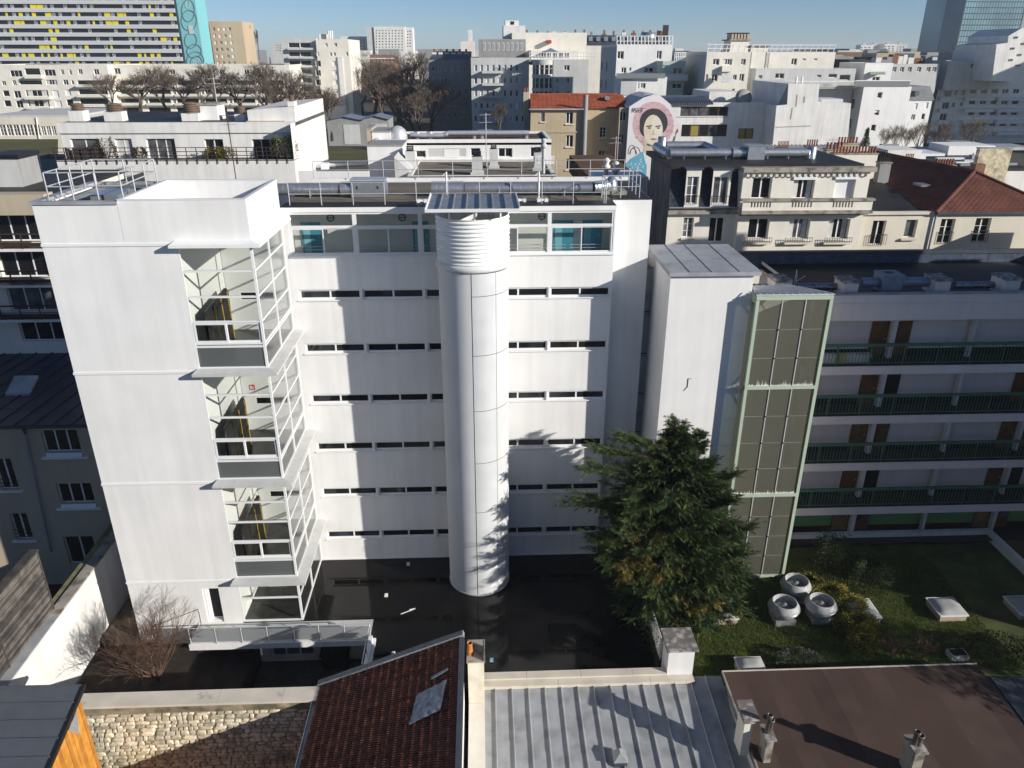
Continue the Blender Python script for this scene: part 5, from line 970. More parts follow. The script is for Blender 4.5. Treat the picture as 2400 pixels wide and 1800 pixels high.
# ---------------------------------------------------------------- low white building with gravel roof
VY = 62.0
vb = thing('gravel_roof_building', 'white building with gravel roof, grey stacks and a silver pipe', 'building', (0, VY, 0)); xa, xb = X_(955, 420, VY), X_(1298, 420, VY); zg = oY(1100, 416, VY).z
wall('front_wall', WHITE, vb, front(VY), xa, xb+.2, -4, zg+.1); B('gravel', GRAVEL, vb, xa, xb, VY+.2, 72, zg-.3, zg-.05); parapet(vb, WHITE_OLD, xa, xb+.2, VY, 72.2, zg-.1, zg+.15, .3); wall('side_wall', WHITE, vb, left(xa), -72, -VY, -4, zg)
PYv = 72.2; px0, px1 = X_(880, 350, PYv), X_(1292, 350, PYv); zpt = Z_(1100, 332, PYv); PW = [R_(975, 353, 998, 369, PYv), R_(1103, 347, 1126, 366, PYv), R_(1168, 347, 1201, 368, PYv), R_(1243, 345, 1270, 368, PYv)]
wall('penthouse_wall', WHITE, vb, front(PYv), px0, px1, zg-2, zpt, PW, .2)
for i, q in enumerate(PW): win(vb, front(PYv), *q, 'case' if i > 1 else 'plain', .15)
q = R_(1041, 350, 1077, 369, PYv); B('garage_panel', WHITE_PAINT, vb, q[0], q[1], PYv-.03, PYv, q[2], q[3])
q = R_(990, 352, 1290, 368, PYv); B('grey_band', PALEG, vb, PW[0][1]+.3, PW[1][0]-.4, PYv-.012, PYv, PW[1][2], PW[1][3])
B('roof', mat('brown_roof', (.10, .06, .045), .9, .2, .6), vb, px0, px1, PYv, 80, zpt-.3, zpt-.02); parapet(vb, WHITE, px0, px1, PYv-.01, 80, zpt-.1, zpt+.2, .3); wall('side_wall', WHITE, vb, left(px0), -80, -PYv, -4, zpt)
for a, c, y0, y1, Y, M_ in ((863, 945, 343, 420, 68, WHITE), (872, 915, 310, 332, 74, WHITE), (860, 870, 303, 325, 74, BEIGE2)): q = R_(a, y0, c, y1, Y); B('stair_head', M_, vb, q[0], q[1], Y, Y+4, q[2]-3, q[3]); B('stair_head_roof', GREYR, vb, q[0]-.05, q[1]+.05, Y-.05, Y+4.05, q[3], q[3]+.12)
b = MB(); q = R_(925, 368, 960, 420, 64); b.prism([(q[0], 64, q[2]), (q[1], 64, q[2]), (q[1], 64, q[3]-1.1), (q[0], 64, q[3])], (0, 7, 0)); b.build('ramp_wall', PALEG, vb)
for a, c, y0, y1, Y, lb in ((950, 972, 355, 392, 67, 'grey roof stack left on the gravel roof'), (1106, 1131, 368, 410, 63.5, 'grey roof stack nearest the railing on the gravel roof'), (1148, 1167, 350, 390, 67.5, 'grey roof stack right of centre on the gravel roof'), (1252, 1270, 358, 392, 66, 'grey roof stack at the right end of the gravel roof')):
    q = R_(a, y0, c, y1, Y); t = thing('roof_stack', lb, 'chimney', (q[0], Y, q[2])); B('stack', PALEG, t, q[0], q[1], Y, Y+.9, zg-.05, q[3]); B('base', PALEG, t, q[0]-.12, q[1]+.12, Y-.12, Y+1.02, zg-.05, zg+.2)
    for k in range(3): B('cowl_plate', BLACK, t, q[0]+.1, q[1]-.1, Y+.1, Y+.8, q[3]+.06+k*.14, q[3]+.1+k*.14)
    for x in (q[0]+.12, q[1]-.2): B('cowl_post', BLACK, t, x, x+.06, Y+.3, Y+.36, q[3], q[3]+.38)
t = thing('silver_pipe', 'bright silver insulated pipe along the low white penthouse roof', 'pipe', (0, 75, zpt)); SIL = mat('bright_silver', (.75, .76, .78), .25, .05, 2, metal=.6)
p = [oY(962, 316, 75), oY(1000, 318, 75), oY(1040, 317, 75), oY(1050, 312, 75), oY(1240, 311, 75)]
for a, c in zip(p, p[1:]): TB('pipe_run', SIL, t, (a.x, 75, a.z), (c.x, 75, c.z), .22)
for px in (978, 1008, 1110, 1128, 1232): a = oY(px, 320, 75.2); MB().lathe([(.25, -.6), (.25, .3), (.3, .32), (.3, .45), (0, .45)], (a.x, 75.2, a.z), 12).build('riser', SIL, t, True)
a = oY(930, 325, 74); MB().lathe([(.9, -.8), (.9, .2), (.75, .7), (.4, 1.0), (0, 1.08)], (a.x, 75, a.z), 20).build('dome_vent', STEELW, None, True, label='round domed roof vent beside the silver pipe', cat='vent')
a = oY(1274, 375, 64); t = thing('flue', 'tall grey flue with a round cowl beside the gravel roof', 'flue', (a.x, 64, zg)); TB('pipe', PALEG, t, (a.x, 64, zg), (a.x, 64, Z_(1274, 340, 64)), .14); MB().lathe([(.14, 0), (.26, .1), (.26, .3), (.14, .4), (.22, .55), (.22, .75), (0, .8)], (a.x, 64, Z_(1274, 348, 64)), 14).build('cowl', PALEG, t, True)
q = R_(1255, 366, 1298, 384, 66); railing('terrace_railing', 'white picket railing at the right end of the gravel roof', WHITE_PAINT, [(q[0], 66, q[2]), (q[1], 66, q[2])], q[3]-q[2], 14, .03, (.05,))
# white parapet right of the flue and lower terrace between
q = R_(700, 402, 865, 425, 60); t = thing('low_white_roof', 'low white parapet roof with ducts between the two white buildings', 'building', (q[0], 60, 0)); B('wall', WHITE, t, q[0], q[1], 60, 60.3, -4, Z_(780, 402, 60)); B('wall', WHITE, t, q[0], q[1], 60.3, 72, -4, Z_(780, 395, 72)-.8); B('roof', mat('brown_roof2', (.07, .045, .035), .9, .2, .6), t, q[0], q[1], 60.3, 72, Z_(780, 395, 72)-.8, Z_(780, 395, 72)-.7)
TB('duct', SIL, t, (X_(715, 388, 70), 70, Z_(715, 390, 70)), (X_(858, 384, 70), 70, Z_(858, 384, 70)), .2); q = R_(752, 384, 769, 397, 69.5); B('duct_box', WHITE_PAINT, t, q[0], q[1], 69.5, 70.5, q[2], q[3])
# roofs of the building right of the railing corner
q = R_(1395, 395, 1520, 440, 60); t = thing('dark_low_roof', 'low brown roof with white edge behind the railing corner', 'building', (q[0], 60, 0)); B('wall', WHITE, t, q[0], q[1], 60, 64, -4, Z_(1450, 418, 60)); B('roof', mat('rust_roof', (.13, .07, .04), .9, .2, .6), t, q[0], q[1], 64, 78, Z_(1450, 418, 60)-.4, Z_(1450, 402, 78)); B('edge', WHITE_PAINT, t, q[0], q[1], 59.9, 64, Z_(1450, 418, 60), Z_(1450, 416, 60))
for px, py, lb in ((1421, 385, 'white stone finial vase on the terrace pier left'), (1443, 393, 'white stone finial vase on the terrace pier right')):
    a = oY(px, py+10, 58); MB().lathe([(.18, -1.5), (.18, 0), (.3, .05), (.3, .2), (.16, .3), (.22, .5), (.3, .6), (.12, .75), (.0, .8)], (a.x, 58, a.z), 14).build('finial', WHITE_OLD, None, True, label=lb, cat='finial')
# ---------------------------------------------------------------- beige house with red roof and painted gable
MY = 90.0
mb = thing('red_roof_building', 'beige rendered building with orange tiled roof and dormer chimney', 'building', (10, MY, 0)); xa, xb, xc = X_(1243, 330, MY), X_(1368, 330, MY), X_(1455, 330, MY); ze = Z_(1330, 256, MY)
W_ = [R_(1268, 264, 1277, 285, MY), R_(1327, 263, 1343, 290, MY), R_(1327, 317, 1343, 344, MY), R_(1327, 372, 1341, 398, MY)]; W2_ = [R_(1406, 298, 1420, 322, MY+1.5), R_(1403, 353, 1418, 377, MY+1.5), R_(1401, 406, 1416, 420, MY+1.5)]
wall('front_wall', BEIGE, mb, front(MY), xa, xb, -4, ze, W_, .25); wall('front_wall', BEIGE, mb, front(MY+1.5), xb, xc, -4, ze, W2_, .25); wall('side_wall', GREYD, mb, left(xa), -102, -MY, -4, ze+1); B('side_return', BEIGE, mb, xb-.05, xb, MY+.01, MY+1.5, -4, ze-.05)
for q in W_: win(mb, front(MY), *q, 'case', .18)
for q in W2_: win(mb, front(MY+1.5), *q, 'bars', .18)
for q in W_+W2_: B('sill', COPING, mb, q[0]-.12, q[1]+.12, MY-.12 if q in W_ else MY+1.38, MY if q in W_ else MY+1.5, q[2]-.14, q[2]-.02)
B('string_course', BEIGE2, mb, xa, xb, MY-.08, MY, Z_(1300, 311, MY), Z_(1300, 308, MY)); zrg = Z_(1330, 222, MY+6)
b = MB(); b.quad((xa-.1, MY-.3, ze), (xb, MY-.3, ze), (xb, MY+6, zrg), (xa+.3, MY+6, zrg)); b.quad((xb, MY+1.2, ze), (xc+1, MY+1.2, ze), (xc+1, MY+6, zrg), (xb, MY+6, zrg)); b.build('roof', TILER, mb)
q = MB(); courses(q, Vector((xa-.1, MY-.3, ze)), Vector((xb, MY-.3, ze)), Vector((xb, MY+6, zrg)), Vector((xa+.3, MY+6, zrg)), 16, .25, .06); courses(q, Vector((xb, MY+1.2, ze)), Vector((xc+1, MY+1.2, ze)), Vector((xc+1, MY+6, zrg)), Vector((xb, MY+6, zrg)), 12, .25, .06); q.build('tiles', TILER, mb, kind='stuff')
for k in range(28): x = xa+.3+(xc-xa)*k/28; MB().tube((x, MY+6, zrg+.03), (x+.42, MY+6, zrg+.05), .14, .12, 7).build('ridge_tile', TILER, mb)
a = oY(1372, 250, MY-.2); TB('flue_pipe', GREYR, mb, (a.x, MY-.25, 0), (a.x, MY-.25, Z_(1372, 222, MY)), .28); B('gutter', ZINC, mb, xa-.2, xb, MY-.45, MY-.3, ze-.05, ze+.1)
a = oY(1237, 230, MY+2); B('chimney', BEIGE2, mb, a.x-.5, a.x+.1, MY+2, MY+3, ze-1, Z_(1237, 216, MY+2)); pots(mb, a.x-.5, a.x+.1, MY+2.5, Z_(1237, 216, MY+2), 2, .5)
q = R_(1418, 226, 1428, 234, MY+3.5); b = MB(); b.box(q[0], q[1], MY+3.4, MY+4.6, q[2], q[3]); b.build('skylight', GALV, mb)
a = xc; wall('side_bay', BEIGE2, mb, front(MY-.5), X_(1448, 330, MY-.5), X_(1472, 330, MY-.5), -4, ze+.2, [R_(1453, 262, 1467, 283, MY-.5), R_(1450, 315, 1462, 338, MY-.5), R_(1448, 370, 1458, 392, MY-.5)], .2)
for r_ in (R_(1453, 262, 1467, 283, MY-.5), R_(1450, 315, 1462, 338, MY-.5), R_(1448, 370, 1458, 392, MY-.5)): win(mb, front(MY-.5), *r_, 'case', .15, pane=GLASSD)
GYm = MY-1.0
gb = thing('mural_gable', 'pale gable wall with a painted halo portrait mural in pink, black and blue', 'wall', (19, GYm, 0)); MUR = mat('mural_white', (.74, .70, .69), .9, .03, .5)
outl = [(1464, 420), (1466, 385), (1475, 250), (1508, 229), (1530, 222), (1545, 222), (1572, 245), (1597, 304), (1594, 345), (1590, 420)]
def mp(x, y, d=0): p = oY(x, y, GYm); return Vector((p.x, GYm-d, p.z))
b = MB(); b.prism([mp(x, y) for x, y in outl[::-1]], (0, 8, 0)); b.build('gable', MUR, gb)
def paint(name, pts, c, d, nm): b = MB(); b.add([mp(x, y, d) for x, y in pts], [tuple(range(len(pts)))]); b.build(name, mat('paint_' + nm, c, .85, .05, 1), gb)
def ell(cx, cy, rx, ry, n=36, a0=0, a1=2*pi): return [(cx+rx*cos(a0+(a1-a0)*i/n), cy+ry*sin(a0+(a1-a0)*i/n)) for i in range(n)]
paint('halo', ell(1531, 292, 48, 54), (.62, .42, .44), .010, 'pink')
rr = random.Random(4)
for k in range(70):
    an = rr.uniform(0, 2*pi); r = rr.uniform(.68, .98); x, y = 1531+48*r*cos(an), 292+54*r*sin(an); s_ = rr.uniform(2, 4); b = MB(); pts = [mp(x+s_*cos(t), y+s_*sin(t)*.8, .014) for t in [i*.5 for i in range(6)]]
    for p0, p1 in zip(pts, pts[1:]): b.bar(p0, p1, .05, .01, up=(0, 1, 0))
    b.build('halo_curl', mat('paint_rose', (.50, .25, .28), .85), gb)
paint('hair', ell(1532, 287, 33, 33), (.05, .05, .055), .020, 'black'); paint('hair', ell(1517, 300, 18, 22), (.05, .05, .055), .0195, 'black')
paint('neck', [(1510, 325), (1550, 325), (1549, 364), (1508, 364)], (.60, .50, .38), .022, 'tan'); paint('face', ell(1531, 305, 22.5, 36), (.68, .60, .46), .026, 'skin'); paint('chin_shadow', ell(1531, 339, 16, 4), (.10, .095, .11), .025, 'dark')
paint('face_light', ell(1538, 300, 13, 26), (.74, .68, .56), .030, 'cream')
for x in (1522, 1543): paint('brow', [(x-7, 295), (x+6, 293), (x+6, 296), (x-7, 298)], (.07, .06, .06), .034, 'black2'); paint('eye', ell(x, 300, 4, 1.8, 12), (.12, .11, .10), .034, 'black2')
paint('nose', [(1531, 301), (1535, 316), (1528, 316)], (.56, .46, .34), .034, 'shade'); paint('mouth', ell(1532, 326, 8, 2, 14), (.25, .16, .19), .034, 'lip')
paint('shoulder', [(1466, 384), (1478, 372), (1507, 355), (1512, 366), (1516, 392), (1514, 420), (1464, 420)], (.13, .38, .52), .018, 'blue'); paint('collar', [(1507, 356), (1516, 362), (1514, 386)], (.72, .72, .70), .024, 'white')
for k in range(18): x = rr.uniform(1470, 1508); y = rr.uniform(374, 415); b = MB(); b.bar(mp(x, y, .022), mp(x+rr.uniform(-5, 5), y-5, .022), .12, .01, up=(0, 1, 0)); b.build('fabric_curl', mat('paint_pale', (.5, .6, .62), .85), gb)
for cx_, rx, ry in ((1481, 9, 22), (1489, 12, 18), (1484, 8, 14)):
    b = MB(); pts = [mp(x, y, .012) for x, y in ell(cx_, 362, rx, ry, 14, pi, 2*pi+.2)]
    for p0, p1 in zip(pts, pts[1:]): b.bar(p0, p1, .06, .01, up=(0, 1, 0))
    b.build('wire_line', MATS['paint_black'], gb)
paint('rose', [(1582, 312), (1588, 300), (1590, 308), (1584, 315)], (.35, .10, .09), .014, 'red'); paint('leaf', [(1576, 330), (1580, 318), (1583, 322), (1579, 334)], (.08, .16, .10), .014, 'green'); b = MB(); b.bar(mp(1585, 313, .012), mp(1577, 345, .012), .06, .01, up=(0, 1, 0)); b.build('stem', MATS['paint_green'], gb)
for k, s_ in enumerate(('ARTOF', 'POPOF')):
    cu = bpy.data.curves.new('lettering', 'FONT'); cu.body = s_; cu.size = .40; cu.extrude = .005; cu.materials.append(MATS['paint_black']); p = mp(1480, 259+5.2*k, .02)
    o = bpy.data.objects.new('tmp', cu); COL.objects.link(o); bpy.context.view_layer.update(); me = bpy.data.meshes.new_from_object(o.evaluated_get(bpy.context.evaluated_depsgraph_get())); bpy.data.objects.remove(o)
    ob('lettering', me, gb, Matrix.Translation(p) @ Matrix.Rotation(pi/2, 4, 'X'))
B('gable_coping', ZINC, gb, mp(1508, 229).x, mp(1530, 229).x, GYm-.05, GYm+.6, mp(1519, 222).z, mp(1519, 220).z)
# ---------------------------------------------------------------- middle distance: apartment blocks
def zg_(Y): return tz(Y)-1
def blk(name, label, px0, px1, pyt, Y, dep, M_, fw=(), rw=(), lw=(), **kw):
    """flat block: front on plane Y from px0 to px1, top at pyt"""
    x0, x1, z1 = X_(px0, pyt+20, Y), X_(px1, pyt+20, Y), Z_((px0+px1)/2, pyt, Y)
    return house(name, label, x0, x1, Y, Y+dep, zg_(Y), z1, M_, fw=[R_(*q[:4], Y)+((q[4],) if len(q) > 4 else ()) for q in fw], lw=lw, rw=rw, **kw), x0, x1, z1
def pgrid(x0, x1, n, y0, y1, m, fw=.5, fh=.5, slant=0, kinds=('far',)):
    out = []; sx, sy = (x1-x0)/n, (y1-y0)/m
    for j in range(m):
        for i in range(n): x = x0+sx*i+slant*j; y = y0+sy*j; out.append((x, y, x+sx*fw, y+sy*fh, RND.choice(kinds)))
    return out
K3 = ('far', 'fard', 'farc', 'blind')
# centre: grey-green stepped block, shade on its sides put in as darker grey
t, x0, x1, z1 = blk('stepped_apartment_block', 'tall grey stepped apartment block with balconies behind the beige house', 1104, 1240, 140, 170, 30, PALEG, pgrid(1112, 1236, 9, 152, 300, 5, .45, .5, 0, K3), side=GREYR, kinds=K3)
for j in range(5): B('balcony', PALEG, t, X_(1130, 200, 169), X_(1180, 200, 169), 168.6, 169.95, Z_(1150, 172+j*29, 169), Z_(1150, 166+j*29, 169))
q = R_(1122, 92, 1232, 140, 174); B('upper_floor', GREYR, t, q[0], q[1], 174, 196, q[2]-1, q[3])
for k in range(9): w_ = R_(1132+k*11, 100, 1138+k*11, 118, 173.9); win(t, front(173.95), *w_, 'far', 0, far=True)
q = R_(1228, 58, 1235, 75, 180); B('lift_box', WHITE_OLD, t, X_(1180, 60, 182), X_(1231, 60, 182), 182, 190, Z_(1200, 90, 182), Z_(1200, 60, 182)); B('lift_box', WHITE_OLD, t, X_(1184, 50, 184), X_(1216, 50, 184), 184, 188, Z_(1200, 60, 182), Z_(1200, 48, 184)); B('lift_louvre', BLACK, t, X_(1197, 54, 183.9), X_(1205, 54, 183.9), 183.9, 183.98, Z_(1200, 60, 184)+.2, Z_(1200, 50, 184))
# round corner bay, sunlit
t = thing('round_bay_block', 'pale apartment block with a round corner bay and roof pergola', 'building', (14, 168, 8)); Y = 166
xa, xb = X_(1240, 200, Y), X_(1378, 200, Y); zt1 = Z_(1300, 140, Y); fw = [R_(*q, Y) for q in ((1322, 153, 1335, 165), (1327, 183, 1335, 195), (1303, 184, 1310, 195), (1303, 212, 1310, 222), (1327, 214, 1335, 222))]
wall('front_wall', PALEG, t, front(Y), X_(1296, 200, Y), xb, 4, zt1, fw, .25); wall('side_wall', PALEG, t, right(xb), Y, Y+20, 4, zt1)
for q in fw: win(t, front(Y), *q, 'far', .2, far=True)
cx_, r_ = X_(1272, 200, Y+3), (X_(1299, 200, Y)-X_(1246, 200, Y))/2; zf = [Z_(1272, y, Y) for y in (140, 152, 174, 183, 206, 214, 240)]
for a_, c_ in ((0, 1), (2, 3), (4, 5)): MB().lathe([(r_, zf[c_]), (r_, zf[a_])], (cx_, Y+r_*.7, 0), 24, pi, 2*pi).build('bay_band', PALEG, t, True)
MB().lathe([(r_*.93, 4), (r_*.93, zf[0])], (cx_, Y+r_*.7, 0), 24, pi, 2*pi).build('bay_glass', GLASSD, t, True)
for lv in ((1, 2), (3, 4), (5, 6)):
    for k in range(7): an = pi*(1+.5/7+k/7); x, y = cx_+r_*.95*cos(an), Y+r_*.7+r_*.95*sin(an); B('bay_mullion', WHITE_OLD, t, x-.12, x+.12, y-.12, y+.12, zf[lv[1]], zf[lv[0]])
    MB().lathe([(r_*1.0, zf[lv[1]]+1.0), (r_*1.02, zf[lv[1]]+1.1)], (cx_, Y+r_*.7, 0), 20, pi, 2*pi).build('bay_rail', STEELW, t)
B('roof_slab', PALEG, t, xa, xb, Y+1, Y+20, zt1-.4, zt1); q = R_(1244, 118, 1356, 140, 172); B('penthouse', CREAM2, t, q[0], q[1], 172, 182, q[2]-1, q[3])
for k in range(5): w_ = R_(1268+k*14, 123, 1278+k*14, 136, 171.9); win(t, front(171.95), *w_, 'far', 0, far=True)
b = MB(); q = R_(1272, 112, 1310, 122, 171); b.add([(q[0], 170.5, q[2]), (q[1], 170.5, q[2]), ((q[0]+q[1])/2, 171.5, q[3])], [(0, 1, 2)]); b.build('pergola_roof', GALVB, t)
railing('roof_railing', 'white railing on the round corner bay roof', WHITE_PAINT, [(xa, Y, zt1), (xb+3, Y, zt1)], 1.3, 26, .05, (.5,))
q = R_(1200, 80, 1375, 118, 178); t, *_ = (house('penthouse_block', 'pale penthouse storey above the round bay with red awnings', q[0], q[1], 178, 190, q[2]-2, q[3], CREAM2, par=.3, fw=[]), ); B('awning', mat('red_awning', (.35, .06, .05), .8), t, X_(1282, 98, 177), X_(1292, 98, 177), 176.5, 177.9, Z_(1287, 102, 177), Z_(1287, 94, 177))
# long zinc skyline roof with pots
q = R_(1200, 82, 1560, 105, 235); t = thing('long_zinc_roof', 'long grey zinc mansard roof with many chimney pots on the skyline', 'building', (q[0], 235, 10)); b = MB(); b.prism([(q[0], 235, q[2]), (q[1], 235, q[2]), (q[1], 238, q[3]), (q[0], 238, q[3])], (0, 10, 0)); b.build('roof', ZINCD, t); B('wall', CREAM2, t, q[0], q[1], 235.3, 250, 5, q[2]-.1)
for k in range(20): x = q[0]+(q[1]-q[0])*k/20; B('skylight', GALV, t, x, x+1.1, 235.6, 236.6, q[2]+1.0, q[2]+2.1)
for k in range(16):
    px = 1212+k*22.5+RND.uniform(-6, 6); a = oY(px, 85, 238); B('chimney', WHITE_OLD if k % 3 else TERRAC, t, a.x-.6, a.x+.6, 238, 239, q[3]-.5, a.z+RND.uniform(-.2, 1.3)); B('chimney_pot', TERRAC, t, a.x-.25, a.x+.25, 238.2, 238.7, a.z-.3, a.z+RND.uniform(1.1, 1.9))
a = oY(1520, 80, 200); t = thing('roof_drum', 'round metal vent drum on the skyline beside two dark flues', 'vent', (a.x, 200, 20)); MB().lathe([(1.1, -4), (1.1, -2), (1.8, -1.8), (1.8, .4), (0, .5)], (a.x, 200, a.z), 18).build('drum', GALV, t, True); B('flue', BROWNMET, t, a.x+3.6, a.x+4.8, 200, 201, a.z-4, a.z+2.0); B('flue', BROWNMET, t, a.x+2.2, a.x+2.9, 200, 201, a.z-4, a.z+.8)
# shaded grey block left of it
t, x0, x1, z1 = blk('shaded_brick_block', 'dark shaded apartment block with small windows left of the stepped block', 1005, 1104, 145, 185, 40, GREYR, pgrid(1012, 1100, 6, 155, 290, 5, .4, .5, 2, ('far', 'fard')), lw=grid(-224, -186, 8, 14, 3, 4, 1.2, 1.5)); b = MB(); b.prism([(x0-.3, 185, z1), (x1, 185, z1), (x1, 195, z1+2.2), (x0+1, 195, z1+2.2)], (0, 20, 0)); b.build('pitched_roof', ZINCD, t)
for k in range(6): a = oY(1018+k*15, 138, 192); B('chimney', WHITE_OLD, t, a.x-.5, a.x+.5, 192, 193, z1, a.z+1.4); B('chimney_pot', TERRAC, t, a.x-.25, a.x+.25, 192.2, 192.7, a.z+1.4, a.z+2.1)
q = R_(1080, 97, 1112, 128, 215); house('pink_gable_house', 'pinkish end wall house with tall chimneys on the skyline', q[0], q[1], 215, 230, q[2]-5, q[3], PINKW, par=0); B('chimney', WHITE_OLD, bpy.data.objects['pink_gable_house'], X_(1097, 80, 216), X_(1107, 80, 216), 216, 218, q[3]-1, Z_(1100, 70, 216))
# white building with bull-nosed roof rails
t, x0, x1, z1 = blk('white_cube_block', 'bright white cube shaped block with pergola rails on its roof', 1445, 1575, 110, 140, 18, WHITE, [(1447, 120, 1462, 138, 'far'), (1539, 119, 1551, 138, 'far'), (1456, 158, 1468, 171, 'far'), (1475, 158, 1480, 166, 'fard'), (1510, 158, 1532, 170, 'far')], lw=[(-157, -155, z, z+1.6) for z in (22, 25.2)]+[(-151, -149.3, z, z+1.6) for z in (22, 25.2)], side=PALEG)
b = MB()
for k in range(17): x = x0+(x1-x0)*k/16; b.bar((x, 140, z1+.3), (x, 140.6, z1+1.7), .12); b.bar((x, 140.6, z1+1.7), (x, 142.5, z1+1.7), .1)
for z, y in ((z1+.9, 140.3), (z1+1.7, 140.6)): b.bar((x0, y, z), (x1, y, z), .1)
b.build('roof_pergola', WHITE_PAINT, t)
t, x0, x1, z1 = blk('white_wing', 'lower white wing with glass balcony below the cube block', 1455, 1562, 185, 133, 7, WHITE, [(1502, 195, 1513, 207, 'far'), (1496, 194, 1499, 207, 'far')], par=.3); B('glass_balcony', GLASSTERR, t, X_(1445, 180, 132), X_(1560, 180, 132), 132.3, 132.4, Z_(1500, 184, 132), Z_(1500, 172, 132)); B('grey_panel', PALEG, t, x0, X_(1492, 195, 133), 132.9, 132.99, z1-2.5, z1)
t, x0, x1, z1 = blk('mint_annex', 'pale mint annex with balcony beside the white cube', 1552, 1605, 148, 135, 12, mat('mint_render', (.46, .54, .47), .9, .04, .5), [(1577, 158, 1600, 173, 'far'), (1575, 195, 1598, 208, 'far')], par=.3); B('balcony', PALEG, t, X_(1562, 180, 133.5), X_(1612, 180, 133.5), 133.4, 134.9, Z_(1590, 189, 133.5), Z_(1590, 174, 133.5)); railing('roof_railing', 'small white pergola rail on the mint annex', WHITE_PAINT, [(x0+2, 135.5, z1+.3), (x1, 135.5, z1+.3)], 1.3, 6, .07, (.5,))
# long cream block
t, x0, x1, z1 = blk('cream_apartment_block', 'cream apartment block with bay windows and awnings, roof rails above', 1655, 1757, 128, 130, 16, CREAM2, [(1671, 138, 1686, 152, 'far'), (1695, 138, 1716, 152, 'farc'), (1737, 138, 1748, 152, 'far'), (1646+8, 174, 1660, 190, 'far'), (1668, 174, 1682, 190, 'far'), (1718, 175, 1727, 187, 'far'), (1733, 173, 1744, 190, 'far'), (1715, 208, 1722, 217, 'far')], lw=[(-140, -138, 20, 22)], side=PALEG)
B('bay', CREAM2, t, X_(1693, 150, 129.4), X_(1718, 150, 129.4), 129.2, 129.99, Z_(1700, 168, 129.4), Z_(1700, 155, 129.4)); b = MB(); p = [oY(1692, 172, 129), oY(1713, 172, 129), oY(1715, 194, 127.5), oY(1690, 194, 127.5)]; b.add(p, [(0, 1, 2, 3)]); b.build('awning', CURTAIN, t)
t2, x0b, x1b, z1b = blk('cream_long_block', 'long cream block with a wall ladder and roof pergola rails', 1760, 1955, 128, 138, 14, CREAM2, [(1855, 137, 1868, 152, 'far'), (1880, 137, 1889, 141, 'fard'), (1907, 137, 1916, 141, 'fard')])
for k in range(8): TB('ladder_rung', WHITE_PAINT, t2, (X_(1804, 130, 137.7), 137.7, Z_(1804, 124+k*4, 137.7)), (X_(1812, 130, 137.7), 137.7, Z_(1812, 124+k*4, 137.7)), .05)
for px in (1804, 1812): TB('ladder_side', WHITE_PAINT, t2, (X_(px, 130, 137.7), 137.7, Z_(px, 158, 137.7)), (X_(px, 130, 137.7), 137.7, Z_(px, 112, 137.7)), .05)
for tt, a, c, zz_, Y in ((t, x0, x1, z1, 130), (t2, x0b, x1b, z1b, 138)):
    b = MB()
    for k in range(int((c-a)/1.0)+1): x = a+k*1.0; b.bar((x, Y+.2, zz_+.3), (x+.4, Y+.6, zz_+1.5), .09)
    b.bar((a, Y+.6, zz_+1.5), (c, Y+.6, zz_+1.5), .09); b.bar((a, Y+.4, zz_+.9), (c, Y+.4, zz_+.9), .08); b.build('roof_pergola', WHITE_PAINT, tt)
for a, c, y0, y1, Y, lb in ((1712, 1755, 92, 118, 142, 'cream roof box with a louvred brown crown on the cream block'), (1760, 1800, 106, 125, 142, 'white roof box with dark flat lid on the long cream block')):
    q = R_(a, y0, c, y1, Y); t3 = thing('roof_box', lb, 'roof box', (q[0], Y, q[2])); B('box', CREAM2, t3, q[0], q[1], Y, Y+4, q[2]-1, q[3]-.2); B('lid', CONC, t3, q[0]-.3, q[1]+.3, Y-.3, Y+4.3, q[3]-.2, q[3])
    if 'louvred' in lb:
        for k in range(6): x = q[0]+(q[1]-q[0])*(k+.3)/6; B('fin', BEIGE2, t3, x, x+.35, Y+.3, Y+3, q[3], q[3]+.9)
        B('crown', BROWNMET, t3, q[0], q[1], Y+.2, Y+3.1, q[3]+.9, q[3]+1.05)
# office with curved roof behind the mural
OYc = 108; t = thing('curved_roof_office', 'white office building in shade with a curved ribbed metal roof', 'building', (40, OYc, 0)); fw = [R_(1595, 250, 1707, 272, OYc), R_(1597, 292, 1704, 320, OYc), R_(1730, 301, 1766, 325, OYc)]
wall('front_wall', WHITE_OLD, t, front(OYc), X_(1540, 300, OYc), X_(1830, 300, OYc), 0, Z_(1700, 240, OYc), fw, .3)
for w_ in fw:
    n = max(2, int((w_[1]-w_[0])/1.2)); st_ = (w_[1]-w_[0])/n
    for k in range(n): win(t, front(OYc), w_[0]+k*st_, w_[0]+(k+1)*st_, w_[2], w_[3], 'fard', .2, frame=BROWNMET, pane=RND.choice((GLASSD, GLASSD, GLASSM, mat('amber_blind', (.30, .24, .06), .8))), far=True)
b = MB(); n = 12; xa, xb = X_(1540, 230, OYc), X_(1670, 230, OYc); zz0, zz1 = Z_(1600, 245, OYc), Z_(1600, 225, OYc+6)
for i in range(n+1): an = pi/2*i/n; b.v += [(xa, OYc-.5+7*(1-cos(an)), zz0+(zz1-zz0)*sin(an)), (xb, OYc-.5+7*(1-cos(an)), zz0+(zz1-zz0)*sin(an))]
b.f = [(2*i, 2*i+1, 2*i+3, 2*i+2) for i in range(n)]; b.mi = [0]*n; b.build('curved_roof', ZINCD, t, True)
for k in range(26):
    x = xa+(xb-xa)*k/25; q = MB()
    for i in range(n): a0, a1 = pi/2*i/n, pi/2*(i+1)/n; q.bar((x, OYc-.53+7*(1-cos(a0)), zz0+.04+(zz1-zz0)*sin(a0)), (x, OYc-.53+7*(1-cos(a1)), zz0+.04+(zz1-zz0)*sin(a1)), .07)
    q.build('roof_rib', GALV, t)
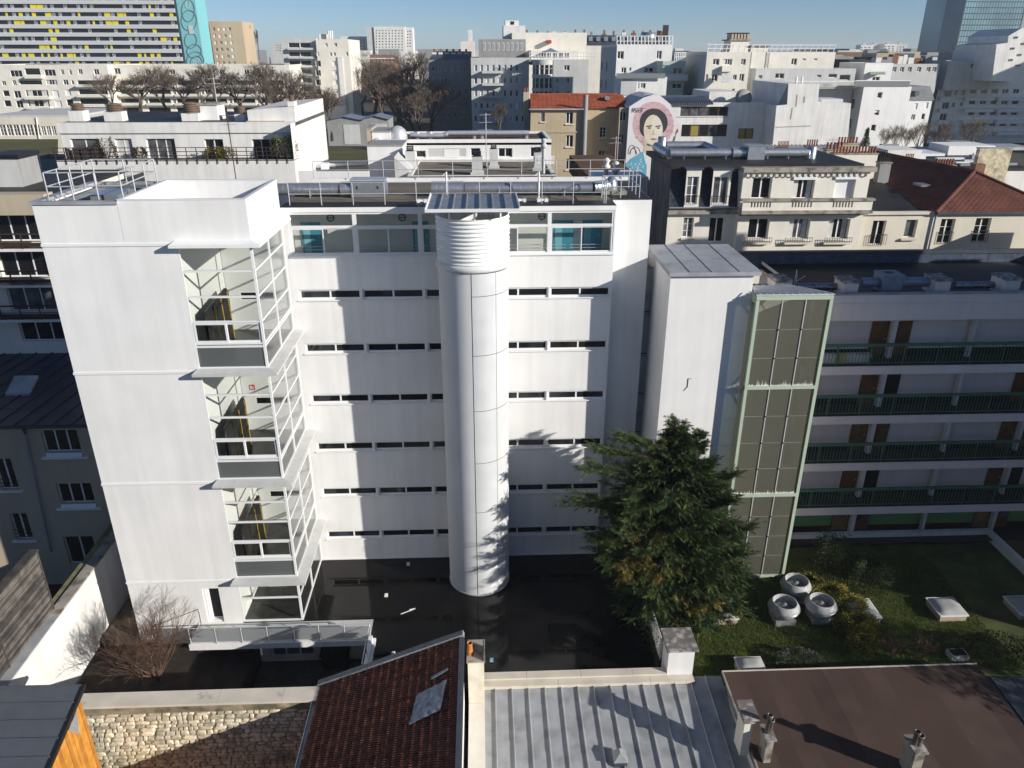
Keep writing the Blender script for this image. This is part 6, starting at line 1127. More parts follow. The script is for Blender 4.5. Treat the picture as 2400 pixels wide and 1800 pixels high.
q = R_(1662, 215, 1735, 243, OYc+3); B('roof_block', WHITE_OLD, t, q[0], q[1], OYc+3, OYc+12, q[2]-1, q[3]); B('stripe', ZINCD, t, X_(1540, 275, OYc), X_(1707, 275, OYc), OYc-.04, OYc-.005, Z_(1600, 275, OYc), Z_(1600, 274, OYc))
a = oY(1738, 230, OYc+2); MB().lathe([(0, 0), (1.1, .3), (1.15, .4), (0, .15)], n=18).build('satellite_dish', GREYR, None, True, label='dark satellite dish on the office roof', cat='dish').matrix_basis = Matrix.Translation((a.x, OYc+1.5, a.z)) @ Matrix.Rotation(radians(70), 4, 'X')
# blank weathered gables
def gable(lb, pts, Y, dep, M_, extra=None):
    t = thing('blank_gable', lb, 'building', (oY(pts[0][0], pts[0][1], Y).x, Y, 0)); b = MB(); b.prism([oY(x, y, Y) for x, y in pts], (0, dep, 0)); b.build('wall', M_, t); return t
t = gable('large blank weathered white gable wall with rust cracks', [(1805, 400), (1820, 248), (1845, 245), (1848, 196), (1921, 197), (1917, 240), (1995, 242), (1980, 400)], 104, 14, WHITE_OLD)
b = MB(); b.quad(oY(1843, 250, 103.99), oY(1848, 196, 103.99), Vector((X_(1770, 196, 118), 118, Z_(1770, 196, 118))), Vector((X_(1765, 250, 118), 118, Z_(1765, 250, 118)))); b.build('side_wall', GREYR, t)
for (x0, y0), (x1, y1) in (((1869, 222), (1866, 250)), ((1886, 226), (1885, 240)), ((1858, 252), (1853, 280)), ((1818, 298), (1900, 295))): q = MB(); q.bar(oY(x0, y0, 103.97), oY(x1, y1, 103.97), .12, .02, up=(0, 1, 0)); q.build('crack', BEIGE2, t)
for px in (1866, 1879): TB('flue', WHITE_PAINT, t, (X_(px, 196, 106), 106, Z_(px, 200, 106)), (X_(px, 190, 106), 106, Z_(px, 180, 106)), .14)
b = MB(); b.box(X_(1925, 240, 106), X_(1975, 240, 106), 106, 110, Z_(1950, 243, 106), Z_(1950, 232, 106)); b.build('roof_clutter', PALEG, t)
# white slab building with stair windows
Y = 132; z1 = Z_(2060, 203, Y); x0, x1 = X_(2008, 300, Y)-.0, X_(2118, 300, Y)
house('white_slab_block', 'white slab building with a column of three stair windows and terrace on top', x0, x1, Y, Y+22, 2, z1, WHITE, fw=[R_(2057, 216, 2068, 230, Y)+('fard',), R_(2050, 258, 2061, 270, Y)+('halfblind',), R_(2042, 292, 2053, 307, Y)+('fard',)], lw=grid(-153, -133, 5, 10, 3.2, 4, 1.4, 1.6), side=PALEG, par=0)
t = bpy.data.objects['white_slab_block']; B('terrace_glass', GLASSTERR, t, X_(2003, 195, Y), X_(2132, 195, Y), Y-.1, Y, z1, Z_(2060, 190, Y)); B('balcony_rail', WHITE_PAINT, t, X_(2003, 195, Y), X_(2132, 195, Y), Y-.15, Y+.1, Z_(2060, 190, Y), Z_(2060, 188, Y))
t, x0, x1, z1 = blk('terrace_flats', 'white terraced flats with planted balconies above the blank gable', 1770, 2003, 165, 135.2, 16, PALEG, [(1778, 176, 1787, 184, 'far'), (1817, 172, 1838, 184, 'far'), (1915, 175, 1925, 181, 'fard'), (1942, 173, 1962, 182, 'fard'), (1968, 175, 1993, 188, 'fard')], par=.3, rw=[(140, 142, 22, 24)])
for px0, px1, py in ((1762, 2010, 190),): B('terrace_rail', WHITE_PAINT, t, X_(px0, py, 136), X_(px1, py, 136), 133.2, 133.3, Z_(1880, py, 136), Z_(1880, py-1.5, 136)); B('terrace_slab', PALEG, t, X_(px0, py, 136), X_(px1, py, 136), 133.4, 135.1, Z_(1880, 206, 136), Z_(1880, 203, 136)); B('terrace_planter', mat('stained_parapet', (.45, .44, .40), .9, .3, .6), t, X_(px0, py, 136), X_(px1, py, 136), 133.3, 133.5, Z_(1880, 203, 136), Z_(1880, 194, 136))
t, x0, x1, z1 = blk('white_flats_lower', 'shaded white flats below the planted terrace', 1760, 2005, 205, 136.4, 14, PALEG, [(1942, 216, 1958, 228, 'far'), (1970, 217, 1985, 230, 'farc'), (1920, 215, 1932, 226, 'far')], par=0)
q = R_(1897, 138, 1928, 165, 143); house('rooftop_stairwell', 'dark stair head with white side on the terraced flats', q[0], q[1], 143, 148, q[2]-2, q[3], GREYR, par=0); q = R_(2025, 152, 2090, 190, 136); house('roof_flat', 'small white rooftop flat with a green awning', q[0], q[1], 136, 146, q[2]-1, q[3], WHITE, fw=[R_(2045, 180, 2062, 189, 136)+('far',)], par=.3)
t = bpy.data.objects['roof_flat']; b = MB(); p = [oY(2040, 168, 135.9), oY(2074, 168, 135.9), oY(2076, 175, 134), oY(2040, 175, 134)]; b.add(p, [(0, 1, 2, 3)]); b.build('awning', mat('green_awning', (.30, .40, .28), .8), t)
# slate gabled house
Y = 150; t = thing('slate_gable_house', 'white house with a slate mansard roof and skylight right of the slab block', 'building', (80, Y, 4)); xa, xb = X_(2124, 260, Y), X_(2180, 260, Y); z0, z1 = Z_(2150, 235, Y), Z_(2150, 203, Y); fw = [R_(2119, 242, 2126, 256, Y), R_(2143, 242, 2151, 256, Y), R_(2168, 240, 2176, 254, Y), R_(2136, 268, 2145, 281, Y), R_(2160, 266, 2168, 280, Y)]
wall('front_wall', WHITE, t, front(Y), xa-1.0, xb, 2, z0, fw, .2)
for q in fw: win(t, front(Y), *q, RND.choice(K3), .15, far=True)
b = MB(); b.prism([(xa-1.2, Y-.2, z0), (xb+.3, Y-.2, z0), (xb-.2, Y+1.4, z1), (xa-.4, Y+1.4, z1)], (0, 10, 0)); b.build('mansard_roof', mat('grey_slate', (.19, .20, .21), .7, .15, 1), t); q = R_(2144, 213, 2154, 224, Y); b = MB(); b.box(q[0], q[1], Y-.15, Y+.8, q[2], q[3]); b.build('skylight', GLASSM, t)
# big white flats on the right
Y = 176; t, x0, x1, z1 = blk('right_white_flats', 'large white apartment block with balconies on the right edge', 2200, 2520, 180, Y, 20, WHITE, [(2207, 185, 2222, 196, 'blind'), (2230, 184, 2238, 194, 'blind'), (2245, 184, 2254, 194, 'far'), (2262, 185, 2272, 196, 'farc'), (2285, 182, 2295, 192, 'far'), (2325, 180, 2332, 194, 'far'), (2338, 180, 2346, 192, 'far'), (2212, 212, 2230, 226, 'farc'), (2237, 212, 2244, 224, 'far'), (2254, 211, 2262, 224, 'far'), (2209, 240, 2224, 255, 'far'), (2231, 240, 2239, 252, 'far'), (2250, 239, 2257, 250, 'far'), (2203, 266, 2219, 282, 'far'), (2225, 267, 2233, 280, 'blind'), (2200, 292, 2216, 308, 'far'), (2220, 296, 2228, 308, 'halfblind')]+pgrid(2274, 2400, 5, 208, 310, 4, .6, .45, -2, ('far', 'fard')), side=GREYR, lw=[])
for j in range(4):
    for a, c in ((2203, 2228), (2262, 2330), (2340, 2420)): q = R_(a-j*2, 228+j*27, c-j*2, 236+j*27, Y-1.2); B('balcony', WHITE, t, q[0], q[1], Y-1.4, Y-.01, q[2], q[3])
railing('roof_railing', 'white roof rails along the large right hand flats', WHITE_PAINT, [(x0-4, Y, z1+.4), (x1, Y, z1+.4)], 1.4, 30, .07, (.5,))
# stepped white tower at right edge and its neighbours
Y = 165; t = gable('white stepped gable tower at the right edge with small square windows', [(2325, 190), (2336, 104), (2362, 100), (2364, 84), (2395, 66), (2440, 64), (2440, 190)], Y, 14, WHITE_OLD)
for x, y in ((2380, 87), (2372, 113), (2388, 128), (2397, 102), (2368, 140), (2384, 153)): q = R_(x-3, y-2, x+6, y+3, Y-.02); win(t, front(Y-.12), *q, 'fard', 0, frame=GREYR, far=True)
q = R_(2220, 146, 2328, 175, 172); house('grey_roof_storey', 'grey rooftop storey with three windows below the glass tower', q[0], q[1], 172, 184, q[2]-3, q[3], PALEG, fw=[R_(2275, 148, 2284, 160, 172), R_(2288, 155, 2294, 161, 172), R_(2301, 148, 2310, 160, 172)], par=.3)
for a, c, y0, y1, lb in ((2250, 2264, 118, 142, 'white roof stack before the glass tower'), (2302, 2322, 128, 148, 'pale roof stack right before the glass tower')): q = R_(a, y0, c, y1, 178); house('roof_stack', lb, q[0], q[1], 178, 181, q[2]-2, q[3], WHITE_OLD, par=0, cat='chimney')
# row of pale mansard houses
q = R_(2070, 152, 2200, 180, 170); t = house('mansard_row', 'row of pale mansard houses with dormers left of the glass tower', q[0], q[1], 170, 184, q[2]-4, q[3], PALEG, fw=[R_(x, 157, x+9, 168, 170) for x in (2092, 2110, 2128, 2150, 2172, 2186)], par=.2); rr = random.Random(21)
for k in range(10): x = q[0]+(q[1]-q[0])*k/10; B('chimney', rr.choice((WHITE_OLD, GREYR, TERRAC)), t, x, x+rr.uniform(.6, 2), 174, 176, q[3], q[3]+rr.uniform(.6, 2.4))
q = R_(1990, 140, 2100, 160, 185); house('dark_green_roof_block', 'dark roofed block with a green crown in the middle distance', q[0], q[1], 185, 200, q[2]-6, q[3], mat('dark_green_roof', (.03, .045, .035), .7, .2, .3), par=0)
q = R_(2010, 128, 2125, 146, 260); house('pale_slab_house', 'long pale distant house with small windows below the far towers', q[0], q[1], 260, 272, q[2]-8, q[3], PALEG, fw=pgrid and [R_(2018+k*9, 136, 2022+k*9, 141, 260) for k in range(11)], par=.3)
q = R_(1955, 122, 2020, 142, 240); house('brown_gable_house', 'brown distant gable house left of the far towers', q[0], q[1], 240, 250, q[2]-8, q[3], mat('brown_far', (.20, .13, .10), .9), par=0)
# ---------------------------------------------------------------- left: slab with yellow panels and turquoise painted end
Y = 300; t = thing('yellow_panel_slab', 'huge slab block with grey bands, dark windows and yellow panels', 'building', (-130, Y, 8)); xa, xb = X_(-40, 80, Y), X_(418, 80, Y); fs = 19.05; BAND = mat('pale_band', (.56, .57, .57), .8, .03, .02); YEL = mat('yellow_panel', (.72, .60, .02), .6, .05, .1); NAVY = mat('navy_glass', (.018, .019, .03), .35, .4, .15)
ptop = -22; cnt = 0
B('core', NAVY, t, xa, xb, Y+.6, Y+14, 5, Z_(200, ptop, Y)); rr = random.Random(8); meshes = {}
for j in range(10):
    ya = ptop+j*fs+3; za, zb_ = Z_(200, ya, Y), Z_(200, ya+9.2, Y)
    B('floor_band', BAND, t, xa, xb, Y, Y+.9, za, zb_+(za-zb_)*0+0) if False else B('floor_band', BAND, t, xa, xb, Y, Y+.9, Z_(200, ya+9.4, Y), za)
    z0_, z1_ = Z_(200, ya+fs, Y), Z_(200, ya+9.4, Y); n = 30
    for k in range(n):
        x0, x1 = xa+(xb-xa)*k/n, xa+(xb-xa)*(k+1)/n; r = rr.random()
        if r < .24: B('yellow_panel', YEL, t, x0+.1, x0+(x1-x0)*rr.choice((.35, .6, .95)), Y+.45, Y+.58, z0_, z1_)
        elif r < .58: win(t, front(Y), x0+.3, x0+.3+(x1-x0)*.45, z0_, z1_, 'far', .42, far=True, pane=RND.choice((GLASSD, GLASSM)))
for j in range(2): B('floor_band', BAND, t, xa, xb, Y+.05, Y+.9, Z_(200, 168+j*18, Y), Z_(200, 158+j*18, Y))
TUR = mat('turquoise_paint', (.20, .50, .53), .8, .02, .05); x2 = X_(475, 80, Y+6); te_ = B('painted_end', TUR, t, xb, x2, Y+3, Y+14, 5, Z_(200, ptop, Y))
for cx_, cy_, rx, ry in ((440, 8, 5, 12), (441, 25, 15, 26), (443, 48, 18, 24), (447, 95, 14, 18), (455, 120, 17, 16), (458, 143, 20, 22), (460, 145, 13, 14), (461, 147, 8, 9), (462, 148, 4, 5)):
    b = MB(); pts = [oY(x, y, Y+2.9) for x, y in ell(cx_, cy_, rx, ry, 28)]; pts.append(pts[0])
    for p0, p1 in zip(pts, pts[1:]): b.bar(p0, p1, .22, .1, up=(0, 1, 0))
    b.build('painted_ring', mat('paint_slate', (.14, .20, .24), .8) if rx > 9 else MATS['paint_pale'], te_)
q = R_(442, 60, 452, 80, Y+2.85); B('painted_block', PALEG, te_, q[0], q[1], Y+2.8, Y+2.99, q[2], q[3])
Y = 320; t, x0, x1, z1 = blk('beige_tower_block', 'beige tower block with white windows beside the turquoise end wall', 473, 570, 57, Y, 16, mat('tan_render', (.52, .40, .27), .9, .05, .1), [(498+i*12.5+j*2.2, 64+j*16, 504+i*12.5+j*2.2, 72+j*16, RND.choice(('far', 'blind', 'far'))) for j in range(7) for i in range(4)], par=1.0); TB('downpipe', BROWNMET, t, (X_(489, 60, Y-.2), Y-.2, z1), (X_(503, 150, Y-.2), Y-.2, Z_(503, 150, Y-.2)), .2)
# left white apartments with loggias: separate bays
Y = 200; DK = GLASSD
t, x0, x1, z1 = blk('loggia_flats', 'cream flats with loggias and rounded balconies below the yellow panel slab', -30, 255, 156, Y, 20, CREAM2, [(24, 165, 52, 180, 'tri'), (58, 160, 94, 176, 'fard'), (104, 163, 130, 178, 'tri'), (142, 163, 150, 175, 'far'), (161, 163, 168, 175, 'far'), (183, 162, 193, 174, 'far'), (220, 162, 232, 175, 'far'), (4, 190, 14, 200, 'far'), (29, 188, 38, 200, 'far'), (45, 188, 98, 199, 'fard'), (108, 187, 134, 199, 'farc'), (148, 187, 160, 199, 'far'), (167, 188, 173, 198, 'fard'), (7, 212, 22, 226, 'fard'), (33, 213, 49, 230, 'far'), (60, 211, 113, 226, 'farc'), (124, 212, 138, 229, 'blind'), (153, 210, 166, 224, 'blind'), (10, 235, 26, 250, 'fard'), (38, 236, 54, 253, 'far'), (65, 235, 116, 250, 'farc'), (129, 236, 145, 251, 'blind'), (156, 233, 172, 248, 'fard'), (181, 188, 250, 199, 'fard'), (184, 208, 252, 222, 'fard'), (187, 230, 254, 245, 'fard'), (190, 253, 254, 266, 'farc')])
for a, c, y0, y1 in ((58, 98, 177, 184), (58, 118, 227, 233), (62, 120, 251, 256), (178, 252, 199, 204), (180, 254, 223, 228), (183, 256, 246, 251)): q = R_(a, y0, c, y1, Y-1); B('balcony', CREAM2, t, q[0], q[1], Y-1.3, Y-.01, q[2], q[3])
q = R_(60, 150, 140, 156, Y+6); B('roof_clutter', ZINC, t, q[0], q[1], Y+6, Y+10, q[2], q[3])
t, x0, x1, z1 = blk('loggia_flats', 'cream flats behind the bare trees, with rows of shaded loggias', 255, 680, 156, Y+3, 18, CREAM2, [(268, 160, 282, 174, 'far')]+[(282+i*66, 188+j*21, 334+i*66, 200+j*21, 'fard') for j in range(4) for i in range(6)]+[(340+i*58, 163, 352+i*58, 174, 'far') for i in range(6)]+[(339+i*66, 189+j*21, 346+i*66, 201+j*21, 'far') for j in range(3) for i in range(5)])
for j in range(4):
    for i in range(6): q = R_(278+i*66, 200+j*21, 338+i*66, 205+j*21, Y+2); B('balcony', CREAM2, t, q[0], q[1], Y+1.7, Y+2.99, q[2], q[3])
# low white hall with large grid windows
Y = 120; t = thing('low_hall', 'low cream hall with big gridded windows left of the terrace building', 'building', (-75, Y, 5)); fw = [R_(0+16*i, 292, 14+16*i, 318, Y) for i in range(6)]+[R_(97+12*i, 296, 107+12*i, 317, Y) for i in range(3)]; xa, xb = X_(-20, 300, Y), X_(185, 300, Y); z1 = Z_(60, 275, Y)
wall('front_wall', CREAM, t, front(Y), xa, xb, 0, z1, fw, .2); B('roof', PALEG, t, xa, xb, Y, Y+15, z1, z1+.3)
for q in fw: win(t, front(Y), *q, 'bars', .1, frame=WHITE_PAINT, pane=GLASSM, far=True)
TB('downpipe', WHITE_OLD, t, (X_(88, 290, Y-.1), Y-.1, z1), (X_(92, 325, Y-.1), Y-.1, Z_(92, 325, Y-.1)), .1)
q0, q1, q2, q3 = oY(-20, 376, 75), oY(136, 372, 75), oY(136, 326, 116), oY(-20, 326, 116); b = MB(); b.quad(q0, q1, q2, q3); b.build('lawn', mat('olive_turf', (.105, .095, .03), .95, .2, .2, fine=.15), kind='structure')
q0, q1, q2, q3 = oY(698, 378, 95), oY(868, 378, 95), oY(868, 352, 128), oY(690, 338, 135); b = MB(); b.quad(q0, q1, q2, q3); b.build('lawn', MATS['olive_turf'], kind='structure')
q = R_(60, 374, 150, 398, 70); house('teal_roof_shed', 'low roof with a teal edge and scaffold poles left of the terrace building', q[0], q[1], 70, 74, 0, q[3], mat('teal_fascia', (.20, .27, .26), .6, .1, 1), par=0); t = bpy.data.objects['teal_roof_shed']
for px in (92, 97, 86): TB('pole', WHITE_PAINT, t, (X_(px, 400, 69), 69, Z_(px, 415, 69)), (X_(px-4, 370, 69), 69, Z_(px-4, 350, 69)), .05)
B('red_band', mat('dull_red', (.30, .08, .07), .8), t, q[0], q[1]+2, 69.6, 69.9, q[2]-1.6, q[2]-.9); B('lower_wall', DARKIN, t, q[0]-4, q[1]+6, 69.8, 74, 0, q[2]-1.65)
q = R_(-20, 372, 46, 440, 52); house('shaded_grey_house', 'grey flat roofed house end at the left edge', q[0], q[1], 52, 54.5, -4, q[3], PALEG, par=0, roof=BLACK, side=GREYR); B('roof_cap', BLACK, bpy.data.objects['shaded_grey_house'], q[0], q[1]+.2, 51.9, 54.5, q[3], q[3]+.25)
q = R_(-20, 436, 140, 462, 51); house('dark_roof_house', 'dark flat roof with vents between grey house and brown balconies', q[0], q[1]+1, 54, 66, -4, Z_(60, 455, 54), BITUMEN, par=.3, roof=BITUMEN)
# white tower with dark loggia side
Y = 215; t, x0, x1, z1 = blk('white_corner_tower', 'tall white apartment tower with grey loggias and stepped top', 742, 818, 96, Y, 20, CREAM2, [(761, 101, 768, 109, 'farc'), (783, 101, 790, 109, 'far'), (741, 122, 748, 131, 'blind'), (773, 123, 778, 131, 'far'), (782, 123, 787, 131, 'far'), (811, 122, 816, 131, 'far')]+[(740, 142+22*j, 752, 156+22*j, 'fard') for j in range(5)]+[(779+j, 143+22*j, 792+j, 154+22*j, 'blind') for j in range(5)], rw=grid(216, 234, 3, 14, 3, 5, 1.6, 1.6))
t2, x0b, x1b, z1b = blk('tower_loggia_wing', 'grey loggia wing of the white corner tower with long balconies', 662, 742, 93, Y+2, 18, PALEG, [(676+j*.8, 100+20.5*j, 702+j*.8, 112+20.5*j, 'fard') for j in range(7)]+[(703+j*.8, 100+20.5*j, 728+j*.8, 112+20.5*j, 'fard') for j in range(7)], lw=grid(-234, -218, 3, 14, 2.5, 6, 2.0, 1.5), side=GREYR)
for j in range(7): q = R_(674+j*.8, 112+20.5*j, 738+j*.8, 117+20.5*j, Y+1); B('balcony', PALEG if j < 3 else GREYR, t2, q[0], q[1], Y+.6, Y+1.98, q[2], q[3])
B('stair_strip', WHITE_OLD, t, X_(795, 180, Y-.2), X_(806, 180, Y-.2), Y-.35, Y-.01, 8, Z_(800, 133, Y)); q = R_(748, 80, 765, 96, Y+5); B('roof_box', CREAM2, t, q[0], q[1], Y+5, Y+9, q[2], q[3])
for px in (770, 774, 778): TB('antenna_panel', WHITE_PAINT, t, (X_(px, 90, Y+4), Y+4, z1), (X_(px, 72, Y+4), Y+4, Z_(px, 72, Y+4)), .25)
# distant white slabs
Y = 620; t, x0, x1, z1 = blk('distant_white_slab', 'distant white slab tower on the skyline above the brown trees', 877, 950, 66, Y, 18, WHITE_OLD, pgrid(880, 948, 9, 70, 122, 8, .45, .5, 0, ('far', 'fard')), par=1.0, side=PALEG); q = R_(860, 66, 877, 120, Y+1); house('distant_white_slab', 'narrow grey shaded side tower joined to the distant white slab', q[0], q[1], Y+1, Y+16, q[2]-5, q[3], PALEG, par=.5); q = R_(950, 66, 968, 120, Y+1); house('distant_white_slab', 'narrow pale right hand section of the distant white slab', q[0], q[1], Y+1, Y+16, q[2]-5, q[3], WHITE_OLD, fw=[R_(953+6*i, 72+7*j, 957+6*i, 75+7*j, Y+1) for i in range(2) for j in range(6)], par=.5); q = R_(908, 59, 920, 66, Y+6); house('roof_box', 'small roof box on the distant white slab', q[0], q[1], Y+6, Y+10, q[2], q[3], PALEG, par=0, cat='roof box')
t, *_ = blk('distant_white_row', 'distant lower white block left of the white slab tower', 800, 862, 88, Y+10, 18, WHITE_OLD, pgrid(803, 860, 7, 92, 120, 4, .45, .5, 0, ('far', 'fard')), par=.8); blk('distant_white_row', 'distant shaded grey block beside the white corner tower', 862, 880, 90, Y+8, 18, PALEG, [], par=.5)
q = R_(640, 100, 662, 125, 420); house('distant_grey_block', 'small distant grey block behind the poplars', q[0], q[1], 420, 432, q[2]-8, q[3], PALEG, fw=[R_(645+5*i, 105+6*j, 648+5*i, 108+6*j, 420) for i in range(3) for j in range(3)], par=.5)
q = R_(573, 106, 582, 135, 420); house('red_brick_block', 'narrow distant red brick block beside the poplars', q[0], q[1], 420, 430, q[2]-8, q[3], mat('red_brick_far', (.36, .12, .07), .9), par=0)
Y = 330; t, x0, x1, z1 = blk('brick_school', 'brown brick school with white windows behind the bare trees', 868, 925, 132, Y, 18, mat('school_brick', (.28, .14, .09), .9, .1, .1), [(876+8.5*i, 137+19*j, 882+8.5*i, 145+19*j, 'bars') for j in range(4) for i in range(6)], par=.6); q = R_(887, 115, 935, 132, Y+4); house('roof_plant_room', 'dark roof plant room above the brick school', q[0], q[1], Y+4, Y+10, q[2], q[3], GREYR, par=0); B('band', WHITE_OLD, t, x0, x1, Y-.1, Y-.01, z1-1, z1-.6)
# garages in the park
Y = 150; t = thing('garage_shed', 'pair of grey garage sheds with white doors in the shaded park', 'shed', (-25, Y, 8))
for px0, px1, pt, a, c, d0, d1 in ((768, 850, 274, 806, 844, 292, 338), (850, 912, 272, 870, 908, 290, 330)):
    q = R_(px0, pt, px1, 342, Y); b = MB(); xm = (q[0]+q[1])/2; b.prism([(q[0], Y, q[2]), (q[1], Y, q[2]), (q[1], Y, q[3]-.6), (xm, Y, q[3]), (q[0], Y, q[3]-.6)], (0, 8, 0)); b.build('shed_wall', GREYR, t); w_ = R_(a, d0, c, d1, Y-.02); B('door', PALEG, t, w_[0], w_[1], Y-.08, Y-.01, w_[2], w_[3])
    b = MB(); b.quad((q[0]-.2, Y-.4, q[3]-.6), (xm, Y-.4, q[3]+.05), (xm, Y+8, q[3]+.05), (q[0]-.2, Y+8, q[3]-.6)); b.quad((xm, Y-.4, q[3]+.05), (q[1]+.2, Y-.4, q[3]-.6), (q[1]+.2, Y+8, q[3]-.6), (xm, Y+8, q[3]+.05)); b.build('shed_roof', GALVB, t)
# ---------------------------------------------------------------- glass tower and far towers
Y = 520; t = thing('glass_tower', 'tall blue green glass office tower with a dark corner edge', 'tower', (320, Y, 8)); GT = mat('blue_green_curtain_glass', (.30, .43, .46), .16, .25, .05, spec=.6, fine=.1, metal=.75); x0, x1 = X_(2252, 60, Y), X_(2392, 60, Y); zt = 61
b = MB(); b.box(x0, x1, Y, Y+30, 5, zt); b.build('glass_body', GT, t)
for k in range(24): z = 8+k*3.3; B('floor_line', mat('tower_mullion', (.05, .075, .08), .4), t, x0-.05, x1+.05, Y-.15, Y-.01, z, z+.5)
for k in range(22): x = x0+(x1-x0)*k/22; B('mullion', MATS['tower_mullion'], t, x, x+.18, Y-.12, Y-.015, 5, zt)
b = MB(); b.quad((x0-9, Y+6, 5), (x0, Y, 5), (x0, Y, zt), (x0-9, Y+6, zt)); b.quad((x0-9, Y+30, 5), (x0-9, Y+6, 5), (x0-9, Y+6, zt), (x0-9, Y+30, zt)); b.build('chamfer_glass', mat('dark_tower_glass', (.10, .15, .19), .2, .2, .05, spec=.6, metal=.7), t); B('edge_fin', MATS['tower_mullion'], t, x0-.6, x0+.2, Y-.4, Y-.16, 5, zt); B('edge_fin', mat('pale_fin', (.25, .22, .22), .5), t, x1-.2, x1+.8, Y-.4, Y-.16, 5, zt)
for px0, px1, py, Y, lb in ((2015, 2045, 107, 1500, 'pair of far apartment towers in haze, left one'), (2040, 2060, 106, 1520, 'far grey tower beside the left hazy pair'), (2070, 2100, 105, 1500, 'hazy cream far tower in the middle of the skyline group'), (2098, 2124, 106, 1525, 'hazy far tower right of the middle group'), (2172, 2200, 102, 1700, 'bluish far tower close to the glass tower'), (2163, 2182, 119, 1650, 'low hazy far block beside the bluish tower'), (2123, 2136, 124, 1800, 'very faint low far block between the tower groups')):
    q = R_(px0, py, px1, 140, Y); t = house('far_tower', lb, q[0], q[1], Y, Y+20, q[2]-20, q[3], CREAM2 if 'cream' in lb or 'left one' in lb else PALEG, fw=[R_(px0+2+(px1-px0-3)*i/3, py+3+5*j, px0+2+(px1-px0-3)*(i+.55)/3, py+5.5+5*j, Y) for i in range(3) for j in range(5)], par=1.5, kind='fard'); B('roof_box', PALEG, t, q[0]+6, q[0]+12, Y+5, Y+10, q[3], q[3]+4)
rr = random.Random(33); sk = []
for k in range(70):
    px = rr.uniform(560, 2400); Y = rr.uniform(420, 1500); pt = rr.uniform(112, 124); x = X_(px, 120, Y); w = rr.uniform(10, 40); z = Z_(px, pt, Y)
    M_ = rr.choice((WHITE_OLD, PALEG, CREAM2, GREYR, BEIGE2)); sk.append((x, Y, w, z, M_))
b = MB(); 
for x, Y, w, z, M_ in sk: b.box(x, x+w, Y, Y+12, 2, z, rr.randrange(5))
b.build('far_city', [WHITE_OLD, PALEG, CREAM2, GREYR, ZINCD], kind='stuff', label='mass of far low city houses along the horizon', cat='houses')
# dark roofs in the right middle distance
rr = random.Random(41); b = MB()
for k in range(60): px = rr.uniform(1570, 2250); Y = rr.uniform(190, 330); py = rr.uniform(118, 134); a = oY(px, py, Y); b.box(a.x, a.x+rr.uniform(4, 14), Y, Y+8, 6, a.z, rr.randrange(4))
b.build('distant_roofs', [GREYR, ZINCD, BEIGE2, PALEG], kind='stuff', label='crowded mass of distant dark roofs and chimneys', cat='roofs')
# unseen building inferred from the shadow on balconies and garden; steps shaped to fit
for y0, y1, zt_, lb in ((24.5, 37.2, 27.0, 'tall narrow flats standing to the right of the roof garden'), (37.3, 39.5, 20.8, 'stair block joined behind the tall flats right of the garden'), (39.6, 49.0, 18.6, 'low flats at the back of the row right of the garden')): house('flats', lb, 40, 43, y0, y1, -4, zt_, CREAM2, par=.3, lw=grid(-y1+.3, -y0-.3, max(1, int((y1-y0)/3)), 1, 3, int((zt_-2)/3), 1.4, 1.6))
house('flats', 'tall flats out of view beyond the right hand apartment block', 145, 160, 138, 160, 4, 40, CREAM2, par=.4)  # added out of view to throw shade on the right hand flats
# the street row behind the viewpoint
for k, (x0, x1, zt_, M_) in enumerate(((-75, -42, 17, CREAM2), (-41, -8, 20, BEIGE2), (-7, 26, 18, CREAM), (27, 58, 21, PALEG), (59, 95, 17, BEIGE2))): house('street_house', ['cream house at the left end of the street row behind the viewpoint', 'tall beige house second along the street row behind the viewpoint', 'yellowish house in the middle of the street row behind the viewpoint', 'tall grey house fourth along the street row behind the viewpoint', 'beige house at the right end of the street row behind the viewpoint'][k], x0, x1, -34, -22, -4, zt_, M_, par=.4)
# ---------------------------------------------------------------- vegetation
def tinted(name, V, Fc, C, parent, M_=None, **kw):
    me = bpy.data.meshes.new(name); me.from_pydata(V, [], Fc); at = me.color_attributes.new('tint', 'FLOAT_COLOR', 'POINT'); at.data.foreach_set('color', [c for q in C for c in (*q, 1)]); me.materials.append(M_ or LEAF); me.update(); return ob(name, me, parent, **kw)
def spray(V, Fc, C, p, d, L, w, n, col, rr, droop=.3):
    """flat feathery spray: a tapering fan of small leaves along a twig"""
    side = d.cross(Vector((0, 0, 1))); side = side.normalized() if side.length > .01 else Vector((1, 0, 0)); up = side.cross(d).normalized(); tw_ = rr.uniform(-.7, .7); side = side*cos(tw_)+up*sin(tw_)
    for i in range(n):
        t = (i+.5)/n; c0 = p+d*L*t-Vector((0, 0, 1))*droop*L*t*t; ll = w*(1-.75*t)*rr.uniform(.7, 1.2); s_ = 1 if i % 2 else -1
        tip = c0+side*s_*ll+d*ll*.75+up*rr.uniform(-.3, .3)*ll; b1 = d*ll*.15; o = len(V); V += [c0-b1, c0+b1, tip]; Fc.append((o, o+1, o+2)); k = rr.uniform(.75, 1.25); C += [tuple(q*k for q in col)]*3
    o = len(V); e = p+d*L*1.1-Vector((0, 0, 1))*droop*L; V += [p+d*L*.7+side*w*.2, p+d*L*.7-side*w*.2, e]; Fc.append((o, o+1, o+2)); C += [col]*3
rr = random.Random(17)
base = Vector((10.35, 33.6, 0)); tip = oY(1585, 965, 34.3)
cf = thing('conifer', 'broad dark green conifer between the wet deck and the lawn', 'tree', base)
MB().tube(base, base.lerp(tip, .5), .26, .13, 10).tube(base.lerp(tip, .5), base.lerp(tip, .97), .13, .03, 8).build('trunk', BARK, cf, True)
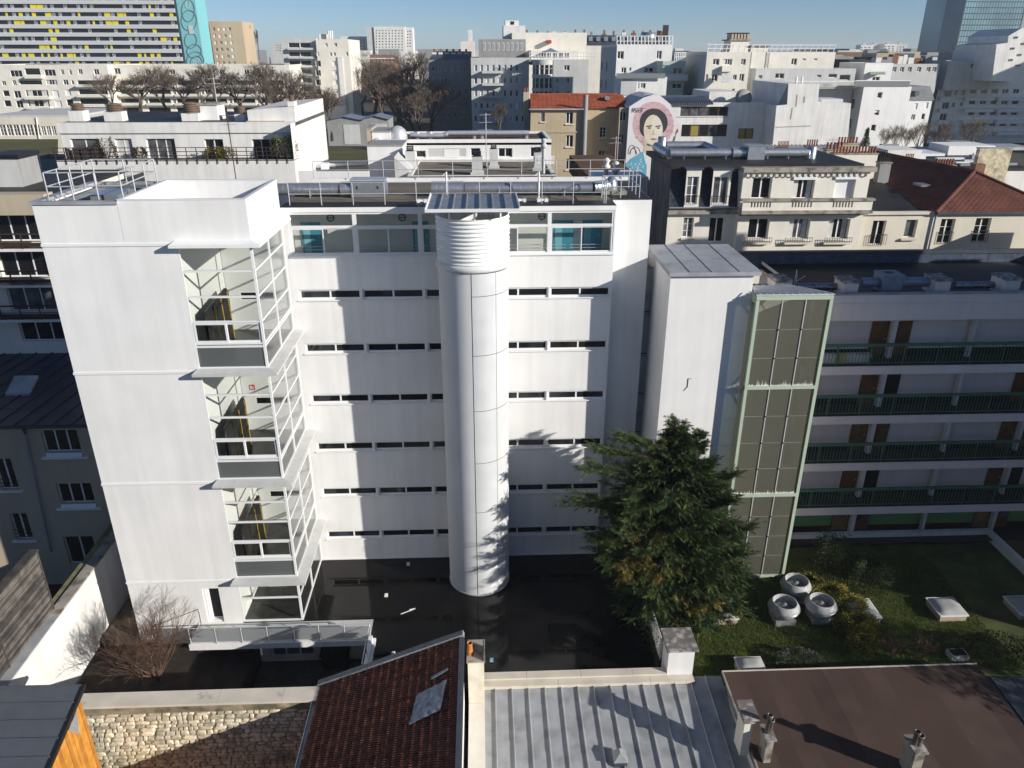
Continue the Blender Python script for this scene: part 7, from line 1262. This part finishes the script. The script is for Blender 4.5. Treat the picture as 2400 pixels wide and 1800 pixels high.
env = [(11.3, 0, .05, .05), (9.6, 0, .75, .75), (8.4, .0, 1.7, 1.3), (7.2, -.2, 2.9, 2.0), (6.1, -.3, 3.7, 2.6), (4.9, -.4, 4.1, 3.3), (3.8, -.3, 3.9, 3.2), (2.6, 0, 3.0, 3.5), (1.5, 0, 2.5, 3.2), (.5, 0, 1.9, 2.2), (0, 0, 1.5, 1.6)]
def envat(z):
    for (z1, _, l1, r1), (z0, _, l0, r0) in zip(env, env[1:]):
        if z0 <= z <= z1: t = (z-z0)/(z1-z0); return l0+(l1-l0)*t, r0+(r1-r0)*t
    return .05, .05
V, Fc, C = [], [], []; limbs = MB(); zt_ = tip.z
GR = [(.038, .066, .020), (.050, .080, .022), (.078, .098, .026), (.032, .055, .022)]
def limb(p0, dr, L, droop, nsp, boost=0, cols=GR):
    lw = .012+.010*L; end = p0+dr*L-Vector((0, 0, droop*L*.5)); limbs.tube(p0, end, lw, .01, 4, False)
    for i in range(nsp):
        t = rr.uniform(.18, 1.0)**.8; p = p0+dr*L*t-Vector((0, 0, 1))*droop*L*.5*t*t; a = rr.uniform(-.9, .9); up = rr.uniform(-.15, .55)
        dd = (Matrix.Rotation(a, 3, 'Z') @ dr); dd = Vector((dd.x, dd.y, dd.z+up)).normalized(); col = rr.choice(cols)
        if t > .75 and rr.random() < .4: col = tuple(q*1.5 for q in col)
        spray(V, Fc, C, p, dd, rr.uniform(.5, .95)*(.55+.45*min(1, L/2)), rr.uniform(.2, .32), 15, col, rr, .15)
nl = 640
for k in range(nl):
    u = (k+.5)/nl; z = .15+(zt_-.35)*(1-(1-u)**.62) if True else 0; an = k*2.39996+rr.uniform(-.4, .4); l, r = envat(z); ca, sa = cos(an), sin(an); rad = (r if ca > 0 else l)*abs(ca)+2.3*min(1, (l+r)/4)*abs(sa); rad *= rr.uniform(.62, 1.08)*(1.12 if rr.random() < .12 else 1)
    if sa > 0: rad *= .85
    c0 = base.lerp(tip, min(.98, z/zt_)); dr = Vector((ca, sa, rr.uniform(-.05, .35) if z > 4 else rr.uniform(-.15, .2))).normalized()
    if rad < .12: continue
    limb(c0, dr, max(.35, rad), .12 if z < 6 else -.05, int(7+rad*6.0))
# second leader and the stray limbs that break the outline
for px, py, z0, n in ((1640, 1018, 5.0, 16),):
    tp = oY(px, py, 34.0); lo = Vector((tp.x-.2, 33.8, tp.z-3.6))
    for k in range(60): t = rr.random(); p = lo.lerp(tp, t); an = rr.uniform(0, 2*pi); limb(p, Vector((cos(an), sin(an), .5)).normalized(), (.95*(1-t)+.12), -.1, 6)
for px, py, Y, zz_ in ((1338, 1050, 33.6, 6.2), (1345, 1100, 33.4, 5.6), (1298, 1172, 33.2, 4.6), (1680, 1085, 33.4, 6.0), (1755, 1240, 32.6, 2.8), (1740, 1300, 32.4, 2.2), (1725, 1115, 33.4, 5.4), (1420, 1020, 34, 7.2), (1310, 1185, 33.2, 4.2), (1400, 1215, 33, 3.6), (1715, 1180, 32.8, 4)):
    e = oY(px, py, Y); s0 = Vector((base.x, base.y, max(.6, e.z-1.0))); 
    for q in range(2): d_ = e-s0+Vector((rr.uniform(-.2, .2), rr.uniform(-.3, .3), rr.uniform(-.3, .1))); limb(s0, d_.normalized(), d_.length*rr.uniform(.75, 1.0), -.12, 64)
YB = [(.16, .125, .03), (.13, .12, .03), (.19, .14, .04)]
for px, py, Y in ((1500, 1290, 31.6), (1475, 1320, 31.4), (1545, 1330, 31.5), (1520, 1265, 31.7), (1640, 1400, 31.2), (1600, 1420, 31.0), (1480, 1345, 31.3)):
    e = oY(px, py, Y)
    for q in range(7): an = rr.uniform(pi, 2*pi); limb(e+Vector((rr.uniform(-.4, .4), rr.uniform(0, .5), rr.uniform(-.4, .4))), Vector((cos(an), sin(an), rr.uniform(-.4, .4))).normalized(), rr.uniform(.4, .9), .2, 9, 0, YB)
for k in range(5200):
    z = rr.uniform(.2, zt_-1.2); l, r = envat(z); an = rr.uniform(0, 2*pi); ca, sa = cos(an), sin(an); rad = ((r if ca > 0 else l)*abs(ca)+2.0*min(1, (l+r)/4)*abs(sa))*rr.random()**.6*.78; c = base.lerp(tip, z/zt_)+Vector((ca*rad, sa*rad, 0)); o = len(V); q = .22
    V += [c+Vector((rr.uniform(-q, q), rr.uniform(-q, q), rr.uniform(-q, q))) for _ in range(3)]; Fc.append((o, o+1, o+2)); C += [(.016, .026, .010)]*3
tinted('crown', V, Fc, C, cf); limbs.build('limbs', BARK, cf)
def bush(name, label, cat, p, rx, ry, h, n, cols, leaf=.09, stem=True, seed=1, group=None):
    rr = random.Random(seed); t = thing(name, label, cat, p, group); V, Fc, C = [], [], []; st_ = MB()
    if stem:
        for k in range(7): an = rr.uniform(0, 2*pi); st_.tube(p, p+Vector((cos(an)*rx*.6, sin(an)*ry*.6, h*rr.uniform(.5, .85))), .025, .008, 5)
        st_.build('stems', BARK, t)
    for k in range(n):
        an = rr.uniform(0, 2*pi); z = rr.random()**.7; r = sqrt(max(0, 1-(z*1.0-.25)**2*1.2))*rr.uniform(.55, 1.08)*(1+.16*sin(3*an+seed)); c = p+Vector((cos(an)*rx*r, sin(an)*ry*r, h*(.06+z*.94*rr.uniform(.8, 1.05)))); d = Vector((cos(an), sin(an), rr.uniform(-.2, 1.0))).normalized(); s_ = d.cross(Vector((rr.uniform(-1, 1), rr.uniform(-1, 1), rr.uniform(-1, 1)))).normalized(); L = leaf*rr.uniform(.7, 1.4); col = rr.choice(cols); k_ = rr.uniform(.7, 1.3); o = len(V)
        V += [c, c+d*L*.5+s_*L*.32, c+d*L, c+d*L*.5-s_*L*.32]; Fc.append((o, o+1, o+2, o+3)); C += [tuple(q*k_ for q in col)]*4
    tinted('foliage', V, Fc, C, t); return t
DG = [(.03, .05, .018), (.04, .062, .02), (.05, .075, .025)]; YG = [(.24, .21, .035), (.15, .165, .035), (.34, .26, .04), (.09, .12, .028)]
bush('shrub', 'small round leaved tree with a thin trunk near the lift shaft', 'shrub', oZ(1942, 1338, 0), 1.15, 1.0, 2.5, 2600, DG+[(.07, .08, .03)], .10, True, 2)
bush('shrub', 'dense dark green bush beside the cream plant pot', 'shrub', oZ(2035, 1378, 0), 1.25, 1.0, 1.8, 3600, DG, .09, True, 3)
for k, (px, py, rx, ry, h) in enumerate(((1890, 1372, 1.2, .7, .55), (1940, 1402, 1.4, .8, .75), (1985, 1440, 1.2, .8, 1.0), (2005, 1482, 1.1, .8, 1.0))): bush('variegated_hedge', ['low yellow green shrub nearest the lift shaft foot', 'yellow green shrub beside the roof fans', 'tall yellow green shrub hiding a skylight', 'yellow tipped shrub at the sunny end of the hedge'][k], 'shrub', oZ(px, py, 0), rx, ry, h, 4200, YG, .095, True, 10+k, 'yellow green shrubs in the roof garden')
bush('shrub', 'small yellow flecked shrub in front of the bare reddish bushes', 'shrub', oZ(2020, 1525, 0), .8, .6, .9, 1300, YG, .085, True, 20); bush('shrub', 'grey green spreading shrub behind the brown roof edge', 'shrub', oZ(1865, 1552, 0), 1.15, .6, .7, 1800, [(.06, .07, .055), (.09, .10, .08)], .07, True, 21); bush('shrub', 'wide dark shrub in the shaded corner of the garden', 'shrub', oZ(2330, 1535, 0), 2.4, 1.0, 1.0, 3200, [(.022, .032, .012), (.03, .035, .016)], .08, True, 22); bush('shrub', 'pale flowering shrub behind the dark bush', 'shrub', oZ(2005, 1335, 0), .9, .6, 1.1, 1100, DG+[(.25, .26, .24)], .09, True, 24)
bush('shrub', 'dark undergrowth at the foot of the conifer by the deck', 'shrub', Vector((9.0, 31.6, 0)), 1.0, 1.8, 1.4, 3200, DG+[(.10, .12, .10)], .09, True, 25); bush('shrub', 'leafy undergrowth between the conifer and the sunny skylight', 'shrub', Vector((10.8, 31.3, 0)), 1.1, .8, .9, 1800, DG+YG[:1], .09, True, 26)
bush('grass_tuft', 'bright green grass tuft behind the white garden wall', 'plant', Vector((-22.6, 34.6, -1.6)), .9, .9, 1.2, 800, [(.12, .16, .03), (.16, .17, .04)], .28, False, 27)
for px, w, lb in ((255, .8, 'dry brown climber beside the timber screen on the terrace'), (330, .5, 'grassy pot plant on the planted roof terrace'), (505, .9, 'yellow flowering box plant on the terrace rail'), (530, .7, 'second yellow flowering plant on the terrace rail')): bush('terrace_plant', lb, 'plant', Vector((X_(px, 368, TY+.6), TY+.5, zl-.1)), w, .4, 1.0 if 'dry' not in lb else 1.7, 500, YG if 'yellow' in lb else [(.12, .09, .04), (.07, .07, .03)], .13, True, px)
bush('terrace_plant', 'round variegated bush at the right end of the roof terrace', 'plant', Vector((X_(665, 350, TY+.7), TY+.7, zl)), .95, .7, 1.7, 1500, [(.20, .20, .09), (.12, .14, .06), (.28, .27, .15)], .13, True, 31)
# lawn blades
V, Fc, C = [], [], []; rr = random.Random(6)
for k in range(90000):
    x = rr.uniform(9.2, 27); y = rr.uniform(28.2, 37.5); h = rr.uniform(.05, .16); a = rr.uniform(0, pi); w = .012; o = len(V); le = Vector((rr.uniform(-.06, .06), rr.uniform(-.06, .06), h)); p = Vector((x, y, 0)); q = Vector((cos(a)*w, sin(a)*w, 0))
    V += [p-q, p+q, p+le]; Fc.append((o, o+1, o+2)); k_ = rr.uniform(.6, 1.3); C += [tuple(c*k_ for c in rr.choice(((.11, .17, .024), (.13, .19, .03), (.14, .14, .036))))]*3
tinted('lawn_grass', V, Fc, C, None, kind='stuff', label='short green grass of the roof garden', cat='grass')
# ---------------------------------------------------------------- bare trees
def baretree(rr, h, spread, levels=6, r0=.28, first=.25, up=.55, stems=1, side=4, twig=None):
    trunk, crown = MB(), MB()
    def grow(p, d, L, r, lv):
        segs = 2 if lv > 1 else 1; q = p
        for s_ in range(segs):
            d = (d+Vector((rr.uniform(-.16, .16), rr.uniform(-.16, .16), rr.uniform(-.05, .14)))).normalized(); n_ = q+d*L/segs; r1 = r*(1-.22*(s_+1)/segs); (trunk if lv >= levels else crown).tube(q, n_, r*(1-.22*s_/segs), r1, side if lv > 1 else 3, False); q = n_
        if lv <= 0: return
        for k in range(3 if lv > 2 else rr.choice((3, 4))):
            an = rr.uniform(0, 2*pi); t = spread*rr.uniform(.5, 1.2); a = d.cross(Vector((.3, .9, .2))).normalized(); b = d.cross(a); nd = (d*cos(t)+(a*cos(an)+b*sin(an))*sin(t)+Vector((0, 0, up*.25))).normalized(); grow(q if k < 2 else p.lerp(q, rr.uniform(.5, .95)), nd, L*rr.uniform(.62, .84), r*.62, lv-1)
    for k in range(stems):
        an = 2*pi*k/stems+rr.uniform(-.3, .3); d = Vector((cos(an)*.45, sin(an)*.45, 1)).normalized() if stems > 1 else Vector((0, 0, 1)); grow(Vector((0, 0, 0)), d, h*first*(rr.uniform(.7, 1.1) if stems > 1 else 1), r0, levels)
    return trunk, crown
variants = []
for k, (sp, up, fr) in enumerate(((.52, .45, .25), (.62, .3, .23), (.28, .9, .22))):
    tr, cr = baretree(random.Random(50+k), 10, sp, 7 if k < 2 else 6, .2, fr, up); mxz = max(v[2] for v in cr.v); variants.append((tr.mesh('trunk', BARK), cr.mesh('crown', BARKF), mxz))
tr, cr = baretree(random.Random(57), 6, .45, 5, .06, .3, .4, 7); variants.append((tr.mesh('trunk', BARK), cr.mesh('crown', mat('pale_twigs', (.17, .13, .09), .9, .2, .5)), max(v[2] for v in cr.v)))
def btree(lb, px, pyb, pyt, Y, v, wide=1.0, group=None):
    a = oY(px, pyb, Y); H_ = Z_(px, pyt, Y)-a.z; tr, cr, mz = variants[v]; s_ = H_/mz; T = Matrix.Translation(a) @ Matrix.Rotation(px*.37, 4, 'Z') @ Matrix.Diagonal((s_*wide, s_*wide, s_, 1))
    t = ob('bare_tree', None, None, T, lb, 'tree', group); ob('trunk', tr, t, T); ob('crown', cr, t, T)
for px, pyb, pyt, Y, v, w, lb in ((330, 275, 150, 165, 1, 1.5, 'bare tree on the left of the row before the loggia flats'), (395, 275, 158, 172, 0, 1.0, 'bare tree leaning over the double chimney cowl'), (440, 270, 155, 168, 1, 1.0, 'bare tree behind the smoking roof chimney'), (505, 275, 150, 165, 0, 1.1, 'bare tree behind the lift housing and aerial'), (565, 275, 150, 170, 1, 1.0, 'bare tree behind the round cowl chimney'), (625, 270, 148, 165, 0, 1.1, 'bare tree at the right end of the loggia flats'), (275, 270, 175, 175, 0, 1.0, 'small bare tree against the cream loggias'), (700, 335, 165, 145, 0, 1.0, 'bare park tree left in front of the loggia wing'), (745, 330, 180, 148, 1, .9, 'bare park tree before the white corner tower'), (780, 330, 205, 150, 0, .7, 'slender bare tree against the white tower wall'),
        (585, 140, 55, 330, 2, .5, 'tall bare poplar beside the beige tower block'), (608, 140, 72, 335, 2, .45, 'second shorter poplar beside the beige tower block'), (850, 290, 130, 230, 1, 1.1, 'brown bare tree right beside the white corner tower'), (880, 285, 140, 240, 0, 1.1, 'brown bare tree covering the brick school'), (935, 285, 130, 235, 1, 1.2, 'brown bare tree right of the brick school'), (985, 290, 125, 240, 0, 1.2, 'brown bare tree at the edge of the shaded block'), (830, 285, 145, 250, 1, 1.0, 'brown bare tree left of the brick school'), (945, 320, 170, 180, 1, 1.1, 'broad spiky bare tree in the shaded park'), (1010, 320, 185, 178, 0, 1.1, 'dark bare tree beside the park path'), (985, 325, 195, 170, 1, 1.0, 'reddish bare tree in front of the shaded block'), (905, 300, 150, 260, 0, 1.3, 'distant bare tree above the garages'),
        (2070, 352, 300, 110, 3, .9, 'bare bush left below the white slab block'), (2095, 355, 290, 108, 3, .8, 'bare bush at the corner of the white slab block'), (2200, 355, 285, 125, 3, 1.1, 'bare tree in the right hand courtyard'), (2270, 352, 275, 130, 3, 1.2, 'bare tree before the right hand balconies'), (2150, 350, 285, 135, 3, 1.2, 'bare tree under the slate gabled house'), (2120, 352, 300, 128, 3, 1.0, 'low bare tree in the courtyard gap'), (1175, 325, 245, 120, 0, .6, 'thin bare tree in the shadow of the stepped block'), (970, 315, 200, 195, 0, 1.3, 'tangled bare tree behind the park path'), (640, 300, 160, 158, 1, 1.0, 'bare tree before the right end of the loggia flats'), (470, 270, 165, 180, 0, 1.2, 'thin bare tree between the chimneys')):
    btree(lb, px, pyb, pyt-6, Y, v, w*(1.35 if v < 2 else 1.0), 'bare winter trees')
# far brown wood along the horizon
tr, cr, mz = variants[1]; V, Fc = [], []; rr = random.Random(77)
co = [v.co.copy() for v in cr.vertices]; fa = [tuple(p.vertices) for p in cr.polygons]
pick = fa[::9]
for k in range(34):
    px = rr.uniform(820, 1110) if k < 26 else rr.uniform(1010, 1100); Y = rr.uniform(430, 700); a = oY(px, 150, Y); s_ = (Z_(px, rr.uniform(108, 125), Y)-a.z)/mz; an = rr.uniform(0, 6); o = len(V)
    V += [a+Vector(((v.x*cos(an)-v.y*sin(an))*s_*1.5, (v.x*sin(an)+v.y*cos(an))*s_*1.5, v.z*s_)) for v in co]; Fc += [tuple(i+o for i in f) for f in pick]
b = MB(); b.v = [tuple(v) for v in V]; b.f = Fc; b.mi = [0]*len(Fc); b.build('far_wood', BARKF, kind='stuff', label='brown leafless wood along the horizon', cat='wood')
# hazel-like shrub in the sunken garden
tr, cr = baretree(random.Random(91), 5.6, .46, 5, .032, .27, .25, 16, 4)
sh = thing('bare_shrub', 'many stemmed bare reddish shrub in the sunken garden', 'shrub', (-16.95, 30.3, -1.3)); RED = mat('reddish_twigs', (.125, .075, .052), .8, .3, 1.2)
for nm, q in (('stems', tr), ('twigs', cr)): q.build(nm, RED, sh).matrix_basis = Matrix.Translation((-16.95, 30.3, -1.3)) @ Matrix.Diagonal((1.0, 1.0, .95, 1))
for px, py, lb, sd in ((2090, 1545, 'bare reddish bush in the dark garden, left of the pair', 61), (2160, 1545, 'bare reddish bush in the dark garden, right of the pair', 62)):
    tr, cr = baretree(random.Random(sd), 1.6, .5, 3, .02, .34, .3, 10, 3); p = oZ(px, py, 0); t = thing('bare_bush', lb, 'shrub', p)
    for nm, q in (('stems', tr), ('twigs', cr)): q.build(nm, RED, t).matrix_basis = Matrix.Translation(p)
# evergreen among the right hand roofs
V, Fc, C = [], [], []; rr = random.Random(13); p = oY(2026, 345, 95); hgt = Z_(2026, 300, 95)-p.z; t = thing('small_fir', 'small dark fir against the white slab wall', 'tree', p); MB().tube(p, p+Vector((0, 0, hgt)), .12, .02, 6).build('trunk', BARK, t)
for k in range(260): u = rr.random(); an = rr.uniform(0, 6.3); spray(V, Fc, C, p+Vector((0, 0, hgt*u)), Vector((cos(an), sin(an), .1)).normalized(), max(.2, hgt*.36*(1-u)), .3, 9, rr.choice(GR), rr)
tinted('crown', V, Fc, C, t)
# tree and hedge out of view on the right, whose shadows reach the brown roof and the lawn
p = Vector((34.0, 22.0, -4)); V, Fc, C = [], [], []; t = thing('garden_tree', 'leafy evergreen standing right of the brown felt roof', 'tree', p); MB().tube(p, p+Vector((0, 0, 8)), .3, .1, 8).build('trunk', BARK, t)
for k in range(1700):
    an = rr.uniform(0, 2*pi); u = rr.random(); r = 2.6*sqrt(max(.05, 1-abs(u-.4)**1.6*1.6))*rr.random()**.4; c = p+Vector((cos(an)*r, sin(an)*r, 3.2+u*8.2)); spray(V, Fc, C, c, Vector((cos(an), sin(an), rr.uniform(-.2, .6))).normalized(), .9, .34, 8, rr.choice(GR), rr)
tinted('crown', V, Fc, C, t)
# ---------------------------------------------------------------- air
M = bpy.data.materials.new('thin_haze'); M.use_nodes = True; n = M.node_tree.nodes; n.remove(n['Principled BSDF']); v = n.new('ShaderNodeVolumePrincipled')
v.inputs['Color'].default_value = (.86, .92, 1, 1); v.inputs['Density'].default_value = .00019; v.inputs['Anisotropy'].default_value = 0
M.node_tree.links.new(v.outputs[0], n['Material Output'].inputs['Volume'])
hz = MB().box(-3000, 3000, -400, 3500, -5, 66).build('haze', M, kind='stuff')
